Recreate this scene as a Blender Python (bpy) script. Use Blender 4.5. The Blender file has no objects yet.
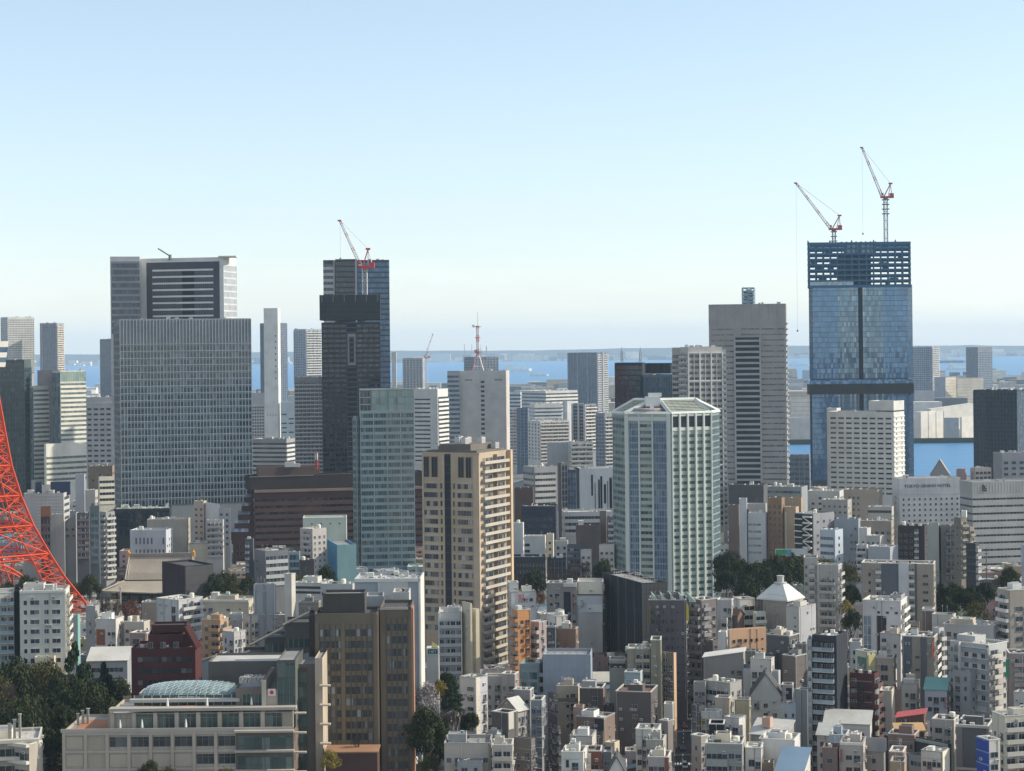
import bpy, math, random
from mathutils import Vector, noise
C = bpy.context.scene.collection
sc = bpy.context.scene
D2R = math.radians
# ------------------------------------------------------------------ camera, sky, sun, exposure
F, H, HY, ROLL = 2000.0, 135.0, 345.0, D2R(0.6)
K = F / 3300
cam = bpy.data.cameras.new('camera'); cam.sensor_width = 36; cam.lens = F / 1024 * 36
cam.shift_y = -(385.5 - HY) / 1024; cam.clip_start = 1; cam.clip_end = 200000
camo = bpy.data.objects.new('camera', cam); C.objects.link(camo)
camo.location = (0, 0, H); camo.rotation_euler = (D2R(90), ROLL, 0); sc.camera = camo
SUN_AZ, SUN_EL = D2R(86), D2R(33)           # azimuth from the view direction, to the right
w = bpy.data.worlds.new('World'); sc.world = w; w.use_nodes = True
nt = w.node_tree; bg = nt.nodes['Background']
sky = nt.nodes.new('ShaderNodeTexSky'); sky.sky_type = 'NISHITA'; sky.sun_disc = False
sky.sun_elevation = SUN_EL; sky.sun_rotation = SUN_AZ; sky.altitude = 100; sky.air_density = 1.0; sky.dust_density = 0.3; sky.ozone_density = 3.0
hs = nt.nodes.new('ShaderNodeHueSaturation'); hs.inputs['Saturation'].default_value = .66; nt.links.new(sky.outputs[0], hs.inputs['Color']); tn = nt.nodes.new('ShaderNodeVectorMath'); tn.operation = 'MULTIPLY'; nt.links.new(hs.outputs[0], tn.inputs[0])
tz = nt.nodes.new('ShaderNodeTexCoord'); sz = nt.nodes.new('ShaderNodeSeparateXYZ'); nt.links.new(tz.outputs['Generated'], sz.inputs[0])
rz_ = nt.nodes.new('ShaderNodeValToRGB'); rz_.color_ramp.elements[0].color = (.945, .945, 1., 1); rz_.color_ramp.elements[1].position = .2; rz_.color_ramp.elements[1].color = (.86, .925, .93, 1); e_ = rz_.color_ramp.elements.new(.55); e_.color = (1.5, 1.38, 1.2, 1); nt.links.new(sz.outputs['Z'], rz_.inputs[0]); nt.links.new(rz_.outputs[0], tn.inputs[1])  # top stop brightens the overhead sky, added as fill for shaded walls
# faint low cloud banks, by direction in the sky
tcn = nt.nodes.new('ShaderNodeTexCoord'); mpn = nt.nodes.new('ShaderNodeMapping'); mpn.inputs['Scale'].default_value = (9, 9, 60); nt.links.new(tcn.outputs['Generated'], mpn.inputs['Vector'])
cn = nt.nodes.new('ShaderNodeTexNoise'); cn.inputs['Scale'].default_value = 1.6; cn.inputs['Detail'].default_value = 7; cn.inputs['Roughness'].default_value = .6; nt.links.new(mpn.outputs[0], cn.inputs['Vector'])
cr = nt.nodes.new('ShaderNodeMapRange'); cr.inputs[1].default_value = .5; cr.inputs[2].default_value = .75; nt.links.new(cn.outputs['Fac'], cr.inputs[0])
sx = nt.nodes.new('ShaderNodeSeparateXYZ'); nt.links.new(tcn.outputs['Generated'], sx.inputs[0])
cz = nt.nodes.new('ShaderNodeMapRange'); cz.inputs[1].default_value = .075; cz.inputs[2].default_value = .012; nt.links.new(sx.outputs['Z'], cz.inputs[0])
cm_ = nt.nodes.new('ShaderNodeMath'); cm_.operation = 'MULTIPLY'; nt.links.new(cr.outputs[0], cm_.inputs[0]); nt.links.new(cz.outputs[0], cm_.inputs[1])
cs_ = nt.nodes.new('ShaderNodeMath'); cs_.operation = 'MULTIPLY_ADD'; cs_.inputs[1].default_value = .07; cs_.inputs[2].default_value = 1; nt.links.new(cm_.outputs[0], cs_.inputs[0])
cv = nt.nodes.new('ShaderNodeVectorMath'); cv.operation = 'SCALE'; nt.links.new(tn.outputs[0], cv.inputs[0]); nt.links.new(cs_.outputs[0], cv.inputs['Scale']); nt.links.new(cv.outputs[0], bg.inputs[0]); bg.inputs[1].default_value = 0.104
sl = bpy.data.lights.new('sun', 'SUN'); sl.energy = 2.75; sl.angle = D2R(0.53); sl.color = (1, 0.92, 0.78)
so = bpy.data.objects.new('sun', sl); C.objects.link(so)
sdir = Vector((math.sin(SUN_AZ) * math.cos(SUN_EL), math.cos(SUN_AZ) * math.cos(SUN_EL), math.sin(SUN_EL)))
so.rotation_euler = (-sdir).to_track_quat('-Z', 'Y').to_euler()
so.location = sdir * 2000
vs = sc.view_settings; vs.view_transform = 'Standard'; vs.look = 'None'; vs.gamma = 1; vs.exposure = 0.9; vs.use_curve_mapping = False
HAZE_DENSITY = 2.1e-5 / K
sc.cycles.volume_bounces = 2
sc.cycles.max_bounces = 6

# ------------------------------------------------------------------ photo pixel -> place
def un(px, py):
    c, s = math.cos(ROLL), math.sin(ROLL); dx, dy = px - 512, py - HY
    return (dx * c - dy * s) / F, (dx * s + dy * c) / F
def dist(px, yb): return H / un(px, yb)[1]
def at(px, py, D):
    u, v = un(px, py); return Vector((u * D, D, H - v * D))
def project(p):
    u, v = p[0] / p[1], (H - p[2]) / p[1]
    c, s = math.cos(ROLL), math.sin(ROLL)
    return 512 + (u * c + v * s) * F, HY + (-u * s + v * c) * F

# ------------------------------------------------------------------ materials
MATS = {}
def mnew(name):
    m = bpy.data.materials.new(name); m.use_nodes = True
    return m, m.node_tree, m.node_tree.nodes['Principled BSDF']
def wallm(c, rough=.85, amount=.22, metal=0.0):
    key = ('w', tuple(round(x, 3) for x in c), rough, amount, metal)
    if key in MATS: return MATS[key]
    m, t, b = mnew('plaster'); N = t.nodes.new; Lk = t.links.new
    g = N('ShaderNodeNewGeometry')
    n1 = N('ShaderNodeTexNoise'); n1.inputs['Scale'].default_value = .11; n1.inputs['Detail'].default_value = 5
    Lk(g.outputs['Position'], n1.inputs['Vector'])
    mp = N('ShaderNodeMapping'); mp.inputs['Scale'].default_value = (1.1, 1.1, .07); Lk(g.outputs['Position'], mp.inputs['Vector'])
    n2 = N('ShaderNodeTexNoise'); n2.inputs['Scale'].default_value = .9; n2.inputs['Detail'].default_value = 4; Lk(mp.outputs[0], n2.inputs['Vector'])
    ad = N('ShaderNodeMath'); ad.operation = 'MULTIPLY_ADD'; ad.inputs[1].default_value = .55; ad2 = N('ShaderNodeMath'); ad2.operation = 'MULTIPLY'; ad2.inputs[1].default_value = 1.45; Lk(n1.outputs['Fac'], ad2.inputs[0]); Lk(n2.outputs['Fac'], ad.inputs[0]); Lk(ad2.outputs[0], ad.inputs[2])
    mr = N('ShaderNodeMapRange'); mr.inputs[1].default_value = .5; mr.inputs[2].default_value = 1.5; mr.inputs[3].default_value = 1 - amount; mr.inputs[4].default_value = 1 + amount * .6
    Lk(ad.outputs[0], mr.inputs[0])
    mx = N('ShaderNodeVectorMath'); mx.operation = 'SCALE'; mx.inputs[0].default_value = tuple(min(.8, v * t_ * (1.06 if min(c) > .2 else 1.0)) for v, t_ in zip(c[:3], (1.03, 1.0, .95))); Lk(mr.outputs[0], mx.inputs['Scale'])
    Lk(mx.outputs[0], b.inputs['Base Color']); b.inputs['Roughness'].default_value = rough; b.inputs['Metallic'].default_value = metal
    b.inputs['Specular IOR Level'].default_value = .25
    MATS[key] = m; return m
def glassm(dark=(.025, .035, .05), light=(.22, .22, .2), share=.22, pane=1.5, metal=0.0, rough=.06, ior=1.6, tilt=0.0, fz=3.3):
    """window glass: each pane its own darkness (blinds, curtains; in SH painted glints) and, with tilt, its own slight lean"""
    key = ('g', dark, light, share, pane, metal, rough, ior, tilt, fz)
    if key in MATS: return MATS[key]
    m, t, b = mnew('window_glass'); N = t.nodes.new; Lk = t.links.new
    tc = N('ShaderNodeTexCoord'); oi = N('ShaderNodeObjectInfo')
    dv = N('ShaderNodeVectorMath'); dv.operation = 'DIVIDE'; dv.inputs[1].default_value = (pane, 5000, fz); Lk(tc.outputs['Object'], dv.inputs[0])
    fl = N('ShaderNodeVectorMath'); fl.operation = 'FLOOR'; Lk(dv.outputs[0], fl.inputs[0])
    cb = N('ShaderNodeCombineXYZ'); Lk(oi.outputs['Random'], cb.inputs[1])
    ms = N('ShaderNodeMath'); ms.operation = 'MULTIPLY'; ms.inputs[1].default_value = 977.; Lk(oi.outputs['Random'], ms.inputs[0]); Lk(ms.outputs[0], cb.inputs[1])
    ad = N('ShaderNodeVectorMath'); ad.operation = 'ADD'; Lk(fl.outputs[0], ad.inputs[0]); Lk(cb.outputs[0], ad.inputs[1])
    wn = N('ShaderNodeTexWhiteNoise'); wn.noise_dimensions = '3D'; Lk(ad.outputs[0], wn.inputs['Vector'])
    rp = N('ShaderNodeValToRGB'); e = rp.color_ramp.elements
    e[0].position = 0; e[0].color = (*dark, 1); e[1].position = 1; e[1].color = (*light, 1)
    a = rp.color_ramp.elements.new(max(.01, 1 - share - .12)); a.color = tuple(x * 1.6 for x in dark) + (1,)
    bb = rp.color_ramp.elements.new(min(.99, 1 - share + .08)); bb.color = tuple(.5 * x + .5 * y for x, y in zip(dark, light)) + (1,)
    Lk(wn.outputs['Value'], rp.inputs[0]); Lk(rp.outputs[0], b.inputs['Base Color'])
    b.inputs['Roughness'].default_value = rough; b.inputs['Metallic'].default_value = metal; b.inputs['IOR'].default_value = ior
    if tilt:
        g = N('ShaderNodeNewGeometry'); s1 = N('ShaderNodeVectorMath'); s1.operation = 'SUBTRACT'; s1.inputs[1].default_value = (.5, .5, .5); Lk(wn.outputs['Color'], s1.inputs[0])
        s2 = N('ShaderNodeVectorMath'); s2.operation = 'SCALE'; s2.inputs['Scale'].default_value = tilt; Lk(s1.outputs[0], s2.inputs[0])
        s3 = N('ShaderNodeVectorMath'); s3.operation = 'ADD'; Lk(g.outputs['Normal'], s3.inputs[0]); Lk(s2.outputs[0], s3.inputs[1])
        s4 = N('ShaderNodeVectorMath'); s4.operation = 'NORMALIZE'; Lk(s3.outputs[0], s4.inputs[0]); Lk(s4.outputs[0], b.inputs['Normal'])
    MATS[key] = m; return m
WHITE, LGREY, GREY, DGREY = (.62, .62, .6), (.42, .43, .43), (.27, .28, .29), (.1, .105, .115)
BEIGE, TAN, TAUPE, BROWN, MAROON = (.5, .44, .36), (.40, .30, .20), (.2, .17, .145), (.11, .07, .055), (.085, .03, .03)
CREAM, BLACK, NAVY, BLUE, TEAL, ORANGE, PEACH = (.64, .58, .46), (.03, .032, .037), (.035, .05, .09), (.3, .38, .46), (.12, .24, .25), (.48, .22, .09), (.6, .37, .25)
WG = glassm()                                        # ordinary flat windows
WGL = glassm(light=(.4, .4, .36), share=.4)          # many curtains
OFF = glassm(dark=(.03, .045, .06), light=(.14, .17, .18), share=.18, pane=1.8, ior=1.7)
GBLU = glassm(dark=(.05, .09, .14), light=(.16, .22, .27), share=.25, pane=1.6, ior=1.9)
GTEAL = glassm(dark=(.03, .07, .088), light=(.17, .26, .29), share=.3, pane=1.6, ior=1.9)
GGRN = glassm(dark=(.16, .22, .2), light=(.3, .36, .32), share=.4, pane=2.5, ior=1.6)
GDRK = glassm(dark=(.012, .02, .03), light=(.05, .07, .09), share=.2, pane=1.6, ior=1.6)
RAILG = glassm(dark=(.2, .25, .26), light=(.3, .35, .36), share=.5, pane=3., ior=1.5)
def metalm(c, rough=.5): return wallm(c, rough, .12)
ROOFS = {'grey': wallm((.25, .255, .26), .9, .35), 'light': wallm((.46, .46, .44), .85, .3), 'green': wallm((.2, .25, .22), .9, .3), 'dark': wallm((.08, .083, .09), .8, .3),
         'white': wallm((.6, .6, .58), .8, .2), 'blue': wallm((.16, .24, .33), .6, .2), 'red': wallm((.45, .1, .1), .7, .2), 'brown': wallm((.16, .1, .08), .8, .3), 'teal': wallm((.15, .33, .31), .6, .2)}

# ------------------------------------------------------------------ mesh collecting
class MB:
    def __init__(s): s.v = []; s.f = []; s.m = []
    def quad(s, a, b, c, d, m=0):
        n = len(s.v); s.v += [tuple(a), tuple(b), tuple(c), tuple(d)]; s.f.append((n, n + 1, n + 2, n + 3)); s.m.append(m)
    def poly(s, pts, m=0):
        n = len(s.v); s.v += [tuple(p) for p in pts]; s.f.append(tuple(range(n, n + len(pts)))); s.m.append(m)
    def box(s, x0, x1, y0, y1, z0, z1, m=0, bottom=True):
        n = len(s.v)
        s.v += [(x0, y0, z0), (x1, y0, z0), (x1, y1, z0), (x0, y1, z0), (x0, y0, z1), (x1, y0, z1), (x1, y1, z1), (x0, y1, z1)]
        fs = [(0, 1, 5, 4), (1, 2, 6, 5), (2, 3, 7, 6), (3, 0, 4, 7), (4, 5, 6, 7)] + ([(3, 2, 1, 0)] if bottom else [])
        for f in fs: s.f.append(tuple(n + i for i in f)); s.m.append(m)
    def prism(s, pts, z0, z1, m=0):
        k = len(pts); n = len(s.v)
        s.v += [(x, y, z0) for x, y in pts] + [(x, y, z1) for x, y in pts]
        for i in range(k): j = (i + 1) % k; s.f.append((n + i, n + j, n + k + j, n + k + i)); s.m.append(m)
        s.f.append(tuple(n + k + i for i in range(k))); s.m.append(m)
        s.f.append(tuple(n + i for i in reversed(range(k)))); s.m.append(m)
    def bar(s, p, q, r, m=0, n=4, r2=None):
        p, q = Vector(p), Vector(q); d = (q - p)
        if d.length < 1e-6: return
        d.normalize(); a = d.orthogonal().normalized(); b = d.cross(a); r2 = r if r2 is None else r2
        k = len(s.v)
        for (o, rr) in ((p, r), (q, r2)):
            for i in range(n):
                t = 2 * math.pi * (i + .5) / n; s.v.append(tuple(o + a * (rr * math.cos(t)) + b * (rr * math.sin(t))))
        for i in range(n): j = (i + 1) % n; s.f.append((k + i, k + j, k + n + j, k + n + i)); s.m.append(m)
        s.f.append(tuple(k + i for i in reversed(range(n)))); s.m.append(m); s.f.append(tuple(k + n + i for i in range(n))); s.m.append(m)
    def lathe(s, prof, n=12, m=0, cx=0, cy=0):
        k = len(s.v); L = len(prof)
        for (r, z) in prof:
            for i in range(n): t = 2 * math.pi * i / n; s.v.append((cx + r * math.cos(t), cy + r * math.sin(t), z))
        for q in range(L - 1):
            for i in range(n): j = (i + 1) % n; s.f.append((k + q * n + i, k + q * n + j, k + (q + 1) * n + j, k + (q + 1) * n + i)); s.m.append(m)
        s.f.append(tuple(k + i for i in reversed(range(n)))); s.m.append(m)
        s.f.append(tuple(k + (L - 1) * n + i for i in range(n))); s.m.append(m)
    def add(s, o, loc=(0, 0, 0), rz=0):
        c, sn = math.cos(rz), math.sin(rz); n = len(s.v)
        s.v += [(loc[0] + c * x - sn * y, loc[1] + sn * x + c * y, loc[2] + z) for x, y, z in o.v]
        s.f += [tuple(n + i for i in f) for f in o.f]; s.m += o.m
    def mesh(s, name, mats):
        me = bpy.data.meshes.new(name); me.from_pydata(s.v, [], s.f)
        for m in (mats if isinstance(mats, (list, tuple)) else [mats]): me.materials.append(m)
        if any(s.m): me.polygons.foreach_set('material_index', s.m)
        return me
def obj(name, me, parent=None, loc=(0, 0, 0), rz=0):
    o = bpy.data.objects.new(name, me); C.objects.link(o); o.location = loc
    if rz: o.rotation_euler = (0, 0, rz)
    if parent is not None: o.parent = parent
    return o
def tag(o, label, cat, group=None):
    o['label'] = label; o['category'] = cat
    if group: o['group'] = group
    return o
def thing(name, label, cat, loc=(0, 0, 0), rz=0, group=None):
    return tag(obj(name, None, None, loc, rz), label, cat, group)
def struct(name, me, kind='structure'):
    o = obj(name, me); o['kind'] = kind; return o

# ------------------------------------------------------------------ buildings
FOOT = []      # footprints already taken (four corners)
SCREEN = []    # (x0, x1, lowest row at which it is seen, distance)
def sat(P, Q):
    for poly in (P, Q):
        for i in range(len(poly)):
            ex, ey = poly[(i + 1) % len(poly)][0] - poly[i][0], poly[(i + 1) % len(poly)][1] - poly[i][1]
            a = [ex * y - ey * x for x, y in P]; b = [ex * y - ey * x for x, y in Q]
            if max(a) <= min(b) + 1e-6 or max(b) <= min(a) + 1e-6: return False
    return True
def solve(xL, xC, xR, D, d, a, main):
    """angle and two side lengths of a box whose nearest vertical edge stands at xC, the distance D away"""
    uL, uC, uR = (un(x, HY)[0] for x in (xL, xC, xR)); X = uC * D
    if a is None:
        lo, hi = -.6, math.pi / 2 + .6
        for _ in range(50):
            t = (lo + hi) / 2
            if main == 'L': g = (X + d * math.cos(t)) - uR * (D + d * math.sin(t)); up = g > 0
            else: g = (X - d * math.sin(t)) - uL * (D + d * math.cos(t)); up = g > 0
            if up: lo = t
            else: hi = t
        a = (lo + hi) / 2
        wr = d if main == 'L' else (uR * D - X) / (math.cos(a) - uR * math.sin(a))
        wl = d if main == 'R' else (X - uL * D) / (math.sin(a) + uL * math.cos(a))
    else:
        wr = (uR * D - X) / (math.cos(a) - uR * math.sin(a)) if xR > xC else d
        wl = (X - uL * D) / (math.sin(a) + uL * math.cos(a)) if xL < xC else d
    return a, wr, wl, X
class Face:
    def __init__(s, bd, O, rz, W, z0, z1, zv): s.bd, s.O, s.rz, s.W, s.z0, s.z1, s.zv = bd, O, rz, W, z0, z1, zv
    def put(s, name, me, x, z, y=0.):
        c, sn = math.cos(s.rz), math.sin(s.rz)
        return obj(name, me, s.bd.root, (s.O[0] + c * x - sn * y, s.O[1] + sn * x + c * y, z), s.rz)
    def many(s, name, key, mb, mats, x, z, y=0.):
        """a countable part: the first hundred of a building are objects, any more one part of the stuff kind"""
        bd = s.bd; n = bd.count.get(name, 0); bd.count[name] = n + 1
        if n < 96:
            k = (name, key)
            if k not in CACHE: CACHE[k] = mb.mesh(name, mats)
            return s.put(name, CACHE[k], x, z, y)
        c, sn = math.cos(s.rz), math.sin(s.rz)
        over = bd.over.setdefault((name, tuple(mats)), MB())
        over.add(mb, (s.O[0] + c * x - sn * y, s.O[1] + sn * x + c * y, z), s.rz)
CACHE = {}
ALL = []
class Bd:
    def __init__(s, name, label, cat, P, group=None):
        s.root = thing(name, label, cat, (P[0], P[1], 0), 0, group); s.P = P; s.count = {}; s.over = {}; s.blocks = []; s.name = label; s.near = False
        ALL.append(s)
    def finish(s):
        for (name, mats), mb in s.over.items():
            o = obj(name, mb.mesh(name, list(mats)), s.root); o['kind'] = 'stuff'
    def block(s, xL, xC, xR, top, D, c=LGREY, L=None, R=None, d=None, a=None, z0=0., zv=-1, roof='grey', par=.9, main=None, taken=False, shape=None, free=False, name='wall'):
        main = main or ('L' if xC - xL >= xR - xC else 'R')
        wpx = max(xC - xL, xR - xC) * D / F
        d0 = d if d else max(5., min(.7 * wpx, 22.))
        lo_, hi_ = sorted((xC - xL, xR - xC))
        if a is None and lo_ > .32 * hi_: a = math.atan2(xC - xL, xR - xC) - math.atan(un(xC, HY)[0])
        for k in ((1,) if (taken or free) else (1, .75, .5, .35, .25)):
            ang, wr, wl, X = solve(xL, xC, xR, D, d0 * k, a, main)
            ca, sa = math.cos(ang), math.sin(ang)
            poly = [(X, D), (X + wr * ca, D + wr * sa), (X + wr * ca - wl * sa, D + wr * sa + wl * ca), (X - wl * sa, D + wl * ca)]
            if taken or free or not any(sat(poly, q) for q in FOOT if abs(q[0][1] - D) < 250): break
        if not taken: FOOT.append(poly)
        z1 = at(xC, top, D)[2]
        O = (X - s.P[0], D - s.P[1])
        wm = c if not isinstance(c, tuple) else wallm(c)
        rm = ROOFS[roof] if isinstance(roof, str) else roof
        mb = MB(); par = min(par, .3 * (z1 - z0)); t = min(.3, wr * .2, wl * .2)
        if shape is None:
            for (p, q) in (((0, 0), (wr, 0)), ((wr, 0), (wr, wl)), ((wr, wl), (0, wl)), ((0, wl), (0, 0))): mb.quad((*p, z0), (*q, z0), (*q, z1), (*p, z1))
            o_ = [(0, 0), (wr, 0), (wr, wl), (0, wl)]; i_ = [(t, t), (wr - t, t), (wr - t, wl - t), (t, wl - t)]
            for k in range(4):
                j = (k + 1) % 4
                mb.quad((*o_[k], z1), (*o_[j], z1), (*i_[j], z1), (*i_[k], z1)); mb.quad((*i_[k], z1), (*i_[j], z1), (*i_[j], z1 - par), (*i_[k], z1 - par))
            rb = MB(); zr = z1 - par + .01; rb.quad(*[(*p, zr) for p in i_])
            zt = z1
        else:                                                   # roofs named as one sees the main face: 'gy' gable in front, 'gx' ridge along it, 'mx' lean-to low on the left, 'my' low in front
            rise, ov, th = shape[1], .4, .22; ze = z1 - rise; W_, Q_ = (wl, wr) if main == 'L' else (wr, wl)
            tr = (lambda p: (p[1], wl - p[0], p[2])) if main == 'L' else (lambda p: p)
            mb.box(0, wr, 0, wl, z0, ze, bottom=False); rb = MB(); zp = z1 - .05; pl = lambda pts: mb.poly([tr(p) for p in pts]); sl_ = lambda pts: slab3(rb, [tr(p) for p in pts], th)
            if shape[0] == 'gx':
                pl([(0, Q_, ze), (0, 0, ze), (0, Q_ / 2, zp)]); pl([(W_, 0, ze), (W_, Q_, ze), (W_, Q_ / 2, zp)]); zz = ze - ov * rise / (Q_ / 2)
                sl_([(-ov, -ov, zz), (W_ + ov, -ov, zz), (W_ + ov, Q_ / 2, z1), (-ov, Q_ / 2, z1)]); sl_([(-ov, Q_ / 2, z1), (W_ + ov, Q_ / 2, z1), (W_ + ov, Q_ + ov, zz), (-ov, Q_ + ov, zz)])
            elif shape[0] == 'gy':
                pl([(0, 0, ze), (W_, 0, ze), (W_ / 2, 0, zp)]); pl([(W_, Q_, ze), (0, Q_, ze), (W_ / 2, Q_, zp)]); zz = ze - ov * rise / (W_ / 2)
                sl_([(-ov, -ov, zz), (W_ / 2, -ov, z1), (W_ / 2, Q_ + ov, z1), (-ov, Q_ + ov, zz)]); sl_([(W_ / 2, -ov, z1), (W_ + ov, -ov, zz), (W_ + ov, Q_ + ov, zz), (W_ / 2, Q_ + ov, z1)])
            elif shape[0] == 'mx':
                pl([(0, 0, ze), (W_, 0, ze), (W_, 0, zp)]); pl([(W_, Q_, ze), (0, Q_, ze), (W_, Q_, zp)]); pl([(W_, 0, ze), (W_, Q_, ze), (W_, Q_, zp), (W_, 0, zp)])
                sl_([(-ov, -ov, ze), (W_ + ov, -ov, z1), (W_ + ov, Q_ + ov, z1), (-ov, Q_ + ov, ze)])
            else:
                pl([(0, Q_, ze), (0, 0, ze), (0, Q_, zp)]); pl([(W_, 0, ze), (W_, Q_, ze), (W_, Q_, zp)]); pl([(W_, Q_, ze), (0, Q_, ze), (0, Q_, zp), (W_, Q_, zp)])
                sl_([(-ov, -ov, ze), (W_ + ov, -ov, ze), (W_ + ov, Q_ + ov, z1), (-ov, Q_ + ov, z1)])
            zr = None; zt = ze
        obj(name, mb.mesh(name, wm), s.root, (*O, 0), ang)
        ro = obj('roof', rb.mesh('roof', rm), s.root, (*O, 0), ang)
        ca, sa = math.cos(ang), math.sin(ang)
        FR = Face(s, O, ang, wr, z0, zt, zv); FL = Face(s, (O[0] - sa * wl, O[1] + ca * wl), ang - math.pi / 2, wl, z0, zt, zv)
        for fc, fac in ((FR, R), (FL, L)):
            if fac is None: continue
            for g in (fac if isinstance(fac, (list, tuple)) else [fac]): g(fc)
        b = dict(roof=ro, O=O, ang=ang, wr=wr, wl=wl, zr=zr, z1=z1, FR=FR, FL=FL, D=D, wm=wm, z0=z0)
        s.blocks.append(b)
        if not s.near and z0 == 0 and not free and not taken and zt - max(zv, 0) > 6 and not any(w in s.name for w in ('blank', 'plain', 'slab', 'hall', 'wharf', 'chimney', 'netting', 'black')):
            for fc, fac in ((FR, R), (FL, L)):
                if fac is None and fc.W > 5: pun(max(1, int(fc.W / 4.5)), RW_.uniform(1.1, 1.9), RW_.uniform(1.1, 1.5), 3.5, RW_.uniform(2, 4), .06, .94, RW_.choice((WG, GDRK)), skip=.25, seed=RW_.randrange(999))(fc)
        if s.near: weather(s, b, (FR, R), (FL, L), t, shape is None)
        return b
    def roofput(s, b, name, me, x, y, z=None, rz=0, sx=None):
        ca, sa = math.cos(b['ang']), math.sin(b['ang'])
        o = obj(name, me, s.root, (b['O'][0] + ca * x - sa * y, b['O'][1] + sa * x + ca * y, b['zr'] if z is None else z), b['ang'] + rz)
        if sx: o.scale = sx
        return o
def slab3(rb, pts, th):
    n = Vector(pts[1]) - Vector(pts[0]); n = n.cross(Vector(pts[3]) - Vector(pts[0])).normalized()
    if n.z < 0: n = -n
    lo = [Vector(p) for p in pts]; hi = [p + n * th for p in lo]
    rb.quad(*hi)
    rb.quad(*lo[::-1])
    for k in range(4): j = (k + 1) % 4; rb.quad(lo[k], lo[j], hi[j], hi[k])

RW_ = random.Random(31)
def weather(bd, b, fr, fl_, t, flat):
    """copings, pipes, wall units and the odd window that near buildings carry"""
    if any(w in bd.name for w in ('hotel', 'maroon', 'navy block', 'tall tan', 'slim black')): return
    if flat and b['wr'] > 3 and b['wl'] > 3 and 'cover' not in bd.name and 'netted' not in bd.name and 'wrapped' not in bd.name:
        mb = MB(); wr, wl, z = b['wr'], b['wl'], b['z1']; o = .09
        for x0, x1, y0, y1 in ((-o, wr + o, -o, t + .03), (-o, wr + o, wl - t - .03, wl + o), (-o, t + .03, t + .03, wl - t - .03), (wr - t - .03, wr + o, t + .03, wl - t - .03)): mb.box(x0, x1, y0, y1, z - .2, z + .07)
        bd.roofput(b, 'coping', mb.mesh('coping', wallm(RW_.choice(((.5, .5, .48), (.42, .42, .41), (.56, .55, .52), (.3, .3, .3))))), 0, 0, 0)
    for f, fac in (fr, fl_):
        if f.W < 3.2 or 'netted' in bd.name or 'wrapped' in bd.name: continue
        lo = max(f.z0 + .5, f.zv); h = f.z1 - lo
        if h < 3: continue
        if fac is None and not any(w in bd.name for w in ('blank', 'plain', 'slab')): pun(max(1, int(f.W / 3.6)), RW_.uniform(.8, 1.4), RW_.uniform(.9, 1.3), 3.15, RW_.uniform(1.6, 2.4), .05, .95, RW_.choice((WG, GDRK, WGL)), skip=.3, seed=RW_.randrange(999))(f)
        for k in range(RW_.choice((1, 1, 2))):
            mb = MB(); mb.bar((0, -.1, 0), (0, -.1, h - .6), .07, 0, 5); mb.box(-.16, .16, -.22, 0, h - .6, h - .3); f.put('downpipe', mb.mesh('downpipe', wallm(RW_.choice(((.42, .42, .4), (.2, .2, .2), (.55, .54, .5))))), f.W * RW_.choice((.03, .97, RW_.uniform(.2, .8))), lo)
        if f.W > 4 and RW_.random() < .1 and 'tower' not in bd.name:
            mb = MB(); hs_ = RW_.uniform(3, 7); mb.box(-.05, .05, -1.05, -.1, 0, hs_); mb.box(-.03, .03, -.1, 0, .4, .6); mb.box(-.03, .03, -.1, 0, hs_ - .6, hs_ - .4); f.put('projecting_sign', mb.mesh('projecting_sign', wallm(RW_.choice(((.5, .06, .05), (.05, .15, .4), (.6, .6, .58), (.6, .45, .05), (.05, .3, .15), (.6, .6, .58))))), RW_.choice((.4, f.W - .4)), max(lo, f.z1 - 2 - hs_))
        for k in range(RW_.randint(1, 3 if f.W < 8 else 6)):
            o = f.put('air_conditioner', eqmesh('air_conditioner'), RW_.uniform(1, f.W - 1), f.z1 - RW_.choice((2.9, 6.1, 9.2, 12.4)) if h > 13 else f.z1 - RW_.uniform(2.5, max(2.6, h)), -.28); o.scale = (.5, .5, .5)
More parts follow.
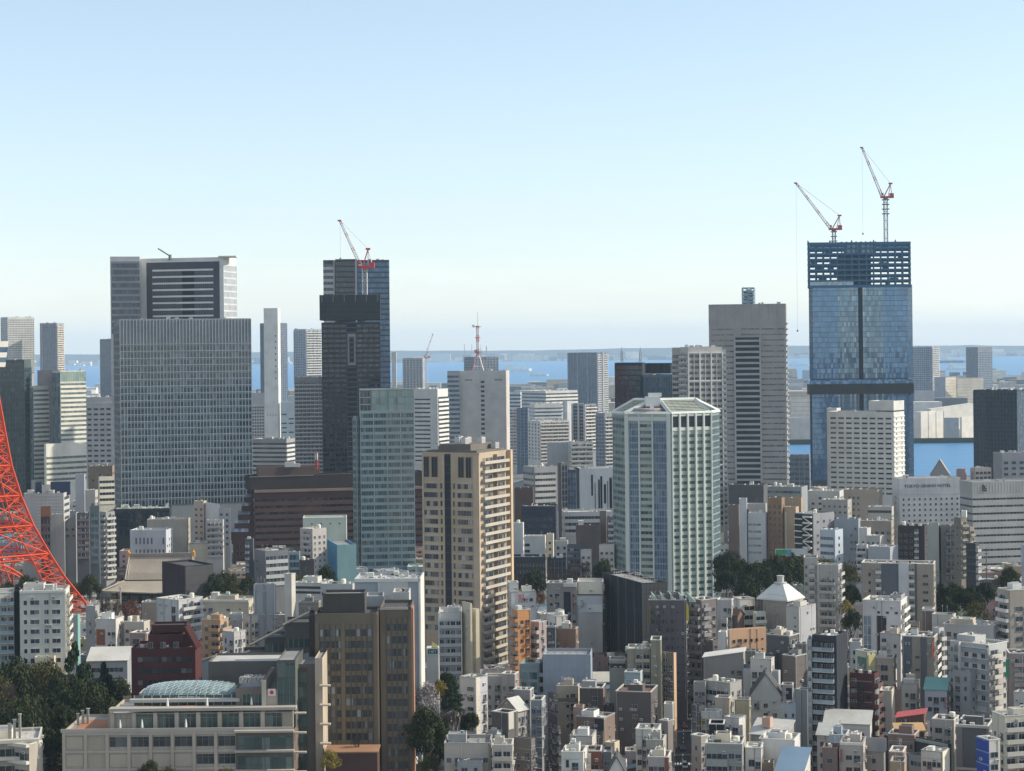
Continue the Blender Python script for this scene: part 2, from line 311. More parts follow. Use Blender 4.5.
# rooftop plant, shared meshes
def eqmesh(kind):
    if kind in CACHE: return CACHE[kind]
    mb = MB()
    if kind == 'air_conditioner':
        mb.box(-.9, .9, -.5, .5, .15, 1.6); mb.box(-.7, -.05, -.53, -.5, .4, 1.35, 1); mb.box(.05, .7, -.53, -.5, .4, 1.35, 1); mb.box(-.85, .85, -.4, .4, 0, .15, 1)
        me = mb.mesh(kind, [wallm((.6, .6, .57)), wallm(DGREY)])
    elif kind == 'cooling_unit':
        mb.box(-1.6, 1.6, -1.1, 1.1, .2, 2.4); mb.lathe([(.8, 2.4), (.8, 2.75)], 10, 1, -.75, 0); mb.lathe([(.8, 2.4), (.8, 2.75)], 10, 1, .75, 0); mb.box(-1.5, 1.5, -1., 1., 0, .2, 1)
        for k in range(5): mb.box(-1.4, 1.4, -1.13, -1.1, .5 + k * .36, .68 + k * .36, 1)
        me = mb.mesh(kind, [wallm((.5, .51, .51)), wallm((.2, .21, .22))])
    elif kind == 'water_tank':
        for x, y in ((-.8, -.8), (.8, -.8), (-.8, .8), (.8, .8)): mb.bar((x, y, 0), (x, y, .7), .09, 1)
        mb.lathe([(1.25, .7), (1.3, .8), (1.3, 2.7), (1.1, 3.0), (.3, 3.15)], 14); mb.bar((1.3, 0, 0), (1.3, 0, 2.9), .05, 1)
        me = mb.mesh(kind, [wallm((.68, .66, .58), .6), wallm(GREY)])
    elif kind == 'box_tank':
        for x in (-1.2, 0, 1.2):
            mb.box(x - .12, x + .12, -1, 1, 0, .5, 1)
        mb.box(-1.5, 1.5, -1.1, 1.1, .5, 2.5)
        for x in (-.5, .5): mb.box(x - .05, x + .05, -1.15, 1.15, .48, 2.55)
        me = mb.mesh(kind, [wallm((.62, .63, .6), .6), wallm(GREY)])
    elif kind == 'roof_antenna':
        mb.bar((0, 0, 0), (0, 0, 4.2), .05); mb.bar((-.7, 0, 3.8), (.7, 0, 3.8), .03); mb.bar((-.5, 0, 3.3), (.5, 0, 3.3), .03)
        for k in range(5): mb.bar((-.6 + k * .3, -.25, 3.8), (-.6 + k * .3, .25, 3.8), .02)
        me = mb.mesh(kind, wallm((.3, .3, .3), .5))
    elif kind == 'stair_hut':
        mb.box(-1.7, 1.7, -1.5, 1.5, 0, 2.6); mb.box(-1.9, 1.9, -1.7, 1.7, 2.6, 2.75); mb.box(-.5, .4, -1.53, -1.5, .05, 2.05, 1); mb.box(.8, 1.3, -1.53, -1.5, 1.2, 1.8, 1)
        me = mb.mesh(kind, [wallm((.5, .49, .46)), wallm((.14, .15, .16))])
    elif kind == 'duct':
        mb.box(-2.6, 2.6, -.35, .35, .5, 1.2); mb.box(2.0, 2.6, -.35, .35, 0, .5); mb.box(-2.6, -2.0, -.35, .35, 0, .5); mb.box(-.15, .15, -.3, .3, 0, .5)
        me = mb.mesh(kind, wallm((.5, .5, .5), .45))
    elif kind == 'roof_fence':
        for k in range(7): mb.bar((-3 + k, 0, 0), (-3 + k, 0, 1.5), .05)
        for z in (.5, 1., 1.5): mb.bar((-3, 0, z), (3, 0, z), .04)
        me = mb.mesh(kind, wallm((.45, .45, .44), .5))
    elif kind == 'planter':
        r = random.Random(3); mb.box(-1.3, 1.3, -.4, .4, 0, .5)
        for k in range(130): x, y, z = r.uniform(-1.3, 1.3), r.uniform(-.5, .5), r.uniform(.5, 1.3); q = r.uniform(.1, .25); a = r.uniform(-.2, .2); mb.quad((x - q, y, z - a), (x, y - q, z + a), (x + q, y, z + a), (x, y + q, z - a), 1)
        me = mb.mesh(kind, [wallm((.3, .2, .14)), wallm((.05, .09, .03))])
    elif kind == 'laundry_rack':
        for x in (-1.4, 1.4): mb.bar((x, 0, 0), (x, 0, 1.9), .05); mb.bar((x, -.5, 1.8), (x, .5, 1.8), .04)
        for y in (-.45, .45): mb.bar((-1.6, y, 1.85), (1.6, y, 1.85), .03)
        for k in range(5): mb.box(-1.2 + k * .5, -.85 + k * .5, -.47, -.43, .9 + (k % 3) * .15, 1.84, 1 + k % 2)
        me = mb.mesh(kind, [wallm((.4, .4, .4)), wallm((.68, .68, .66)), wallm((.25, .33, .45))])
    elif kind == 'solar_panel':
        for k in range(3): mb.poly([(-1.5 + k, -.8, .25), (-.55 + k, -.8, .25), (-.55 + k, .8, 1.), (-1.5 + k, .8, 1.)]); mb.bar((-1. + k, .8, 0), (-1. + k, .8, 1), .05, 1); mb.bar((-1. + k, -.8, 0), (-1. + k, -.8, .25), .05, 1)
        me = mb.mesh(kind, [wallm((.015, .025, .07), .2), wallm((.4, .4, .4))])
    elif kind == 'skylight':
        mb.box(-.8, .8, -.6, .6, 0, .4); mb.box(-.7, .7, -.5, .5, .4, .5, 1); me = mb.mesh(kind, [wallm((.5, .5, .48)), GTEAL])
    elif kind == 'pipe_run':
        mb.bar((-2.2, 0, .3), (2.2, 0, .3), .11); mb.bar((-2.2, .4, .3), (1.2, .4, .3), .08); mb.bar((2.2, 0, 0), (2.2, 0, 1.), .11); mb.box(-.2, .2, -.2, .6, 0, .2, 1); mb.box(1., 1.6, .2, .7, 0, 1.1); me = mb.mesh(kind, [wallm((.4, .4, .4)), wallm((.2, .2, .2))])
    CACHE[kind] = me; return me
def equip(bd, b, n, rnd, big=False):
    if b['zr'] is None: return
    wr, wl = b['wr'], b['wl']; used = []
    kinds = (['cooling_unit'] * 4 + ['duct', 'duct', 'box_tank', 'stair_hut', 'cooling_unit', 'roof_fence', 'air_conditioner']) if big else ['air_conditioner'] * 11 + ['water_tank', 'box_tank', 'stair_hut', 'duct', 'roof_antenna', 'roof_antenna', 'roof_antenna', 'duct', 'duct', 'roof_fence', 'roof_fence', 'cooling_unit']
    if bd.near and not big: kinds = kinds + ['planter'] * 3 + ['laundry_rack'] * 3 + ['solar_panel', 'skylight', 'skylight', 'roof_fence', 'roof_antenna', 'pipe_run', 'pipe_run']
    for k in range(int(n * (3.4 if bd.near else 1.8)) + (3 if bd.near else 1)):
        kind = rnd.choice(kinds); r = 1.8 if kind in ('stair_hut', 'cooling_unit') else 1.2
        if kind in ('duct', 'roof_fence', 'pipe_run'): r = 2.3
        if min(wr, wl) < 2 * r + .9:
            kind, r = rnd.choice([('air_conditioner', 1.0), ('roof_antenna', .6)])
            if min(wr, wl) < 3: continue
        for _ in range(8):
            x, y = rnd.uniform(r + .4, wr - r - .4), rnd.uniform(r + .4, wl - r - .4)
            if all((x - p) ** 2 + (y - q) ** 2 > (r + s_) ** 2 for p, q, s_ in used):
                used.append((x, y, r)); h = rnd.uniform(.85, 1.25)
                o = obj(kind, eqmesh(kind), b['roof'], (x, y, b['zr']), rnd.choice((0, 0, math.pi / 2))); o.scale = (.72, .72, .72 * h) if kind not in ('roof_antenna', 'stair_hut') else (.9, .9, .8 * h); break
def annex(bd, f, x, W, y, dep, z0, z1, wm, rnd, stem, cop=True):
    """a lower front wing (y < 0) or a rooftop storey (y > 0) of a building, placed along one of its faces"""
    c, sn = math.cos(f.rz), math.sin(f.rz); mb = MB(); t = .22; p = .7 if z0 < .1 else .25; fh = z1 - z0
    o_ = [(0, 0), (W, 0), (W, dep), (0, dep)]; i_ = [(t, t), (W - t, t), (W - t, dep - t), (t, dep - t)]
    for k in range(4): j = (k + 1) % 4; mb.quad((*o_[k], z0), (*o_[j], z0), (*o_[j], z1), (*o_[k], z1)); mb.quad((*o_[k], z1), (*o_[j], z1), (*i_[j], z1), (*i_[k], z1)); mb.quad((*i_[k], z1), (*i_[j], z1), (*i_[j], z1 - p), (*i_[k], z1 - p))
    f.put(stem + '_wall', mb.mesh(stem + '_wall', wm), x, 0, y); rb = MB(); rb.quad(*[(*q, z1 - p + .01) for q in i_]); f.put(stem + '_roof', rb.mesh(stem + '_roof', ROOFS[rnd.choice(('grey', 'light', 'grey', 'light', 'white', 'green', 'dark'))]), x, 0, y)
    f2 = Face(bd, (f.O[0] + c * x - sn * y, f.O[1] + sn * x + c * y), f.rz, W, z0, z1, f.zv)
    if W > 2: rnd.choice((pun(max(1, int(W / 2.4)), rnd.uniform(.9, 1.6), rnd.uniform(1., 1.5), 3.05, rnd.uniform(.9, 1.3), .05, .95, rnd.choice((WG, GDRK, WGL)), skip=.15, seed=rnd.randrange(99)), band(1.3, 3.05, 1.3, 1., .08, .92, GDRK)))(f2)
    f3 = Face(bd, (f2.O[0] + c * W, f2.O[1] + sn * W), f.rz + math.pi / 2, dep, z0, z1, f.zv)
    if dep > 2: pun(max(1, int(dep / 2.6)), .9, 1.1, 3.05, 1.1, .08, .92, WG, skip=.3, seed=rnd.randrange(99))(f3)
    for k in range(rnd.randint(1, 3)):
        kind = rnd.choice(('air_conditioner', 'air_conditioner', 'roof_antenna', 'box_tank', 'duct'))
        if min(W, dep) > 2.2: o = f.put(kind, eqmesh(kind), x + rnd.uniform(1, W - 1), z1 - p + .01, y + rnd.uniform(1, dep - 1)); o.scale = (.5, .5, .5)
def enrich(rnd):
    for bd in list(ALL):
        if not bd.near or not bd.blocks or any(w in bd.name for w in ('netted', 'wrapped', 'hotel', 'slate gable', 'tower')): continue
        b = bd.blocks[0]; f = b['FL'] if b['wl'] >= b['wr'] else b['FR']; dep_b = min(b['wl'], b['wr'])
        if b['zr'] is not None and f.W > 6 and dep_b > 4.5 and rnd.random() < .75:
            W = f.W * rnd.uniform(.25, .5); d = dep_b * rnd.uniform(.4, .6); x = rnd.uniform(.5, f.W - W - .5); wm = b['wm'] if rnd.random() < .6 else wallm(rnd.choice((WHITE, LGREY, BEIGE, GREY, CREAM)))
            annex(bd, f, x, W, rnd.uniform(.8, dep_b - d - .4), d, b['zr'], b['zr'] + rnd.uniform(2.3, 2.9), wm, rnd, 'rooftop_storey')
        c, sn = math.cos(f.rz), math.sin(f.rz); ox, oy = bd.P[0] + f.O[0], bd.P[1] + f.O[1]
        for k in range(3):
            if f.W < 5: break
            W = f.W * rnd.uniform(.3, .6); d = rnd.uniform(2.5, 5); x = rnd.uniform(0, f.W - W); h = f.z1 * rnd.uniform(.45, .85)
            P = [(ox + c * q - sn * r, oy + sn * q + c * r) for q, r in ((x, -.02), (x, -d), (x + W, -d), (x + W, -.02))]
            if any(sat(P, q) for q in FOOT if abs(q[0][1] - P[0][1]) < 120) or any(inside_street(*q) for q in P): continue
            px = [project((q[0], q[1], 0))[0] for q in P]; top = project((P[1][0], P[1][1], h))[1]
            if h > 3 and top > project((ox, oy, f.z1))[1] + 9 and not any(D_ > oy + 8 and s1 > min(px) and s0 < max(px) and top < v - 1 for s0, s1, v, D_ in (q[:4] for q in SCREEN)):
                wm = b['wm'] if rnd.random() < .5 else wallm(rnd.choice((WHITE, LGREY, BEIGE, GREY, CREAM, TAUPE))); annex(bd, f, x, W, -d, d - .02, 0., h, wm, rnd, 'front_wing'); FOOT.append(P)
def inside_street(x, y):
    for a, b, w_ in STREETS:
        ab = b - a; t = max(0, min(1, ((x - a.x) * ab.x + (y - a.y) * ab.y) / (ab.x ** 2 + ab.y ** 2)))
        if math.hypot(a.x + ab.x * t - x, a.y + ab.y * t - y) < w_ + 1: return True
    return False
RND = random.Random(7)
def B(name, label, cat, xL, xC, xR, top, yb, c=LGREY, L=None, R=None, d=None, a=None, vb=None, roof='grey', eq=3, big=False, par=.9, shape=None, group=None, main=None, D=None, taken=False, free=False):
    D = D or dist(xC, yb); vb = yb - 4 if vb is None else vb
    P = at(xC, HY, D); P.z = 0
    bd = Bd(name, label, cat, P, group); bd.D = D; bd.vb = vb
    bd.near = D < 1480 * K; bd.zv = at(xC, vb + (45 if bd.near else 12), D)[2]
    b = bd.block(xL, xC, xR, top, D, c, L, R, d, a, 0., bd.zv, roof, par, main, taken, shape, free)
    if eq: equip(bd, b, eq, RND, big)
    SCREEN.append((min(xL, xC) - 1, max(xR, xC) + 1, vb, D, top, wpx_ if (wpx_ := max(xC - xL, xR - xC)) else 1))
    return bd

# ------------------------------------------------------------------ facades: each returns a function that dresses one face
def floors(f, fh, tm, n=99, lo=None):
    z = f.z1 - tm; k = 0; zl = max(f.z0 + .2, f.zv if lo is None else lo)
    while k < n and z - fh >= zl - .01: yield z - fh; z -= fh; k += 1
def pun(n, w, h, fh=3.3, tm=1.6, x0=0., x1=1., g=None, fr=None, nf=99, sill=.9, skip=0., seed=1):
    """rows of single windows"""
    g = g or WG; fr = fr or (.3, .3, .3); n_, skip_ = n, skip
    def go(f):
        n = n_; skip = skip_; r = random.Random(seed); fm = wallm(fr); X0, X1 = f.W * x0, f.W * x1; p = (X1 - X0) / n; ww = min(w, p * .92)
        mb = MB(); mb.quad((-ww / 2, -.03, 0), (ww / 2, -.03, 0), (ww / 2, -.03, h), (-ww / 2, -.03, h), 1)
        for a_ in ((-ww / 2 - .06, -ww / 2 + .02, -.02, h + .06), (ww / 2 - .02, ww / 2 + .06, -.02, h + .06), (-ww / 2 + .02, ww / 2 - .02, h - .02, h + .06)): mb.box(a_[0], a_[1], -.1, 0, a_[2], a_[3])
        mb.box(-ww / 2 - .1, ww / 2 + .1, -.16, 0, -.12, -.02)
        if ww > 1.1: mb.box(-.03, .03, -.07, -.03, 0, h - .02)
        kinds = [0] * n
        if f.bd.near and nf > 2 and n > 1 and f.W < 26:
            n = max(n, int((X1 - X0) / 2.5)); p = (X1 - X0) / n; kinds = [r.choice((0, 0, 0, 1, 2, 2)) for _ in range(n)]; skip = max(skip, .06); w1, w2 = min(.6, p * .8), min(1.7, p * .85)
            m1, m2 = MB(), MB()
            for m_, w_, h_, gz in ((m1, w1, .6, .5), (m2, w2, 1.95, -.7)):
                m_.quad((-w_ / 2, -.03, gz), (w_ / 2, -.03, gz), (w_ / 2, -.03, gz + h_), (-w_ / 2, -.03, gz + h_), 1)
                for q0, q1, z0, z1 in ((-w_ / 2 - .06, -w_ / 2 + .02, gz - .02, gz + h_ + .06), (w_ / 2 - .02, w_ / 2 + .06, gz - .02, gz + h_ + .06), (-w_ / 2 + .02, w_ / 2 - .02, gz + h_ - .02, gz + h_ + .06)): m_.box(q0, q1, -.1, 0, z0, z1)
            m2.box(-.03, .03, -.07, -.03, -.7, 1.24); m2.box(-w2 / 2 - .15, w2 / 2 + .15, -.75, 0, -.85, -.72)
            for i in range(int(w2 / .22) + 1): q = -w2 / 2 + i * .22; m2.box(q - .02, q + .02, -.75, -.71, -.72, .2)
            m2.box(-w2 / 2 - .15, w2 / 2 + .15, -.77, -.69, .2, .27)
        for z in floors(f, fh, tm, nf):
            for k in range(n):
                if skip and r.random() < skip: continue
                if kinds[k] == 1: f.many('window', ('s', round(w1, 2), g.name, fr), m1, [fm, g], X0 + p * (k + .5), z + sill)
                elif kinds[k] == 2: f.many('window', ('t', round(w2, 2), g.name, fr), m2, [fm, g], X0 + p * (k + .5), z + sill)
                else: f.many('window', (round(ww, 2), h, g.name, fr), mb, [fm, g], X0 + p * (k + .5), z + sill)
        if f.bd.near and nf > 2 and n > 1 and r.random() < .5: lines(fh, .12, tuple(v * .8 for v in (.45, .44, .42)), .07, x0, x1, tm)(f)
    return go
def band(h=1.6, fh=3.6, pitch=1.8, tm=1.4, x0=.03, x1=.97, g=None, fr=None, sp=None, spd=.25, sill=.9, nf=99, name='ribbon_window'):
    """one long window per floor; sp = a spandrel band standing proud below it"""
    g = g or OFF
    def go(f):
        X0, X1 = f.W * x0, f.W * x1; W = X1 - X0; fm = wallm(fr or (.35, .36, .37)); mb = MB()
        mb.quad((0, -.03, 0), (W, -.03, 0), (W, -.03, h), (0, -.03, h), 1)
        n = max(1, int(round(W / pitch)))
        for k in range(n + 1): x = W * k / n; mb.box(x - .05, x + .05, -.12, 0, 0, h)
        for z in floors(f, fh, tm, nf):
            f.many(name, (round(W, 2), h, g.name, fr, n, fh), mb, [fm, g], X0, z + sill)
        if sp is not None:
            s2 = MB(); s2.box(0, W, -spd, 0, -(fh - h) + .04, -.04); sm = wallm(sp) if isinstance(sp, tuple) else sp
            for z in floors(f, fh, tm, nf): f.many('spandrel', (round(W, 2), h, fh, sm.name, spd), s2, [sm], X0, z + sill)
    return go
def balc(fh=3.1, nd=3, rail=None, x0=0., x1=1., dep=1.2, rh=1.05, tm=.8, g=None, wl=.45, fin=None, nf=99, bars=False):
    """a balcony on every floor with glazed doors behind it"""
    g = g or WGL
    def go(f):
        X0, X1 = f.W * x0, f.W * x1; W = X1 - X0; c = rail or (.5, .5, .48)
        rm = c if not isinstance(c, tuple) else wallm(c); sm = wallm(tuple(min(.7, x * 1.05) for x in c) if isinstance(c, tuple) else (.5, .5, .5)); dm = wallm(fin or (.45, .45, .44))
        mb = MB(); mb.box(0, W, -dep, -.002, -.2, 0, 0)
        if bars:
            mb.box(0, W, -dep, -dep + .06, rh - .08, rh, 1)
            for k in range(int(W / .45) + 1): x = min(W - .03, k * .45); mb.box(x - .03 if k else x, x + .03, -dep + .005, -dep + .05, 0, rh - .08, 1)
        else:
            mb.box(.02, W - .02, -dep, -dep + .1, .0, rh, 1)
        mb.box(0, .08, -dep + .1, -.002, .0, rh, 1); mb.box(W - .08, W, -dep + .1, -.002, .0, rh, 1)
        for k in range(1, nd): x = W * k / nd; mb.box(x - .06, x + .06, -dep + .12, -.004, 0, fh - .22, 2)
        wb = MB(); p = W / nd
        for k in range(nd):
            a, b_ = k * p + p * .5 * (1 - wl * 1.7), k * p + p * .5 * (1 + wl * 1.7)
            wb.quad((a, -.03, 0), (b_, -.03, 0), (b_, -.03, 2.1), (a, -.03, 2.1), 1)
            for x in (a, (a + b_) / 2, b_): wb.box(x - .05, x + .05, -.09, 0, 0, 2.1)
            wb.box(a, b_, -.08, 0, 2.1, 2.18)
        for z in floors(f, fh, tm, nf):
            f.many('balcony', (round(W, 2), rm.name, nd, dep, rh, fh), mb, [sm, rm, dm], X0, z)
            f.many('balcony_door', (round(W, 2), nd, g.name, wl), wb, [wallm((.4, .4, .4)), g], X0, z + .05)
    return go
def cur(fh=4., pitch=1.6, gh=2.6, tm=1., x0=0., x1=1., g=None, sp=(.2, .22, .24), mul=(.4, .41, .42), md=.15, mw=.1, nf=99, lo=None, hz=.1):
    """curtain wall, one glazed storey per part"""
    g = g or OFF
    def go(f):
        X0, X1 = f.W * x0, f.W * x1; W = X1 - X0; n = max(1, int(round(W / pitch))); mb = MB()
        mb.quad((0, -.05, 0), (W, -.05, 0), (W, -.05, gh), (0, -.05, gh), 1)
        mb.box(0, W, -.05 - hz, -.05, gh, fh, 2)
        for k in range(n + 1): x = W * k / n; mb.box(x - mw / 2, x + mw / 2, -.05 - hz - md, -.05, 0, fh - .002)
        mm = [wallm(mul), g, wallm(sp) if isinstance(sp, tuple) else sp]
        for z in floors(f, fh, tm, nf, lo): f.many('glazed_storey', (round(W, 2), g.name, fh, gh, mm[2].name, n, md), mb, mm, X0, z)
    return go
def fins(pitch, dep, wd, c, x0=0., x1=1., za=0., zb=0.):
    """vertical fins; za and zb are metres below the top"""
    def go(f):
        X0, X1 = f.W * x0, f.W * x1; n = max(1, int(round((X1 - X0) / pitch))); mb = MB(); zt = f.z1 - za; zl = max(f.z0, f.z1 - zb if zb else max(f.z0, f.zv))
        for k in range(n + 1): x = X0 + (X1 - X0) * k / n; mb.box(x - wd / 2, x + wd / 2, -dep, 0, zl, zt)
        f.put('facade_fins', mb.mesh('facade_fins', wallm(c) if isinstance(c, tuple) else c), 0, 0)
    return go
def pane(x0, x1, za, zb, c, dep=.3, name='facade_panel', y=0.):
    """a panel, strip or frame on the face, from za to zb metres below the top"""
    def go(f):
        mb = MB(); zl = max(f.z0, f.z1 - zb) if zb else max(f.z0, f.zv); mb.box(f.W * x0, f.W * x1, -dep, y, zl, f.z1 - za)
        f.put(name, mb.mesh(name, wallm(c) if isinstance(c, tuple) else c), 0, 0)
    return go
def lines(fh, h, c, dep=.25, x0=0., x1=1., tm=0., nf=99, name='ledge'):
    """a ledge at every floor"""
    def go(f):
        X0, X1 = f.W * x0, f.W * x1; mb = MB(); mb.box(0, X1 - X0, -dep, 0, -h, 0); m = wallm(c) if isinstance(c, tuple) else c
        for z in floors(f, fh, tm, nf): f.many(name, (round(X1 - X0, 2), h, m.name, dep), mb, [m], X0, z + fh)
    return go

# ------------------------------------------------------------------ ground, water, far shore, haze, streets
def groundm():
    m, t, b = mnew('ground'); N = t.nodes.new; Lk = t.links.new
    g = N('ShaderNodeNewGeometry'); n = N('ShaderNodeTexNoise'); n.inputs['Scale'].default_value = .12; n.inputs['Detail'].default_value = 10; Lk(g.outputs['Position'], n.inputs['Vector'])
    r = N('ShaderNodeValToRGB'); r.color_ramp.elements[0].position = .35; r.color_ramp.elements[0].color = (.07, .07, .074, 1); r.color_ramp.elements[1].position = .7; r.color_ramp.elements[1].color = (.24, .235, .22, 1)
    Lk(n.outputs['Fac'], r.inputs[0]); Lk(r.outputs[0], b.inputs['Base Color']); b.inputs['Roughness'].default_value = .9; return m
def waterm():
    m, t, b = mnew('water'); N = t.nodes.new; Lk = t.links.new
    g = N('ShaderNodeNewGeometry'); mp = N('ShaderNodeMapping'); mp.inputs['Scale'].default_value = (.02, .05, 1); Lk(g.outputs['Position'], mp.inputs['Vector'])
    n = N('ShaderNodeTexNoise'); n.inputs['Scale'].default_value = 1.; n.inputs['Detail'].default_value = 6; Lk(mp.outputs[0], n.inputs['Vector'])
    bp = N('ShaderNodeBump'); bp.inputs['Strength'].default_value = .5; bp.inputs['Distance'].default_value = 6; Lk(n.outputs['Fac'], bp.inputs['Height']); Lk(bp.outputs[0], b.inputs['Normal'])
    b.inputs['Base Color'].default_value = (.04, .19, .38, 1); b.inputs['Roughness'].default_value = .35; b.inputs['Specular IOR Level'].default_value = .2; return m
mb = MB()
ys = [-4000, 0, 500, 1000, 1500, 2200, 3000, 4500, 7000, 12000, 14000, 20000, 27500]; xs = [-30000, -8000, -2500, -800, -250, 0, 250, 800, 2500, 8000, 30000]
for i in range(len(ys) - 1):
    for j in range(len(xs) - 1): mb.quad((xs[j], ys[i], 0), (xs[j + 1], ys[i], 0), (xs[j + 1], ys[i + 1], 0), (xs[j], ys[i + 1], 0))
struct('ground', mb.mesh('ground', groundm()))
WM = waterm(); mb = MB()
def gp(px, py, z): p = at(px, py, dist(px, py)); return (p.x, p.y, z)
def gK(px, D, z): return gD(px, D * K, z)
def gD(px, D, z): return (un(px, HY)[0] * D, D, z)
mb.poly([gK(-200, 10900, .5), gK(505, 10300, .5), gK(575, 10300, .5), gK(700, 11200, .5), gK(900, 12400, .5), gK(1250, 12700, .5), (16000, 27000 * K, .5), (-16000, 27000 * K, .5)])
struct('sea', mb.mesh('sea', WM)); mb = MB()
mb.poly([gK(690, 3290, .4), gK(1500, 3250, .4), gK(1500, 4330, .4), gK(690, 4330, .4)]); struct('canal_water', mb.mesh('canal_water', WM))
mb = MB()                                             # quay walls along the far bank of the canal
a_, b_ = gK(690, 4332, 0), gK(1500, 4332, 0); mb.box(a_[0], b_[0], 4332 * K, 4338 * K, 0, 7); struct('quay_wall', mb.mesh('quay_wall', wallm((.06, .07, .05))))
mb = MB(); n = 160                                    # hills of the far shore
for k in range(n):
    for q in range(3):
        def hp(i, j):
            x = -16000 + 32000 * i / n; h = (0, 1, .55, 0)[j] * (88 + 34 * noise.noise((i * .06, j * .3, 1)) + 10 * noise.noise((i * .5, j, 4))); return (x, K * 27600 + j * 1500 + 300 * noise.noise((i * .2, j, 2)), h)
        mb.quad(hp(k, q), hp(k + 1, q), hp(k + 1, q + 1), hp(k, q + 1))
struct('hills', mb.mesh('hills', wallm((.10, .125, .14))))
rr = random.Random(3); mb = MB()                      # the town along the far shore reads as one mass of pale specks
for k in range(420):
    x, y = rr.uniform(-5200, 5200), K * rr.uniform(27050, 27550); wd, h = rr.uniform(25, 160), rr.choice((12, 20, 20, 30, 45, 60)) * rr.uniform(.7, 1.2)
    mb.box(x, x + wd, y, y + 60, 0, h, rr.choice((0, 0, 0, 1)))
o = struct('far_town', mb.mesh('far_town', [wallm((.62, .62, .6)), wallm((.25, .28, .3))]), 'stuff')
mb = MB()                                             # low harbour sheds and flats seen in the gaps, kilometres away
for (x0, x1, d0, d1, cnt) in ((20, 118, 5200, 10500, 170), (250, 340, 4800, 9500, 90), (385, 520, 4600, 10000, 130), (500, 640, 4200, 10100, 240), (690, 1040, 4600, 12300, 330)):
    for k in range(cnt):
        y = K * d0 * (d1 / d0) ** rr.random(); px = rr.uniform(x0, x1); x = gD(px, y, 0)[0]; wd = rr.uniform(18, 75); h = rr.choice((8, 12, 15, 18, 25, 35)) * rr.uniform(.8, 1.2)
        mb.box(x, x + wd, y, y + rr.uniform(15, 50), 0, h, rr.choice((0, 0, 1, 2, 3)))
struct('harbour_town', mb.mesh('harbour_town', [wallm((.6, .6, .58)), wallm((.36, .38, .4)), wallm((.15, .18, .2)), wallm((.45, .4, .34))]), 'stuff')
mb = MB(); mb.box(-31000, 31000, -4500, 28000, -1.0, 342)
hz = bpy.data.materials.new('haze'); hz.use_nodes = True; ht = hz.node_tree; ht.nodes.clear()
ho = ht.nodes.new('ShaderNodeOutputMaterial'); hv = ht.nodes.new('ShaderNodeVolumePrincipled'); hv.inputs['Color'].default_value = (.66, .85, 1, 1); hv.inputs['Density'].default_value = HAZE_DENSITY; hv.inputs['Anisotropy'].default_value = 0
ht.links.new(hv.outputs[0], ho.inputs['Volume'])
struct('haze', mb.mesh('haze', hz), 'stuff')
ASPH = wallm((.05, .051, .054), .9, .3); PAV = wallm((.2, .195, .185), .9, .2); LINE = wallm((.6, .6, .58), .7, .1)
STREETS = []
def street(pts, wd, name='street'):
    P = [gD(px, dist(px, py), 0) for px, py in pts]; mb = MB(); side = MB(); ln = MB()
    for (a, b) in zip(P, P[1:]):
        a, b = Vector(a), Vector(b); t = (b - a); L = t.length; t.normalize(); n = Vector((t.y, -t.x, 0)); STREETS.append((a, b, wd / 2 + 2.2))
        q = lambda s, o, z: tuple(a + t * s + n * o + Vector((0, 0, z)))
        mb.quad(q(0, -wd / 2, .05), q(L, -wd / 2, .05), q(L, wd / 2, .05), q(0, wd / 2, .05))
        for sg in (-1, 1):
            o0, o1 = sorted((sg * wd / 2, sg * (wd / 2 + 1.6)))
            side.quad(q(0, o0, .17), q(L, o0, .17), q(L, o1, .17), q(0, o1, .17)); side.quad(q(0, sg * wd / 2, .05), q(L, sg * wd / 2, .05), q(L, sg * wd / 2, .17), q(0, sg * wd / 2, .17))
            ln.quad(q(0, sg * (wd / 2 - .5) - .08, .06), q(L, sg * (wd / 2 - .5) - .08, .06), q(L, sg * (wd / 2 - .5) + .08, .06), q(0, sg * (wd / 2 - .5) + .08, .06))
        s = 1.
        while s < L - 4: ln.quad(q(s, -.09, .06), q(s + 3, -.09, .06), q(s + 3, .09, .06), q(s, .09, .06)); s += 7
        for k in range(int(wd / .9) - 1): ln.quad(q(8, -wd / 2 + .6 + k * .9, .061), q(11.5, -wd / 2 + .6 + k * .9, .061), q(11.5, -wd / 2 + 1.05 + k * .9, .061), q(8, -wd / 2 + 1.05 + k * .9, .061))
    struct(name, mb.mesh(name, ASPH)); struct('pavement', side.mesh('pavement', PAV)); struct('road_marking', ln.mesh('road_marking', LINE))
street([(538, 840), (541, 745), (548, 690), (551, 660)], 7)
street([(676, 840), (678, 770), (680, 720), (682, 694)], 6.5)
street([(800, 840), (806, 770), (799, 738), (796, 720)], 6)

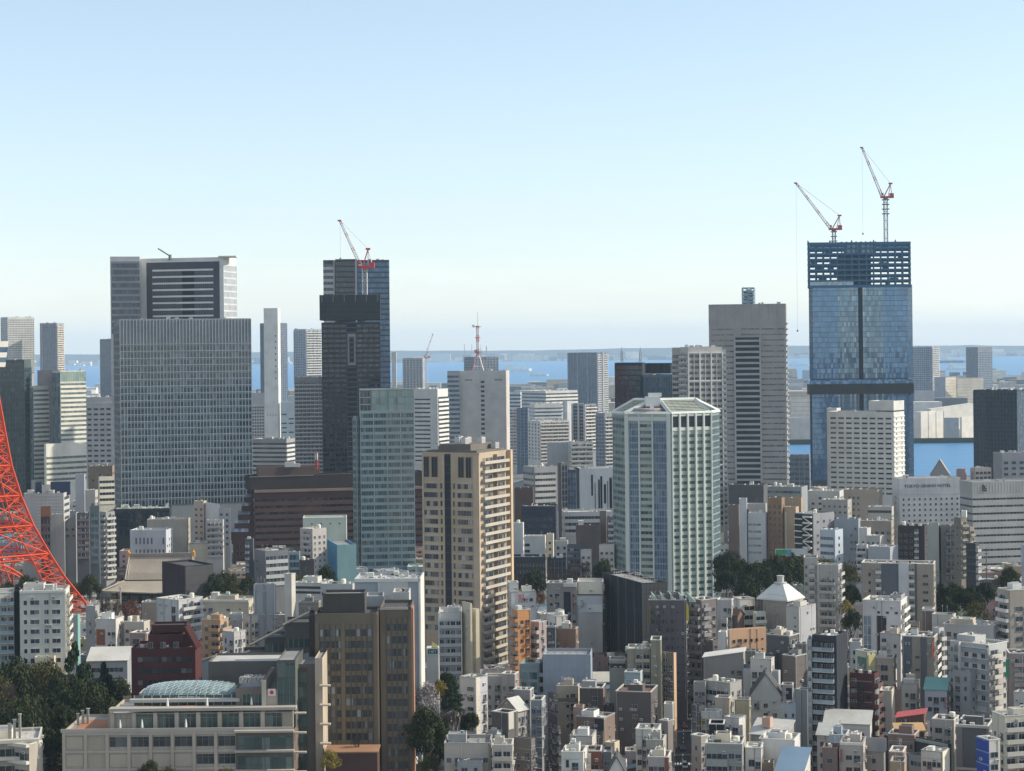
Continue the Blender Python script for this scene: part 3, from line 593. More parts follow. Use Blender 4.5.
# ------------------------------------------------------------------ towers of the skyline
def poly_wall(bd, pts, z0, z1, c, roof='grey', par=.9, name='wall'):
    """a many-sided block; pts run left to right along the front, then round the back. Returns a face per edge"""
    P = [(x - bd.P[0], y - bd.P[1]) for x, y in pts]; mb = MB(); rb = MB(); k = len(P)
    for i in range(k): j = (i + 1) % k; mb.quad((*P[i], z0), (*P[j], z0), (*P[j], z1), (*P[i], z1))
    cx, cy = sum(p[0] for p in P) / k, sum(p[1] for p in P) / k
    I = [(cx + (x - cx) * .985, cy + (y - cy) * .985) for x, y in P]
    for i in range(k): j = (i + 1) % k; mb.quad((*P[i], z1), (*P[j], z1), (*I[j], z1), (*I[i], z1)); mb.quad((*I[i], z1), (*I[j], z1), (*I[j], z1 - par), (*I[i], z1 - par))
    rb.poly([(*p, z1 - par + .01) for p in I])
    obj(name, mb.mesh(name, c if not isinstance(c, tuple) else wallm(c)), bd.root); obj('roof', rb.mesh('roof', ROOFS[roof]), bd.root)
    out = []
    for i in range(k):
        (x0, y0), (x1, y1) = P[i], P[(i + 1) % k]; out.append(Face(bd, (x0, y0), math.atan2(y1 - y0, x1 - x0), math.hypot(x1 - x0, y1 - y0), z0, z1, bd.zv))
    return out
def start(name, label, cat, px, yb, vb, D=None, foot=None):
    D = D or dist(px, yb); P = at(px, HY, D); P.z = 0; bd = Bd(name, label, cat, P); bd.D = D; bd.vb = vb; bd.zv = at(px, vb + 10, D)[2]; return bd
def reg(bd, pts, x0, x1): FOOT.append(pts[:4] if len(pts) == 4 else [pts[0], pts[len(pts) // 3], pts[2 * len(pts) // 3], pts[-1]]); SCREEN.append((x0, x1, bd.vb, bd.D))
def pX(px, D): return un(px, HY)[0] * D

# the wide fin-clad office tower on the left
B('office_tower', 'wide grey office tower clad in close vertical fins, left of the white chimney', 'office tower', 114, 120, 251, 319, 568, (.2, .23, .255), vb=500, d=24, eq=4, big=True,
  R=[cur(4.35, 2.05, 2.9, 15.5, 0, 1, glassm(dark=(.03, .055, .075), light=(.14, .21, .26), share=.3, pane=2.05), (.2, .235, .26), (.25, .29, .32), .4, .36),
     fins(2.05, .5, .38, (.29, .335, .37), 0, 1, .4, 15.3), lines(4.35, .4, (.26, .3, .33), .5, tm=15.5)],
  L=[cur(4.35, 3, 2.9, 3., 0, 1, GDRK)])
bd = B('office_tower', 'tall white framed tower with a dark striped front, rising behind the fin-clad tower', 'office tower', 141, 224, 237, 257, 535, (.6, .6, .58), vb=322, d=26, eq=0,
  L=[pane(.075, .955, 3., 0, (.075, .08, .1), .08), band(2.3, 4.75, 1.7, 8.2, .15, .88, glassm(dark=(.03, .035, .045), light=(.1, .11, .12)), sp=None), lines(4.75, 1.35, (.62, .63, .62), .5, .15, .88, 8.2), pane(.51, .65, 8.5, 0, (.02, .022, .03), .35, 'dark_core_strip')],
  R=[cur(4.75, 2.2, 3.6, 5., 0, 1, glassm(dark=(.3, .34, .37), light=(.5, .52, .53), share=.5), (.6, .6, .6), (.62, .62, .61))])
b = bd.block(111, 140.5, 141, 256.5, bd.D + .6, (.42, .43, .44), L=[cur(4.75, 1.9, 3.2, 3.4, .04, 1, glassm(dark=(.03, .045, .07), light=(.12, .15, .2)), (.25, .27, .3), (.2, .22, .25), hz=.4)], d=20, zv=bd.zv, free=True)
mb = MB(); mb.box(-4, 9, -1.5, 12, 0, 1.0); p = at(224, 257, bd.D); obj('canopy', mb.mesh('canopy', wallm((.6, .6, .58))), bd.root, (p.x - bd.P.x, 0, p.z - .2))
mb = MB(); p0, p1 = at(170, 256, bd.D + 8), at(158, 248.5, bd.D + 8); bp = Vector((bd.P.x, bd.P.y, 0)); mb.bar(p0 - bp, p1 - bp, .5, 0); mb.bar(p0 - bp - Vector((0, 0, 3)), p0 - bp + Vector((0, 0, 1)), 1.1); obj('gondola_arm', mb.mesh('gondola_arm', wallm((.12, .16, .15))), bd.root)

# dark glass tower and the black tower being built in front of it
bd = B('office_tower', 'dark blue glass tower behind the black scaffolded tower', 'office tower', 358, 358.6, 390, 260, 512, (.05, .065, .09), vb=388, d=22, eq=2, big=True,
  R=[cur(4.3, 2.4, 3.2, 1., 0, 1, glassm(dark=(.03, .065, .12), light=(.08, .15, .24), ior=1.7, pane=2.4, metal=.4), (.05, .07, .1), (.09, .11, .14))])
bd.block(336, 358, 358.3, 259, bd.D + .5, (.045, .05, .06), L=[cur(4.3, 2.2, 3.0, 1., 0, 1, GDRK, (.05, .055, .065), (.07, .075, .09)), pane(.9, 1, 0, 0, (.3, .32, .34), .5)], d=16, zv=bd.zv, free=True)
bd.block(324, 335.5, 336, 260, bd.D + 1, (.06, .065, .08), L=[band(2.4, 4.9, 3, 1.5, 0, .9, GDRK, sp=(.4, .41, .42)), pane(.88, 1, 0, 0, (.4, .41, .42), .5)], d=14, zv=bd.zv, free=True)
bd = B('tower_under_construction', 'black netted tower under construction with a heavy dark collar round its top', 'tower', 322, 380, 380, 322, 540, (.03, .035, .048), vb=471, d=26, eq=0,
  L=[cur(3.45, 4.0, 1.9, 0., 0, .42, glassm(dark=(.008, .011, .017), light=(.06, .075, .1), share=.25, pane=2.), (.04, .046, .058), (.045, .052, .064), .35, .5),
     cur(3.45, 4.0, 1.9, 0., .60, 1, glassm(dark=(.008, .011, .017), light=(.08, .095, .12), share=.3, pane=2.), (.045, .05, .062), (.05, .056, .068), .35, .5),
     pane(.42, .425, 0, 0, (.16, .165, .17), .9), pane(.595, .60, 0, 0, (.16, .165, .17), .9), lines(3.45, .5, (.14, .145, .15), .8, .43, .59), pane(.44, .58, 8, 30, (.25, .255, .26), .5, 'hoist_frame'), pane(.47, .55, 10, 28, (.03, .032, .036), .6, 'hoist_shaft')])
b = bd.block(320, 380.5, 381, 294.5, bd.D - 2.0, (.04, .043, .052), z0=at(350, 320, bd.D)[2], d=30, free=True, name='climbing_screen', roof='dark',
  L=[lines(3.4, .12, (.08, .085, .1), .1), fins(2.6, .12, .14, (.07, .075, .09)), fins(7.5, .3, .7, (.16, .17, .18), .04, .96, .1, 5.)])

def lattice_mast(mb, p, h, w, m=0, r=.14, step=None, m2=None):
    step = step or w * 1.2; n = max(1, int(h / step)); p = Vector(p)
    cs = [Vector((sx * w / 2, sy * w / 2, 0)) for sx, sy in ((-1, -1), (1, -1), (1, 1), (-1, 1))]
    for i in range(n):
        mm = m if (m2 is None or (i // 3) % 2 == 0) else m2; a, b = p + Vector((0, 0, h * i / n)), p + Vector((0, 0, h * (i + 1) / n))
        for k in range(4):
            mb.bar(a + cs[k], b + cs[k], r, mm); q = cs[(k + 1) % 4]; mb.bar((a + cs[k]) if i % 2 else (b + cs[k]), (b + q) if i % 2 else (a + q), r * .7, mm); mb.bar(b + cs[k], b + q, r * .7, mm)
def lattice_arm(mb, p, q, w0, w1, seg, cols, r=.13):
    p, q = Vector(p), Vector(q); d = q - p; t = d.normalized(); s = Vector((-t.y, t.x, 0)); s = s.normalized() if s.length > .01 else Vector((0, 1, 0)); u = t.cross(s)
    cr = lambda f: [p + d * f + s * (sx * (w0 + (w1 - w0) * f) / 2) + u * (sy * (w0 + (w1 - w0) * f) / 2) for sx, sy in ((-1, -1), (1, -1), (1, 1), (-1, 1))]
    for i in range(seg):
        A, B_ = cr(i / seg), cr((i + 1) / seg); m = cols[int(i / seg * len(cols))]
        for k in range(4): mb.bar(A[k], B_[k], r, m); mb.bar(A[k], B_[(k + 1) % 4], r * .75, m)
def crane(label, D, mast, tip, head, platform, red, group='cranes', wd=2.6, cab=True, hook=None, coll=0):
    """a luffing tower crane: mast = (px, low row, high row); tip, head = pixels of the jib's end and of the A-frame's top"""
    px, lo, hi = mast; P = at(px, lo, D); t = thing('tower_crane', label, 'crane', tuple(P), 0, group)
    rm, wm, gm, cm = wallm(red, .5, .1), wallm((.55, .55, .54), .5, .1), wallm((.2, .23, .26), .5, .1), wallm((.25, .26, .27), .5)
    L = lambda x, y, o=0.: at(x, y, D + o) - P
    h = L(px, hi).z; mb = MB(); lattice_mast(mb, (0, 0, 0), h, wd, 0, .2); obj('mast', mb.mesh('mast', wm if coll == 0 else gm), t)
    if coll:
        for k in range(coll):
            mb = MB(); z = h - 1.5 - k * 4.0; mb.box(-wd * .95, wd * .95, -wd * .95, wd * .95, z - .35, z + .35); obj('mast_collar', mb.mesh('mast_collar', gm), t)
    mb = MB(); mb.box(-4.2, 6.8, -2.2, 2.2, h, h + 1.5); mb.lathe([(1.9, h - 1.2), (1.9, h)], 12); obj('slewing_platform', mb.mesh('slewing_platform', rm), t)
    mb = MB(); mb.box(3.6, 6.8, -1.9, 1.9, h + 1.5, h + 4.); obj('winch_house', mb.mesh('winch_house', rm), t)
    mb = MB(); mb.box(-4.0, -2.2, -3.4, -1.9, h + 1.5, h + 4.2); mb.box(-4.05, -2.4, -3.45, -2., h + 2.6, h + 3.8, 1); obj('cab', mb.mesh('cab', [wm, GDRK]), t)
    A = L(*head); mb = MB()
    for s in (-1.1, 1.1): mb.bar((-1.2, s, h + 1.4), (A.x, s * .4, A.z), .32, 0); mb.bar((5.6, s, h + 1.4), (A.x, s * .4, A.z), .28, 1); mb.bar((2.4, s * .8, h + 1.4), (A.x, s * .4, A.z), .2, 1)
    mb.box(A.x - 1.6, A.x + 1.6, -.9, .9, A.z - .6, A.z + .7, 0); obj('a_frame', mb.mesh('a_frame', [rm, wm]), t)
    T = L(*tip); mb = MB(); foot = Vector((-3., 0, h + 1.6)); lattice_arm(mb, foot, T, 2.0, 1.3, 22, (0, 1, 1, 0, 1, 1, 0, 1, 1, 0), .17); mb.box(T.x - 1.6, T.x + .8, -.7, .7, T.z - .6, T.z + .5, 2); obj('jib', mb.mesh('jib', [rm, wm, gm]), t)
    mb = MB()
    for s in (-.5, .5): mb.bar((A.x, s, A.z), (T.x, s, T.z), .07)
    if hook: K = L(*hook); mb.bar((T.x, 0, T.z), (T.x, 0, K.z), .06)
    obj('cable', mb.mesh('cable', cm), t)
    if hook:
        mb = MB(); K = L(*hook); mb.lathe([(.2, -1.6), (.7, -1.2), (.7, -.2), (.2, .3)], 8); obj('hook_block', mb.mesh('hook_block', gm), t, (T.x, 0, K.z))
    return t
crane('red and white crane on the black netted tower', dist(350, 540) + 4, (365, 296, 268), (340, 220.5), (368, 249), None, (.62, .05, .04), wd=3.2, hook=(340, 258))
crane('faint slim red crane standing far off beside the round grey tower', 6200 * K, (426.5, 386, 358), (433, 334), (427.5, 352), None, (.55, .1, .1), wd=3.4)

# the glass tower of the right with its unfinished steel crown
D0 = dist(860, 500); bd = start('tower_under_construction', 'blue glass tower under construction with an open steel crown and two cranes', 'tower', 860, 500, 470, D0)
X = lambda p, dd=0.: (pX(p, D0 + dd), D0 + dd)
SH = glassm(dark=(.08, .15, .22), light=(.26, .34, .4), share=.22, metal=.55, pane=1.7, ior=2.2, tilt=.03, fz=26., rough=.05)  # light and dark columns paint bright reflections beside the recess strip
SHB = glassm(dark=(.07, .155, .27), light=(.10, .2, .33), share=.3, metal=.55, pane=1.7, ior=2.0, tilt=.02, fz=4.4, rough=.04)
for (ta, tb, dd, cc, nm) in ((284.5, 381, 0, (.06, .08, .11), 'wall'), (381, 500, 1.5, (.06, .08, .1), 'lower_wall')):
    zt = at(860, ta, D0)[2]; zb = max(0, at(860, tb, D0)[2]) if tb < 490 else 0
    pts = [X(809.5, 14 + dd), X(813 if ta < 300 else 811.5, dd), X(858.6, dd), X(863, dd), X(908, dd), X(912.5, 14 + dd), X(911, 52), X(811, 52)]
    fs = poly_wall(bd, pts, zb, zt, cc)
    for i, fc in enumerate(fs[:5]):
        if i == 2: pane(0, 1, 0, 0, (.02, .025, .035), .05, 'recess_strip')(fc); continue
        for (xa_, xb_, g_) in ((((0, .55, SHB), (.55, 1, SH)) if i == 1 else ((0, .45, SH), (.45, 1, SHB))) if i in (1, 3) else ((0, 1, SHB),)): cur(4.4, 1.7, 4.1, .6, xa_, xb_, g_, (.05, .075, .11), (.1, .13, .17), .05, .07)(fc)
    if ta < 300: reg(bd, pts, 808, 913)
z0, z1 = at(860, 394, D0)[2], at(860, 380, D0)[2]; mb = MB(); mb.box(pX(809, D0) - bd.P.x, pX(913, D0) - bd.P.x, -1.6, 14, z0, z1 - 3.2); obj('louvred_band', mb.mesh('louvred_band', wallm((.045, .05, .055))), bd.root)
mb = MB(); mb.box(pX(809.3, D0) - bd.P.x, pX(912.7, D0) - bd.P.x, -1.2, 14, z1 - 3.15, z1 + .4); obj('band_glazing', mb.mesh('band_glazing', SHB), bd.root)
SB = wallm((.035, .125, .225), .5, .15); zc0, zc1 = at(860, 285, D0)[2], at(860, 242, D0)[2]; xa, xb = pX(809, D0) - bd.P.x, pX(911, D0) - bd.P.x; nfl = 8; fhc = (zc1 - zc0) / nfl; sh = un(860, HY)[0]
for k in range(nfl + 1):
    mb = MB(); z = zc0 + k * fhc; th = 1.5 if k not in (0, 8) else 2.2
    for y in (0, 48): mb.box(xa + sh * y - .6, xb + sh * y + .6, y - .6, y + .6, z - th, z)
    for s in range(1, 4): mb.box(xa + sh * s * 12 + .7, xb + sh * s * 12 - .7, s * 12 - .4, s * 12 + .4, z - 1.2, z - .1)
    for x in (xa, xb): o_ = len(mb.v); mb.prism([(x - .55, .6), (x + .55, .6), (x + sh * 48 + .55, 47.4), (x + sh * 48 - .55, 47.4)], z - th + .01, z - .01)
    obj('floor_beam', mb.mesh('floor_beam', SB), bd.root)
for k in range(15):
    x = xa + (xb - xa) * k / 14
    mb = MB()
    for y in (0, 16, 32, 48): mb.box(x + sh * y - .45, x + sh * y + .45, y - .43, y + .43, zc0 - 2, zc1 + (1.6 if k % 3 == 0 else .0))
    obj('column_row', mb.mesh('column_row', SB), bd.root)
mb = MB(); mb.box(xa + (xb - xa) * .36, xa + (xb - xa) * .645, 14, 34, zc0, zc1 - 2 * fhc); obj('lift_core', mb.mesh('lift_core', wallm((.035, .09, .16), .6)), bd.root)
mb = MB()
for k in range(8): x = xa + (xb - xa) * (.33 + .33 * k / 7); mb.box(x - .5, x + .5, -.9, .3, zc0 + 5.6 * fhc, zc1 + .5)
obj('screen_posts', mb.mesh('screen_posts', SB), bd.root)
mb = MB(); mb.box(xa + .35 * (xb - xa), xa + .655 * (xb - xa), .9, 1.2, zc1 - 2 * fhc, zc1 - .6); obj('edge_netting', mb.mesh('edge_netting', wallm((.42, .52, .6))), bd.root)
mb = MB(); mb.box(xa + 1.5, xa + (xb - xa) * .44, -.5, .3, zc0, zc0 + fhc * .78); obj('glazing_strip', mb.mesh('glazing_strip', glassm(dark=(.2, .26, .3), light=(.4, .45, .48), share=.4)), bd.root)
rr = random.Random(5)
for k in range(16):                                     # stacked decking and braces inside the bays
    mb = MB(); fl_ = rr.randrange(nfl); x = xa + (xb - xa) * rr.choice((rr.uniform(.03, .3), rr.uniform(.68, .94))); w_ = rr.uniform(3, 7); mb.box(x, x + w_, 3, 9, zc0 + fl_ * fhc, zc0 + fl_ * fhc + rr.uniform(1, 2.6)); mb.bar((x, 2, zc0 + fl_ * fhc), (x + w_, 2, zc0 + (fl_ + 1) * fhc - 1.5), .3); obj('stacked_decking', mb.mesh('stacked_decking', SB), bd.root)
crane('nearer crane over the steel crown with its jib leaning low to the left', D0 + 12, (834, 243, 230), (796, 183), (839.5, 215.5), None, (.42, .09, .09), coll=3, hook=(796, 330))
crane('tallest crane on the glass tower, jib raised steeply on a high mast', D0 + 12, (886, 243, 198), (862, 147.5), (890.5, 183.5), None, (.42, .09, .09), wd=3, coll=4, hook=(863, 233))

# grey tower with a dark banded recess
bd = B('office_tower', 'broad grey stone tower with a dark banded recess down its middle', 'office tower', 709, 786, 787, 303.5, 528, (.3, .295, .29), vb=478, d=30, eq=3, big=True,
  L=[fins(6.0, .06, .12, (.14, .14, .14), 0, 1, 0, 15), band(1.0, 4.05, 1.8, 15.6, .03, .32, g=glassm(dark=(.05, .055, .06), light=(.2, .2, .2), share=.5)), band(1.0, 4.05, 1.8, 15.6, .68, .98, g=glassm(dark=(.05, .055, .06), light=(.2, .2, .2), share=.4)),
     pane(.33, .67, 24.3, 0, (.035, .04, .05), .12), lines(4.05, 1.55, (.33, .345, .36), .9, .335, .665, 26.), pane(.325, .345, 24, 0, (.36, .36, .355), 1.0), pane(.655, .675, 24, 0, (.36, .36, .355), 1.0), band(1.2, 4.05, 2, 15.6, .42, .66, nf=2)],
  R=[lines(4.05, .8, (.3, .3, .3), 1.2, tm=14)])
b = bd.blocks[0]; mb = MB(); lattice_mast(mb, (0, 0, 0), 13, 8.5, 0, .55, 2.6); mb.box(-3.2, 3.2, -3.2, 3.2, 0, 11, 1); bd.roofput(b, 'lift_frame', mb.mesh('lift_frame', [wallm((.3, .4, .46)), wallm((.12, .2, .27))]), b['wr'] * .5, b['wl'] * .49)
bd = B('apartment_tower', 'pale gridded apartment tower just left of the broad grey stone tower', 'apartment block', 680, 688, 722, 347, 570, (.42, .415, .4), vb=520, d=14, eq=3, big=True,
  R=[cur(3.35, 3.6, 1.7, 3., 0, 1, glassm(dark=(.04, .045, .05), light=(.22, .22, .21), share=.35, pane=1.8), (.36, .36, .35), (.5, .5, .49), .3, .35), fins(6.9, .8, .7, (.58, .58, .56), 0, 1, 3., 0), lines(16.75, .9, (.58, .58, .56), .7, tm=3)],
  L=[balc(3.35, 2, (.4, .4, .39), tm=3)])
bd.block(672, 680, 680.5, 347.5, bd.D + 16, (.4, .4, .38), L=[cur(3.35, 3, 1.7, 3, 0, 1, WG, (.42, .42, .4), (.5, .5, .48))], d=8, zv=bd.zv, free=True)
bd.block(722, 722.2, 726, 349, bd.D + 6, (.45, .45, .44), R=[balc(3.35, 1, (.5, .5, .49), tm=2)], d=8, zv=bd.zv, free=True)

bd = B('office_tower', 'dark blue glass office block with two small spires, behind the gabled glass hotel', 'office tower', 615, 643, 680, 375, 522, (.04, .055, .08), vb=420, d=22, a=.5, eq=1, big=True,
  R=[cur(3.9, 1.6, 3.1, 1.5, 0, 1, glassm(dark=(.02, .045, .075), light=(.06, .12, .17)), (.03, .05, .075), (.05, .07, .1))], L=[cur(3.9, 1.6, 3.1, 1.5, 0, 1, glassm(dark=(.012, .022, .04), light=(.04, .06, .09)), (.02, .03, .045), (.035, .05, .07))])
bd.block(614.5, 642, 645, 362.5, bd.D + 3, (.035, .045, .065), L=[cur(3.9, 1.6, 3.1, 1.5, 0, 1, GDRK, (.02, .03, .045), (.03, .04, .06))], d=10, zv=bd.zv, free=True)
bd.block(645.5, 670, 673, 363, bd.D + 12, (.03, .035, .045), d=10, z0=at(650, 374, bd.D)[2], free=True, L=[fins(4.4, .6, 1.2, (.05, .05, .06))])
for px in (622, 640.5):
    mb = MB(); p = at(px, 362, bd.D + 8); lattice_mast(mb, (0, 0, 0), 8, 1.6, 0, .16); mb.lathe([(.5, 8), (.05, 12)], 6); obj('spire', mb.mesh('spire', wallm((.35, .36, .38))), bd.root, (p.x - bd.P.x, 8, p.z))

# glass hotel with gabled roof frames
D0 = dist(660, 617); bd = start('hotel', 'pale green glass hotel tower crowned by white gabled roof frames', 'hotel', 660, 617, 600, D0)
pts = [(pX(612, D0 + 26), D0 + 26), (pX(624, D0 + 8), D0 + 8), (pX(670, D0), D0), (pX(710, D0 + 11), D0 + 11), (pX(718, D0 + 30), D0 + 30), (pX(708, D0 + 44), D0 + 44), (pX(620, D0 + 44), D0 + 44)]
ze = at(660, 414, D0)[2]; zr_ = at(660, 401, D0)[2]; MUL = wallm((.52, .56, .53), .5, .1); reg(bd, pts, 611, 719)
fs = poly_wall(bd, pts, 0, ze, (.42, .46, .44), par=.4); HG = glassm(dark=(.05, .07, .07), light=(.2, .26, .22), share=.35, pane=3.5, ior=1.7); HB = glassm(dark=(.06, .10, .15), light=(.22, .29, .34), share=.3, pane=1.4, ior=1.8)
SPG = wallm((.33, .4, .37), .4, .1)
cur(3.32, 2.4, 1.7, .6, 0, 1, HG, (.22, .28, .27), (.3, .36, .35), .1, .15)(fs[0])
cur(3.32, 1.3, 2.5, 4., .1, .30, HB, (.24, .31, .36), (.36, .42, .44))(fs[1]); cur(3.32, 1.3, 2.5, 4., .62, .90, HB, (.2, .27, .33), (.34, .4, .43))(fs[1])
band(1.5, 3.32, 2.2, 4.2, .33, .59, HG, sp=(.36, .4, .38), spd=.4)(fs[1])
for (a, b) in ((0, .085), (.30, .33), (.59, .62), (.915, 1)): pane(a, b, 0, 0, MUL, .9, 'corner_pilaster')(fs[1])
pane(0, 1, 1.5, 3.4, MUL, .7, 'cornice')(fs[1]); pane(0, 1, 0, 1.2, MUL, .75, 'cornice')(fs[2]); pane(0, 1, 6.8, 8.4, MUL, .6, 'cornice')(fs[2])
cur(3.32, 4.4, 1.55, 8.6, 0, 1, HG, SPG, (.5, .54, .5), .0, .1)(fs[2]); cur(5.4, 4.4, 5.2, 1.3, 0, 1, GDRK, SPG, (.4, .44, .4), nf=1)(fs[2])
for k in range(6): pane(max(0, k / 5 - .018), min(1, k / 5 + .018), 0, 0, MUL, 1.2, 'corner_pilaster')(fs[2])
cur(3.32, 1.5, 2.6, 1., 0, 1, HB, (.3, .4, .42), (.42, .48, .47))(fs[3])
P3 = lambda p, z: Vector((p[0] - bd.P.x, p[1] - bd.P.y, z)); q = lambda px, dd, z: Vector((pX(px, D0 + dd) - bd.P.x, dd, z))
rA, rB, rC, rD = q(634, 20, zr_), q(651, 14, zr_), q(659, 14, zr_), q(694, 20, zr_)
A0, A1, A2, A3, A4 = [P3(p, ze) for p in pts[:5]]
def frame(*segs):
    mb = MB()
    for s in segs: mb.bar(*s, 1.15)
    obj('roof_frame', mb.mesh('roof_frame', MUL), bd.root)
frame((A0, rA), (A1, rB)); frame((A2, rC), (A3, rD)); frame((rA, rB), (rB, rC), (rC, rD)); frame((A0, A1), (A1, A2), (A2, A3), (A3, A4), (A4, rD))
for (a, b, c, d_) in ((A0, A1, rB, rA), (A2, A3, rD, rC)):
    mb = MB()
    for k in range(9): f0, f1 = k / 9 + .01, k / 9 + .055; mb.bar(a.lerp(d_, f0), b.lerp(c, f0), .22, 1)
    for k in range(7): mb.bar(a.lerp(b, k / 6), d_.lerp(c, k / 6), .16, 1)
    dn = Vector((0, .3, -.8)); mb.quad(a + dn, b + dn, c + dn, d_ + dn, 0); obj('sloping_louvres', mb.mesh('sloping_louvres', [wallm((.13, .15, .13)), wallm((.5, .53, .47))]), bd.root)
mb = MB(); mb.poly([A1 + Vector((0, 1.5, 0)), A2 + Vector((0, 1.5, 0)), rC + Vector((0, 3, -.5)), rB + Vector((0, 3, -.5))]); obj('gable_wall', mb.mesh('gable_wall', wallm((.16, .17, .18))), bd.root)
mb = MB(); m0 = q(648, 6, ze + 1.); mb.lathe([(9, 0), (9, 1.8), (8.4, 2.4)], 24); obj('penthouse_drum', mb.mesh('penthouse_drum', wallm((.32, .28, .29))), bd.root, tuple(q(648, 13, ze + .3)))
mb = MB(); mb.box(-3.6, 3.6, -1, 5, -3, 1.8); mb.box(-2, 4.6, 0, 4, 1.8, 3.6); mb.box(-1.5, .5, -2.6, -2, -6, -2.5); obj('roof_plant_house', mb.mesh('roof_plant_house', wallm((.62, .64, .63))), bd.root, tuple(q(652, 12, zr_)))

# white antenna tower
bd = B('office_tower', 'blank pale grey tower with a red and white antenna mast on top', 'office tower', 459, 505.5, 509, 370.5, 492, (.46, .46, .46), vb=452, d=26, eq=2, big=True,
  L=[pun(1, 3.3, 2., 4.3, 8, .45, .55, GDRK, sill=1.), pane(.12, .28, 7.5, 9.3, (.25, .25, .25), .08, 'vent_grille'), pane(.75, .92, 7.5, 9.3, (.25, .25, .25), .08, 'vent_grille'), lines(4.3, .08, (.36, .36, .36), .05, tm=0.)], R=[pane(.0, .25, 0, 0, (.5, .36, .3), .1)])
bd.block(447, 459, 459.3, 371, bd.D + 1.5, (.3, .32, .34), L=[cur(4.3, 1.8, 2.2, 2, 0, 1, GBLU, (.34, .38, .42), (.3, .33, .36), hz=.5)], d=18, zv=bd.zv, free=True)
t = thing('antenna_mast', 'red and white antenna mast standing on the blank pale grey tower', 'antenna', tuple(at(478, 370, bd.D + 12))); z = lambda row: at(478, row, bd.D + 12)[2] - t.location.z
RW = [wallm((.5, .06, .05), .5, .1), wallm((.62, .62, .6), .5, .1), wallm((.25, .25, .26), .5)]
for k in range(4):
    a = math.pi / 4 + k * math.pi / 2; mb = MB(); mb.bar((7.5 * math.cos(a), 7.5 * math.sin(a), -.6), (.9 * math.cos(a), .9 * math.sin(a), z(353)), .4, k % 2); mb.bar((6 * math.cos(a), 6 * math.sin(a), 2.8), (5.4 * math.cos(a + 1.57), 5.4 * math.sin(a + 1.57), 4), .2, 1); obj('leg', mb.mesh('leg', RW), t)
mb = MB(); lattice_mast(mb, (0, 0, z(356)), z(326) - z(356), 2.2, 0, .28, 2.0, 1); mb.bar((0, 0, z(326)), (0, 0, z(312)), .15, 2); obj('shaft', mb.mesh('shaft', RW), t)
for (r_, w_) in ((327, 3.2), (338, 2.6), (353, 3.)): mb = MB(); mb.lathe([(w_, z(r_)), (w_, z(r_) + .6)], 10, 0); obj('mast_platform', mb.mesh('mast_platform', RW), t)
for (dx, r_) in ((-4.2, 327), (-2.8, 352), (3.2, 353)):
    mb = MB(); mb.lathe([(.2, -.3), (1.2, .3), (1.4, .6)], 10, 2); o = obj('dish_antenna', mb.mesh('dish_antenna', RW), t, (dx, -1, z(r_) + .8)); o.rotation_euler = (1.4, 0, .5)
bd = B('apartment_tower', 'dark grey tower with thin roof poles, half hidden behind the red and white antenna', 'apartment block', 464, 474, 498, 357, 452, (.2, .22, .26), vb=368, d=20, eq=0, R=[cur(3.4, 4, 2, 1, 0, 1, GBLU, (.2, .22, .26), (.28, .3, .33), .3, .5)], L=[cur(3.4, 4, 2, 1, 0, 1, GBLU, (.22, .24, .28), (.28, .3, .33))])
for px, h in ((464.6, 18), (472, 17), (480.8, 16), (486.5, 15)):
    mb = MB(); mb.bar((0, 0, 0), (0, 0, h), .6 if px > 486 else .35, 0, 6); p = at(px, 357, bd.D + 6); obj('roof_pole', mb.mesh('roof_pole', wallm((.4, .42, .45))), bd.root, (p.x - bd.P.x, 6, p.z - 1))

# white hotel front of window rows, before the tall blue glass tower
bd = B('office_block', 'broad white block with rows of dark slot windows before the blue glass tower', 'office building', 826, 893, 903.5, 412, 523, (.56, .56, .54), vb=486, d=22, eq=2, big=True,
  L=[band(1.25, 3.72, 6.3, 3., .04, .98, g=glassm(dark=(.02, .022, .028), light=(.1, .1, .1), pane=3.), fr=(.55, .55, .53), sill=1.1), fins(6.1, .28, 1.7, (.58, .58, .56), .04, .98, 2.5, 0)], R=[lines(3.72, .9, (.62, .62, .6), .5, tm=3), pun(2, 1.6, 1.2, 3.72, 3)])
bd.block(868, 893, 903.5, 401, bd.D + 2, (.56, .56, .54), z0=at(860, 411, bd.D)[2], d=14, free=True, roof='light'); bd.block(826, 836, 840, 408, bd.D + 3, (.56, .56, .54), z0=at(830, 411, bd.D)[2], d=10, free=True)
B('office_tower', 'dark navy gridded office block at the right edge beside the water', 'office building', 973, 1016.5, 1030, 390, 490, (.035, .05, .07), vb=470, d=26, eq=5, big=True,
  L=[cur(3.8, 3.3, 2.4, 1.2, 0, 1, glassm(dark=(.015, .028, .045), light=(.05, .08, .11)), (.035, .05, .07), (.07, .09, .115), .25, .35, hz=.3)], R=[cur(3.8, 3.3, 2.4, 1.2, 0, 1, GBLU, (.08, .1, .13), (.12, .14, .17))])

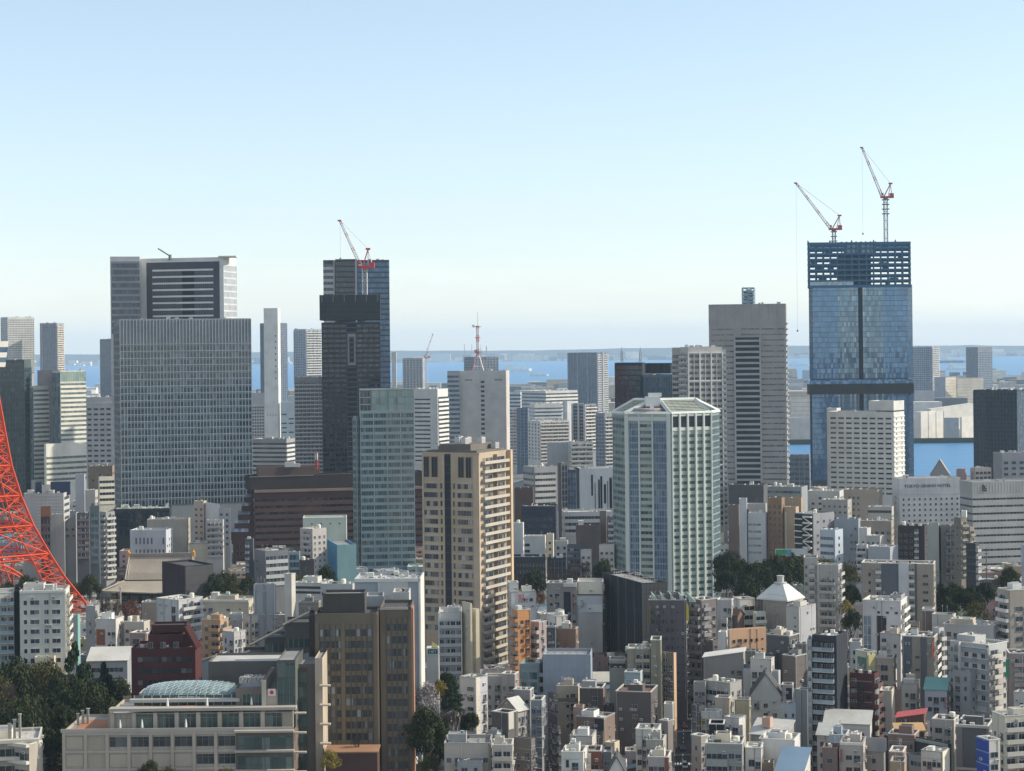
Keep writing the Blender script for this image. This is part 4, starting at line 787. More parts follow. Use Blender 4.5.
# teal glass tower, tan apartment tower
bd = B('office_tower', 'slim teal glass office tower left of the tan apartment tower', 'office tower', 358.5, 359.5, 413, 389, 588, (.2, .25, .26), vb=566, d=18, eq=0, free=True,
  R=[cur(3.95, 1.4, 2.35, 12.2, 0, 1, GTEAL, (.26, .34, .34), (.28, .33, .34), .08, .1, hz=.45), cur(4.0, 4.6, 3.8, .5, .21, 1, GGRN, (.2, .27, .24), (.2, .26, .24), nf=3), cur(4, 2.2, 3.6, .5, 0, .2, OFF, (.4, .43, .43), (.4, .43, .43), nf=3), fins(6.9, .3, .35, (.45, .5, .5), 0, 1, 12, 0), pane(0, 1, 0, .45, (.5, .54, .53), .6)])
bd.block(352.5, 355.5, 358.8, 416, bd.D + 3, (.24, .3, .31), L=[cur(3.95, 1.4, 2.35, 1, 0, 1, GTEAL, (.2, .27, .28), (.28, .33, .34), hz=.45)], R=[cur(3.95, 1.4, 2.35, 1, 0, 1, GTEAL, (.26, .34, .34), (.3, .35, .36), hz=.45)], d=8, zv=bd.zv, free=True)
bd = B('apartment_tower', 'tall tan apartment tower with stacked balconies on its sunny right flank', 'apartment block', 421, 478, 507.5, 453, 690, (.42, .335, .25), vb=676, d=20, a=1.12, eq=0,
  L=[band(1.9, 3.5, 1.3, 11.6, .015, .27, WGL, fr=(.25, .2, .15), sill=.8, nf=17), band(1.9, 3.5, 1.3, 11.6, .62, .87, WGL, fr=(.25, .2, .15), sill=.8, nf=17), pun(1, .8, 2.0, 3.5, 11.6, .30, .37, WG, (.3, .22, .15), nf=17), pun(1, .8, 2.0, 3.5, 11.6, .52, .59, WG, (.3, .22, .15), nf=17),
     pane(.395, .50, .6, 0, (.03, .035, .045), .08, 'dark_glass_strip'), lines(3.5, .16, (.1, .11, .12), .14, .395, .50, 1.), lines(3.5, .55, (.46, .37, .275), .18, 0, .39, 11.6, 17), lines(3.5, .55, (.46, .37, .275), .18, .51, .9, 11.6, 17),
     pane(.0, .03, 1, 0, (.47, .38, .285), .3), pane(.36, .39, 1, 0, (.47, .38, .285), .3), pane(.9, 1, 1, 0, (.47, .38, .285), .35)] +
    [cur(8.2, 1.2, 7.9, 1.6, a, a + w_, GDRK, (.3, .24, .17), (.2, .17, .13), nf=1) for a, w_ in ((.03, .09), (.17, .1), (.64, .09), (.77, .09))],
  R=[balc(3.5, 2, (.42, .39, .34), .06, .90, 1.7, 1.0, .9, fin=(.34, .28, .21), g=glassm(light=(.3, .25, .2), share=.4)), pane(.93, 1, 0, 0, (.5, .38, .26), 1.8)])
b = bd.blocks[0]
for (x0, x1, y0, y1, z0, z1, nm) in ((.04, .96, .06, .94, 0, .9, 'roof_deck'), (.1, .9, .2, .75, .9, 2.4, 'penthouse')):
    mb = MB(); mb.box(b['wr'] * x0, b['wr'] * x1, b['wl'] * y0, b['wl'] * y1, -.3, z1 + .8); obj(nm, mb.mesh(nm, wallm((.16, .145, .13))), bd.root, (*b['O'], b['zr'] + z0), b['ang'])
for k in range(7): bd.roofput(b, 'cooling_unit', eqmesh('cooling_unit'), b['wr'] * RND.uniform(.2, .8), b['wl'] * (.12 + .12 * k), b['zr'] + (1.6 if not .2 < .12 + .12 * k < .75 else 4.0), RND.choice((0, 1.57)))

def ship(label, px, py, L, col, mast=False):
    D = dist(px, py); t = thing('ship', label, 'ship', (pX(px, D), D, .5), 0, 'ships on the bay'); h = L * .09
    mb = MB(); mb.prism([(-L / 2, 0), (-L * .42, -L * .07), (L * .4, -L * .07), (L / 2, 0), (L * .4, L * .07), (-L * .42, L * .07)], 0, h); obj('hull', mb.mesh('hull', wallm(col)), t)
    mb = MB(); mb.box(-L * .4, -L * .18, -L * .05, L * .05, h, h + L * .13); mb.box(-L * .18, L * .3, -L * .045, L * .045, h, h + L * .05); obj('superstructure', mb.mesh('superstructure', wallm((.7, .7, .68))), t)
    mb = MB(); mb.bar((-L * .28, 0, h), (-L * .28, 0, h + L * (.5 if mast else .25)), L * .008); mb.bar((L * .2, 0, h), (L * .2, 0, h + L * (.45 if mast else .18)), L * .008); obj('mast', mb.mesh('mast', wallm(LGREY)), t)
for a_ in (('white ship with tall masts on the bay, left of the dark blue lone tower', 517, 371, 150, (.7, .7, .68), True), ('small white ship on the bay between the cranes tower and the edge tower', 958, 370, 110, (.66, .66, .64)), ('tiny pale ship on the bay right above the central white cluster', 539, 376, 80, (.6, .6, .6)), ('low dark ship on the bay left of the twin apartment tower', 952, 363, 160, (.2, .12, .12)), ('white ferry on the bay left of the tall blue glass tower', 800, 366, 120, (.66, .66, .64))): ship(*a_)

# ------------------------------------------------------------------ the orange lattice tower at the left edge
OR = wallm((.62, .075, .025), .45, .08); D0 = 1591. * K; cx = -42
t = thing('lattice_tower', 'orange red lattice tower with spreading legs at the left edge', 'tower', (pX(cx, D0), D0, 0), D2R(42))
PROF = [(0, 65.5), (13.5, 60.7), (25.5, 51), (35, 44.8), (50.6, 35.9), (65, 29.9), (79.5, 25.5), (101, 21.5), (126, 17.5), (150, 14.5), (200, 9), (245, 5.5), (255, 2.2), (333, .5)]
def prof(z):
    for (a, b), (c, d_) in zip(PROF, PROF[1:]):
        if a <= z <= c: return b + (d_ - b) * (z - a) / (c - a)
    return .5
lv = [0, 13.5, 25.5, 37, 50.6, 65, 79.5, 94, 110, 126]
def cor(k, z, r=None): a = math.pi / 4 + k * math.pi / 2; r = prof(z) if r is None else r; return Vector((r * math.cos(a), r * math.sin(a), z))
for k in range(4):
    mb = MB(); inn = lambda z: max(.0, prof(z) - (9.5 - z * .045))
    for a, b in zip(lv, lv[1:]):
        mb.bar(cor(k, a), cor(k, b), .75); u = cor(k + 1, a).normalized()
        for s in (1, -1):
            f = lambda z: .17 if z < 40 else .2
            pa, pb = cor(k, a).lerp(cor(k + s, a), f(a)), cor(k, b).lerp(cor(k + s, b), f(b)); mb.bar(pa, pb, .42)
            n = 3
            for i in range(n):
                f0, f1 = i / n, (i + 1) / n; o0, o1 = cor(k, a).lerp(cor(k, b), f0), cor(k, a).lerp(cor(k, b), f1); p0, p1 = pa.lerp(pb, f0), pa.lerp(pb, f1); mb.bar(o0, p1, .2); mb.bar(p0, o1, .2); mb.bar(o1, p1, .2)
    obj('leg', mb.mesh('leg', OR), t)
for z in (37, 50.6, 65, 79.5, 94, 110, 126):
    mb = MB()
    for k in range(4):
        a, b = cor(k, z), cor(k + 1, z); dz = Vector((0, 0, 2.2)); mb.bar(a, b, .5); mb.bar(a - dz, b - dz, .35); n = 10
        for i in range(n): p, q_ = a.lerp(b, i / n), a.lerp(b, (i + 1) / n); mb.bar(p, q_ - dz, .16); mb.bar(p - dz, q_, .16)
    for s in (.5,): mb.bar(cor(0, z), cor(2, z), .3); mb.bar(cor(1, z), cor(3, z), .3)
    obj('ring_beam', mb.mesh('ring_beam', OR), t)
for a, b in zip(lv[3:], lv[4:]):
    for k in range(4):
        mb = MB(); p0, p1, q0, q1 = cor(k, a), cor(k, b), cor(k + 1, a), cor(k + 1, b); mp0, mp1 = p0.lerp(q0, .5), p1.lerp(q1, .5)
        mb.bar(p0, mp1, .33); mb.bar(q0, mp1, .33); mb.bar(mp0, p1, .25); mb.bar(mp0, q1, .25); mb.bar(mp0, mp1, .25); obj('cross_brace', mb.mesh('cross_brace', OR), t)
for k in range(4):
    mb = MB(); n = 18; zt = 34.5
    def ap(i, o=0): f = i / n; x = -1 + 2 * f; z = 4 + (zt - 4 - o) * math.sqrt(max(0, 1 - (x / 1.02) ** 2)); a, b = cor(k, max(z, 6)), cor(k + 1, max(z, 6)); e = .17 + .66 * f; p = a.lerp(b, e); p.z = z; return p
    for i in range(n): mb.bar(ap(i), ap(i + 1), .42); mb.bar(ap(i, 2.6), ap(i + 1, 2.6), .3); mb.bar(ap(i), ap(i + 1, 2.6), .16); mb.bar(ap(i, 2.6), ap(i + 1), .16)
    obj('arch', mb.mesh('arch', OR), t)
    mb = MB(); mb.box(-6, 6, -6, 6, 0, 3.5); p = cor(k, 0); obj('foot_block', mb.mesh('foot_block', wallm(LGREY)), t, tuple(p))
z0 = 127.; mb = MB(); DW = wallm((.66, .64, .58), .5, .1)
for a, b, m in ((0, 2.2, 0), (2.2, 4.6, 1), (4.6, 7., 0), (7., 9.6, 1), (9.6, 12.4, 0)):
    r0 = 23.6 + (a - 4) * .14; r1 = 23.6 + (b - 4) * .14; n = len(mb.v); P0 = [cor(k, z0 + a, r0) for k in range(4)]; P1 = [cor(k, z0 + b, r1) for k in range(4)]
    for k in range(4): j = (k + 1) % 4; mb.quad(P0[k], P0[j], P1[j], P1[k], m)
mb.poly([cor(k, z0 + 12.4, 24.7) for k in range(4)]); mb.poly([cor(k, z0, 23.) for k in (3, 2, 1, 0)]); obj('observation_deck', mb.mesh('observation_deck', [DW, GBLU]), t)
mb = MB(); zz = 139
while zz < 250:
    zn = min(250, zz + 12)
    for k in range(4): mb.bar(cor(k, zz), cor(k, zn), .5); mb.bar(cor(k, zz), cor(k + 1, zn), .25); mb.bar(cor(k + 1, zz), cor(k, zn), .25); mb.bar(cor(k, zn), cor(k + 1, zn), .3)
    zz = zn
mb.bar((0, 0, 245), (0, 0, 333), 1.6, 1, 8, .4); obj('upper_mast', mb.mesh('upper_mast', [OR, wallm(WHITE)]), t)
FOOT.append([(t.location.x - 60, D0), (t.location.x, D0 - 60), (t.location.x + 60, D0), (t.location.x, D0 + 60)])

# ------------------------------------------------------------------ temple hall
D0 = dist(150, 612); S = D0 / F; TILE = wallm((.34, .31, .26), .8, .25)
t = thing('temple_hall', 'temple hall with a sweeping pale tiled roof and golden ridge ends', 'temple', (pX(152, D0), D0 + 20, 0)); h_ = lambda r: at(152, r, D0 + 20)[2]
zr_, zu, zl, ze, = h_(555.5), h_(577.5), h_(578.5), h_(588)
mb = MB(); hw, dw = 16.3, 11.
n = 8; prev = None
for i in range(n + 1):
    f = i / n; z = zu + (zr_ - zu) * (f ** 1.45 * .9 + f * .1); y = 10 * (1 - f); x = 16.5 + .6 * (1 - f)
    cur_ = [(-x, -y, z), (x, -y, z), (x, y, z), (-x, y, z)]
    if prev: mb.quad(prev[0], prev[1], cur_[1], cur_[0]); mb.quad(prev[2], prev[3], cur_[3], cur_[2])
    prev = cur_
rb = mb
for k in range(34): x = -16.3 + 32.6 * k / 33; rb.bar((x, -10., zu + .15), (x, -5, zu + (zr_ - zu) * .36), .09, 0, 4)
o = obj('upper_roof', rb.mesh('upper_roof', TILE), t)
mb = MB(); mb.poly([(-16., -9.6, zu + .1), (-16., 9.6, zu + .1), (-16., 0, zr_ - .4)]); mb.poly([(16., 9.6, zu + .1), (16., -9.6, zu + .1), (16., 0, zr_ - .4)]); obj('gable_end', mb.mesh('gable_end', wallm((.55, .53, .48))), t)
mb = MB(); mb.box(-16.6, 16.6, -.6, .6, zr_ - .3, zr_ + 1.); mb.box(-16.6, 16.6, -.75, .75, zr_ + 1.0, zr_ + 1.25)
for s in (-1, 1): mb.bar((s * 16.6, -.4, zr_), (s * 17.1, -10, zu + .4), .45); mb.bar((s * 16.6, .4, zr_), (s * 17.1, 10, zu + .4), .45)
obj('ridge', mb.mesh('ridge', wallm((.3, .28, .25))), t)
for s in (-1, 1):
    mb = MB(); mb.box(-.8, .8, -1.1, 1.1, -1.4, 1.2); mb.bar((0, 0, 1.2), (s * .4, 0, 2.6), .7, 0, 6, .15); mb.bar((0, -.8, .8), (0, -1.3, 2.1), .3, 0, 5, .1); mb.bar((0, .8, .8), (0, 1.3, 2.1), .3, 0, 5, .1); obj('golden_ridge_end', mb.mesh('golden_ridge_end', wallm((.6, .33, .08), .4, .1)), t, (s * 16.9, 0, zr_ + .5))
mb = MB(); n = 5; prev = None
for i in range(n + 1):
    f = i / n; z = ze + (zl - ze) * f ** 1.3; x = 27 - 9.5 * f; y = 21 - 11 * f; lift = 1.3 * (1 - f) ** 2
    cur_ = [(-x, -y, z + lift), (0, -y, z), (x, -y, z + lift), (x, 0, z), (x, y, z + lift), (0, y, z), (-x, y, z + lift), (-x, 0, z)]
    if prev:
        for k in range(8): j = (k + 1) % 8; mb.quad(prev[k], prev[j], cur_[j], cur_[k])
    else:
        mb.poly([(p[0], p[1], p[2] - .02) for p in cur_[::-1]])
        for k in range(8): j = (k + 1) % 8; a, b = cur_[k], cur_[j]; mb.quad((a[0], a[1], a[2] - .6), (b[0], b[1], b[2] - .6), b, a)
    prev = cur_
for s in (-1, 1): mb.bar((s * 17.5, -10, zl), (s * 27, -21, ze + 1.4), .5)
obj('lower_roof', mb.mesh('lower_roof', TILE), t)
DK = wallm((.035, .025, .02), .7); mb = MB(); mb.box(-19, 19, -13, 13, 0, ze + .5); obj('hall_wall', mb.mesh('hall_wall', DK), t)
for k in range(8): mb = MB(); mb.lathe([(.5, 0), (.5, ze + .3)], 8); obj('column', mb.mesh('column', wallm((.09, .06, .045))), t, (-20.5 + k * 5.857, -15, 0))
for k in range(7): mb = MB(); mb.box(-2.1, 2.1, -.1, .1, 2, ze - 2.2, 1); mb.box(-2.2, 2.2, -.2, -.1, ze * .5, ze * .5 + .3); obj('lattice_door', mb.mesh('lattice_door', [DK, wallm((.2, .22, .23))]), t, (-17.6 + k * 5.857, -13.1, 0))
mb = MB(); mb.box(-26, 26, -20, 19, 0, 2); obj('platform', mb.mesh('platform', wallm((.3, .29, .27))), t)
FOOT.append([(t.location.x - 27, D0), (t.location.x + 27, D0), (t.location.x + 27, D0 + 41), (t.location.x - 27, D0 + 41)]); SCREEN.append((98, 186, 604, D0))
p = at(121, 651, 1500 * K); t = thing('flagpole', 'tall bare grey pole standing in front of the temple roof', 'pole', (p.x, 1500 * K, 0)); zt = at(121, 588, 1500 * K)[2]
mb = MB(); mb.bar((0, 0, 0), (0, 0, zt), .55, 0, 8, .35); obj('pole', mb.mesh('pole', wallm((.3, .3, .3), .5)), t); mb = MB(); mb.lathe([(.7, 0), (.7, .5)], 8); obj('cap', mb.mesh('cap', wallm((.35, .35, .35))), t, (0, 0, zt))

# ------------------------------------------------------------------ hotel with the glass vault, lower left
D0 = 905. * K; bd = start('hotel', 'beige terraced hotel with a curved glass vault over its top floor', 'hotel', 176, 0, 790, D0); SCREEN.append((56, 322, 771, D0)); bd.zv = 6
HC = (.38, .325, .26); HGL = glassm(dark=(.02, .025, .028), light=(.12, .14, .14), share=.2, pane=1.6); HT = glassm(dark=(.035, .06, .055), light=(.14, .18, .16), share=.3, pane=2.2)
z = lambda r, px=180: at(px, r, D0)[2]; hx = lambda px, dd=0: pX(px, D0 + dd) - bd.P.x
def hb(x0, x1, dd, dep, r0, r1, c=HC, roof='grey', name='wall'):
    pts = [(pX(x0, D0 + dd), D0 + dd), (pX(x1, D0 + dd), D0 + dd), (pX(x1, D0 + dd), D0 + dd + dep), (pX(x0, D0 + dd), D0 + dd + dep)]
    return poly_wall(bd, pts, 0 if r1 is None else at((x0 + x1) / 2, r1, D0 + dd)[2], at((x0 + x1) / 2, r0, D0 + dd)[2], c, roof, .7, name)[0]
f0 = hb(58, 262, 0, 26, 731, None); f1 = hb(104, 289, 4, 22, 712.5, 731.5, roof='light', name='upper_wall'); f1b = hb(232, 289.5, -.6, 26, 731.3, None, (.15, .125, .105), name='corner_wall')
FOOT.append([(pX(58, D0), D0 - 2), (pX(289, D0), D0 - 2), (pX(289, D0), D0 + 40), (pX(58, D0), D0 + 40)])
S = D0 / F; u = lambda px, f: (pX(px, D0 + f) - bd.P.x)
fl = z(731) ; fh = (z(731) - z(750))                                     # one storey is about nineteen pixels
for row in range(3):
    for k in range(9):
        x0 = 82 + k * 21.7 - (0 if k else 0); kk = x0 + 21.7
        zt = fl - .9 - row * fh * .93
        if k == 0 and row < 3:
            mb = MB(); mb.box(0, 4.6, -.12, 0, 0, 3.2); obj('stone_panel', mb.mesh('stone_panel', wallm((.43, .37, .3))), bd.root, (hx(62), 0, zt - 3.6)); continue
        if x0 > 232: continue
        if row == 1 and k < 5 or k == 0:
            mb = MB(); mb.box(0, 4.9, -.12, 0, 0, 3.4); obj('stone_panel', mb.mesh('stone_panel', wallm((.43, .37, .3))), bd.root, (hx(x0 + 2), 0, zt - 3.9)); continue
        mb = MB(); mb.quad((0, -.03, 0), (4.9, -.03, 0), (4.9, -.03, 2.7), (0, -.03, 2.7), 1)
        for q_ in range(4): x = 4.9 * q_ / 3; mb.box(x - .05, x + .05, -.1, 0, 0, 2.7)
        mb.box(0, 4.9, -.1, 0, 1.9, 1.98); obj('window', mb.mesh('window', [wallm((.2, .19, .17)), HGL]), bd.root, (hx(x0 + 2), 0, zt - 3.3))
for k in range(10):
    mb = MB(); mb.box(-.42, .42, -.5, 0, 0, fl - .2); obj('pilaster', mb.mesh('pilaster', wallm((.43, .375, .31))), bd.root, (hx(81.5 + k * 21.7 if k < 8 else (233 if k == 8 else 60)), -.02, 0))
for row in range(3):
    mb = MB(); mb.box(hx(59), hx(232), -.35, 0, -.5, .15); obj('stone_band', mb.mesh('stone_band', wallm((.4, .37, .33))), bd.root, (0, -.03, fl - row * fh * .93 - .4))
    mb = MB(); mb.box(hx(231), hx(290.5), -2.2, -.6, 0, .55); obj('terrace_slab', mb.mesh('terrace_slab', wallm((.42, .38, .33))), bd.root, (0, 0, fl - .3 - row * 5.4))
    mb = MB(); w_ = hx(288) - hx(234); mb.quad((0, 0, 0), (w_, 0, 0), (w_, 0, 3.7), (0, 0, 3.7), 1)
    for q_ in range(9): mb.box(w_ * q_ / 8 - .06, w_ * q_ / 8 + .06, -.1, 0, 0, 3.7)
    mb.box(0, w_, -.08, 0, 1.1, 1.18); obj('terrace_glazing', mb.mesh('terrace_glazing', [wallm((.12, .11, .1)), HT]), bd.root, (hx(234), -.66, fl - 5.2 - row * 5.4))
zt = z(731); gh = z(714.5) - zt
for k in range(8):                                                       # the glazed terrace storey
    x0 = 106 + k * 21.6; mb = MB(); w_ = 17 * S; g_ = 1 if k not in (0,) else 2
    mb.quad((0, -.03, 0), (w_, -.03, 0), (w_, -.03, gh - .6), (0, -.03, gh - .6), g_)
    for q_ in range(4): mb.box(w_ * q_ / 3 - .06, w_ * q_ / 3 + .06, -.12, 0, 0, gh - .6)
    mb.box(0, w_, -.1, 0, gh * .62, gh * .62 + .1); obj('terrace_window', mb.mesh('terrace_window', [wallm((.25, .24, .2)), HT, wallm((.4, .36, .31))]), bd.root, (hx(x0 + 2.2), 4, zt + .05))
    mb = MB(); mb.box(-.55, .55, -.9, 0, 0, gh); obj('pilaster', mb.mesh('pilaster', wallm((.43, .375, .31))), bd.root, (hx(x0), 3.99, zt))
mb = MB(); mb.box(hx(103), hx(291), -1.6, 2, 0, .8); obj('cornice', mb.mesh('cornice', wallm((.36, .33, .29))), bd.root, (0, 4, z(712.8)))
mb = MB(); mb.box(hx(57), hx(290), -.7, -.35, -.1, .9); obj('terrace_parapet', mb.mesh('terrace_parapet', wallm((.4, .36, .32))), bd.root, (0, .2, fl))
mb = MB(); mb.box(hx(66), hx(100), 2, 20, .02, .3); obj('terracotta_terrace', mb.mesh('terracotta_terrace', wallm((.36, .17, .09))), bd.root, (0, 0, fl - .6))
mb = MB(); mb.box(hx(125), hx(250), 3, 18, .02, .28); obj('terracotta_terrace', mb.mesh('terracotta_terrace', wallm((.36, .17, .09))), bd.root, (0, 4, z(712.5) - .6))
# vault: a shallow glazed barrel with a triangulated frame
va, vb_, nv, nh = 124, 232, 18, 6; zb = at(180, 700, D0 + 9)[2]; VG = glassm(dark=(.06, .11, .11), light=(.18, .26, .26), share=.5, pane=1.1, ior=1.7); mb = MB(); fr_ = MB()
def vp(i, j):
    f = i / nv; x = -1 + 2 * f; r = math.sqrt(max(0, 1 - abs(x) ** 2.6)); a = math.pi * j / (2 * nh); return Vector((hx(va) + (hx(vb_) - hx(va)) * f, 22 - 13 * math.cos(a) * (r * .85 + .15), zb + (at(178, 681.5, D0 + 20)[2] - zb) * (.07 + .93 * r) * math.sin(a)))
for i in range(nv):
    for j in range(nh):
        mb.quad(vp(i, j), vp(i + 1, j), vp(i + 1, j + 1), vp(i, j + 1)); fr_.bar(vp(i, j), vp(i + 1, j), .08); fr_.bar(vp(i, j), vp(i, j + 1), .08); fr_.bar(vp(i, j), vp(i + 1, j + 1), .06)
vo = obj('glass_vault', mb.mesh('glass_vault', VG), bd.root); obj('vault_frame', fr_.mesh('vault_frame', wallm((.33, .38, .38), .5)), vo)
mb = MB(); mb.box(hx(va) - 1, hx(vb_), 7.6, 9.2, 0, .9); mb.box(hx(va) - 1, hx(vb_) + 12, 22, 30, -6, .2); obj('vault_kerb', mb.mesh('vault_kerb', wallm((.45, .44, .41))), bd.root, (0, 0, zb - .4))
for k in range(12):
    mb = MB(); w_ = (hx(vb_) - hx(va)) / 12; mb.quad((0, 0, 0), (w_, 0, 0), (w_, 0, z(701) - z(711.5)), (0, 0, z(701) - z(711.5)), 1); mb.box(-.12, .12, -.15, 0, 0, z(701) - z(711.5)); obj('gallery_window', mb.mesh('gallery_window', [wallm((.42, .4, .36)), HT]), bd.root, (hx(va) + k * w_, 9.5, z(711.5)))
f2 = hb(232, 259, 8, 16, 688, 712, (.2, .175, .15), name='tower_room'); f2b = hb(258, 262, 5, 22, 680, 712, (.46, .42, .36), name='chimney_wall'); f2c = hb(262, 275, 6, 18, 690, 712, (.42, .37, .31), name='stair_wall')
mb = MB(); w_ = 20 * S; mb.quad((0, -.05, 0), (w_, -.05, 0), (w_, -.05, 3), (0, -.05, 3), 1)
for q_ in range(6): mb.box(w_ * q_ / 5 - .06, w_ * q_ / 5 + .06, -.12, 0, 0, 3)
obj('room_window', mb.mesh('room_window', [wallm((.3, .28, .25)), HT]), bd.root, (hx(235), 8, z(711)))
for k in range(5): o = obj('cooling_unit', eqmesh('cooling_unit'), bd.root, (hx(235 + k * 4.6), 10 + (k % 2) * 3, z(688) - .6)); o.scale = (.7, .7, .7)
mb = MB()
for k in range(6): mb.bar((hx(233 + k * 4), 8.4, z(688)), (hx(237 + k * 4), 9, z(681)), .12); mb.bar((hx(233), 8.4, z(684 - k * .4)), (hx(256), 9, z(683 + k * .3)), .08)
obj('roof_railing', mb.mesh('roof_railing', wallm((.5, .48, .45))), bd.root)
f3 = hb(290, 318, 14, 26, 664, None, (.16, .145, .13), 'grey', 'side_wing_wall'); cur(4.2, 3, 3., 1., .05, .5, HT, (.1, .1, .09), (.2, .19, .17))(f3); hb(311.5, 319, 12, 30, 658, None, (.42, .36, .29), name='side_wing_wall'); cur(4.2, 1.7, 3.9, .6, 0, 1, HT, (.1, .11, .1), (.2, .21, .19))(hb(274, 292, 6, 22, 660, None, (.10, .11, .1), name='glass_link_wall'))
for k in range(6): mb = MB(); mb.box(0, 3.2, -1.4, 0, 0, .4); obj('side_balcony', mb.mesh('side_balcony', wallm((.46, .4, .33))), bd.root, (hx(289.6), 3, fl - 2 - 5.4 * k + 6)); mb = MB(); mb.box(0, 3., -2., 0, 0, .4); obj('side_balcony', mb.mesh('side_balcony', wallm((.46, .4, .33))), bd.root, (hx(312), 12, fl + 10 - 5.4 * k))
hb(205, 318, 34, 16, 661, None, (.13, .12, .115), 'light', 'rear_wing_wall')
rr = random.Random(11)
for (label, px, r_, y, big_) in [('closed white parasol by the glazed terrace windows, leftmost one', 115, 727, 1.6, 1), ('closed white parasol beside the stone panel of the terrace', 137, 727, 1.6, 1), ('closed white parasol near the middle of the hotel terrace', 181, 727, 1.6, 1), ('closed white parasol under the vault, left on the upper terrace', 160, 705, 6, 1), ('closed white parasol under the vault, middle of the upper terrace', 200, 705, 6, 1), ('closed white parasol on the upper terrace beside the tower room', 245, 705, 6, 1)]:
    t = thing('parasol', label, 'parasol', (bd.P.x + hx(px), bd.P.y + y, (fl if r_ > 720 else z(712.5)) - .35), 0, 'closed parasols on the hotel terraces'); mb = MB(); mb.bar((0, 0, 0), (0, 0, 3.3), .05); mb.lathe([(.35, 0), (.35, .12)], 8); obj('pole', mb.mesh('pole', wallm(WHITE)), t); mb = MB(); mb.lathe([(.34, 1.1), (.3, 2.), (.14, 3.1), (.03, 3.4)], 8); obj('canopy', mb.mesh('canopy', wallm((.7, .7, .68))), t)
chm = MB(); chm.box(-.3, .3, -.3, .3, .4, .5); chm.box(-.3, .3, .22, .3, .5, 1.); [chm.box(a - .03, a + .03, b - .03, b + .03, 0, .4) for a in (-.25, .25) for b in (-.25, .25)]; chm = chm.mesh('terrace_chair', wallm((.05, .05, .05)))
for k in range(22): o = obj('terrace_chair', chm, None, (bd.P.x + hx(108 + k * 6.4 + rr.uniform(-1.5, 1.5)), bd.P.y + rr.uniform(1., 2.6), fl - .57), rr.uniform(0, 6)); tag(o, 'small dark chair out on the glazed hotel terrace', 'chair', 'dark chairs on the hotel terrace')
o = thing('cushion_bed', 'red lounge bed under the glass vault on the terrace', 'lounge bed', (bd.P.x + hx(180), bd.P.y + 5.4, z(712.5) - .35)); mb = MB(); mb.box(-2.6, 2.6, -.8, .8, .1, .6); obj('mattress', mb.mesh('mattress', wallm((.5, .06, .05))), o); mb = MB(); mb.box(-2.8, 2.8, .8, 1., .1, 1.1); obj('backrest', mb.mesh('backrest', wallm((.4, .06, .05))), o)
o = tag(obj('flag', None, None, (bd.P.x + hx(265.5), bd.P.y + 5.8, z(697))), 'white flag with a red disc beside the hotel chimney wall', 'flag'); mb = MB(); mb.box(-1.1, 1.1, -.03, .03, -1., 1.); mb2 = MB(); obj('cloth', mb.mesh('cloth', wallm((.66, .6, .58))), o); mb2.lathe([(.55, -.05), (.55, .05)], 14); q_ = obj('disc', mb2.mesh('disc', wallm((.6, .05, .05))), o, (0, -.03, 0)); q_.rotation_euler = (math.pi / 2, 0, 0)
bd_h = bd
# grey low building in the bottom left corner
bd = B('office_block', 'low cream building with pale roof ledges in the bottom left corner', 'building', -40, 35, 38, 738, 840, (.3, .28, .25), D=905 * K, vb=771, d=16, eq=2, roof='light', L=[lines(4.6, .9, (.5, .47, .4), 1.4), band(2.2, 4.6, 1.8, 1.2, 0, 1, HGL, sp=None)])
bd.block(-40, 25, 38, 744, bd.D - 4, (.36, .33, .28), d=5, free=True, roof='light', L=[lines(4.6, .9, (.55, .52, .45), 1.2), band(2.2, 4.6, 1.8, 1.2, 0, 1, HGL)])

# ------------------------------------------------------------------ brown hotel block and its stepped neighbour
BG = glassm(dark=(.03, .035, .04), light=(.3, .32, .32), share=.18, pane=1.1); BC = (.145, .122, .092)
bd = B('hotel', 'tall dark brown hotel block of two wings with rows of narrow windows', 'hotel', 312, 374, 377, 613, 815, BC, vb=740, d=15, eq=0, roof='dark',
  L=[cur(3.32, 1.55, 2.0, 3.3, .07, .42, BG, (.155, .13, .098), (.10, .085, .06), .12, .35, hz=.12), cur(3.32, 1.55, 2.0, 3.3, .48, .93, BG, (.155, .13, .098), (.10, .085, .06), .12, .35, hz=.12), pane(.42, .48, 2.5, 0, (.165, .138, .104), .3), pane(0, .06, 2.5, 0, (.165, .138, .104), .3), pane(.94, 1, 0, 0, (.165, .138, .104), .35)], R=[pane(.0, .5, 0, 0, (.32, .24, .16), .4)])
b = bd.blocks[0]; mb = MB(); mb.box(-.3, .25, -.3, .3, 0, b['z1'] + .35); bd.roofput(b, 'corner_pier', mb.mesh('corner_pier', wallm((.42, .36, .3))), b['wr'] * .5, -.1, 0)
bd.block(320, 362, 364, 593, bd.D + 5, (.07, .066, .062), z0=b['z1'] - 1, d=9, free=True, roof='light', name='penthouse_wall')
b2 = bd.block(377.5, 408.5, 411, 607, bd.D + 1.5, BC, d=17, zv=bd.zv, free=True, roof='dark',
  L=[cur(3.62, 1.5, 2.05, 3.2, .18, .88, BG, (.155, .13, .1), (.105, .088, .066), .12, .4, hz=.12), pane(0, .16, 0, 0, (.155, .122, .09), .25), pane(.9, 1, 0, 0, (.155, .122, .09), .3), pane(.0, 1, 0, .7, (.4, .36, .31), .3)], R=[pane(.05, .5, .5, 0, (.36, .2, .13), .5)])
bd.block(306, 312, 312.4, 615, bd.D + 4, (.07, .06, .055), d=12, zv=bd.zv, free=True, roof='dark')
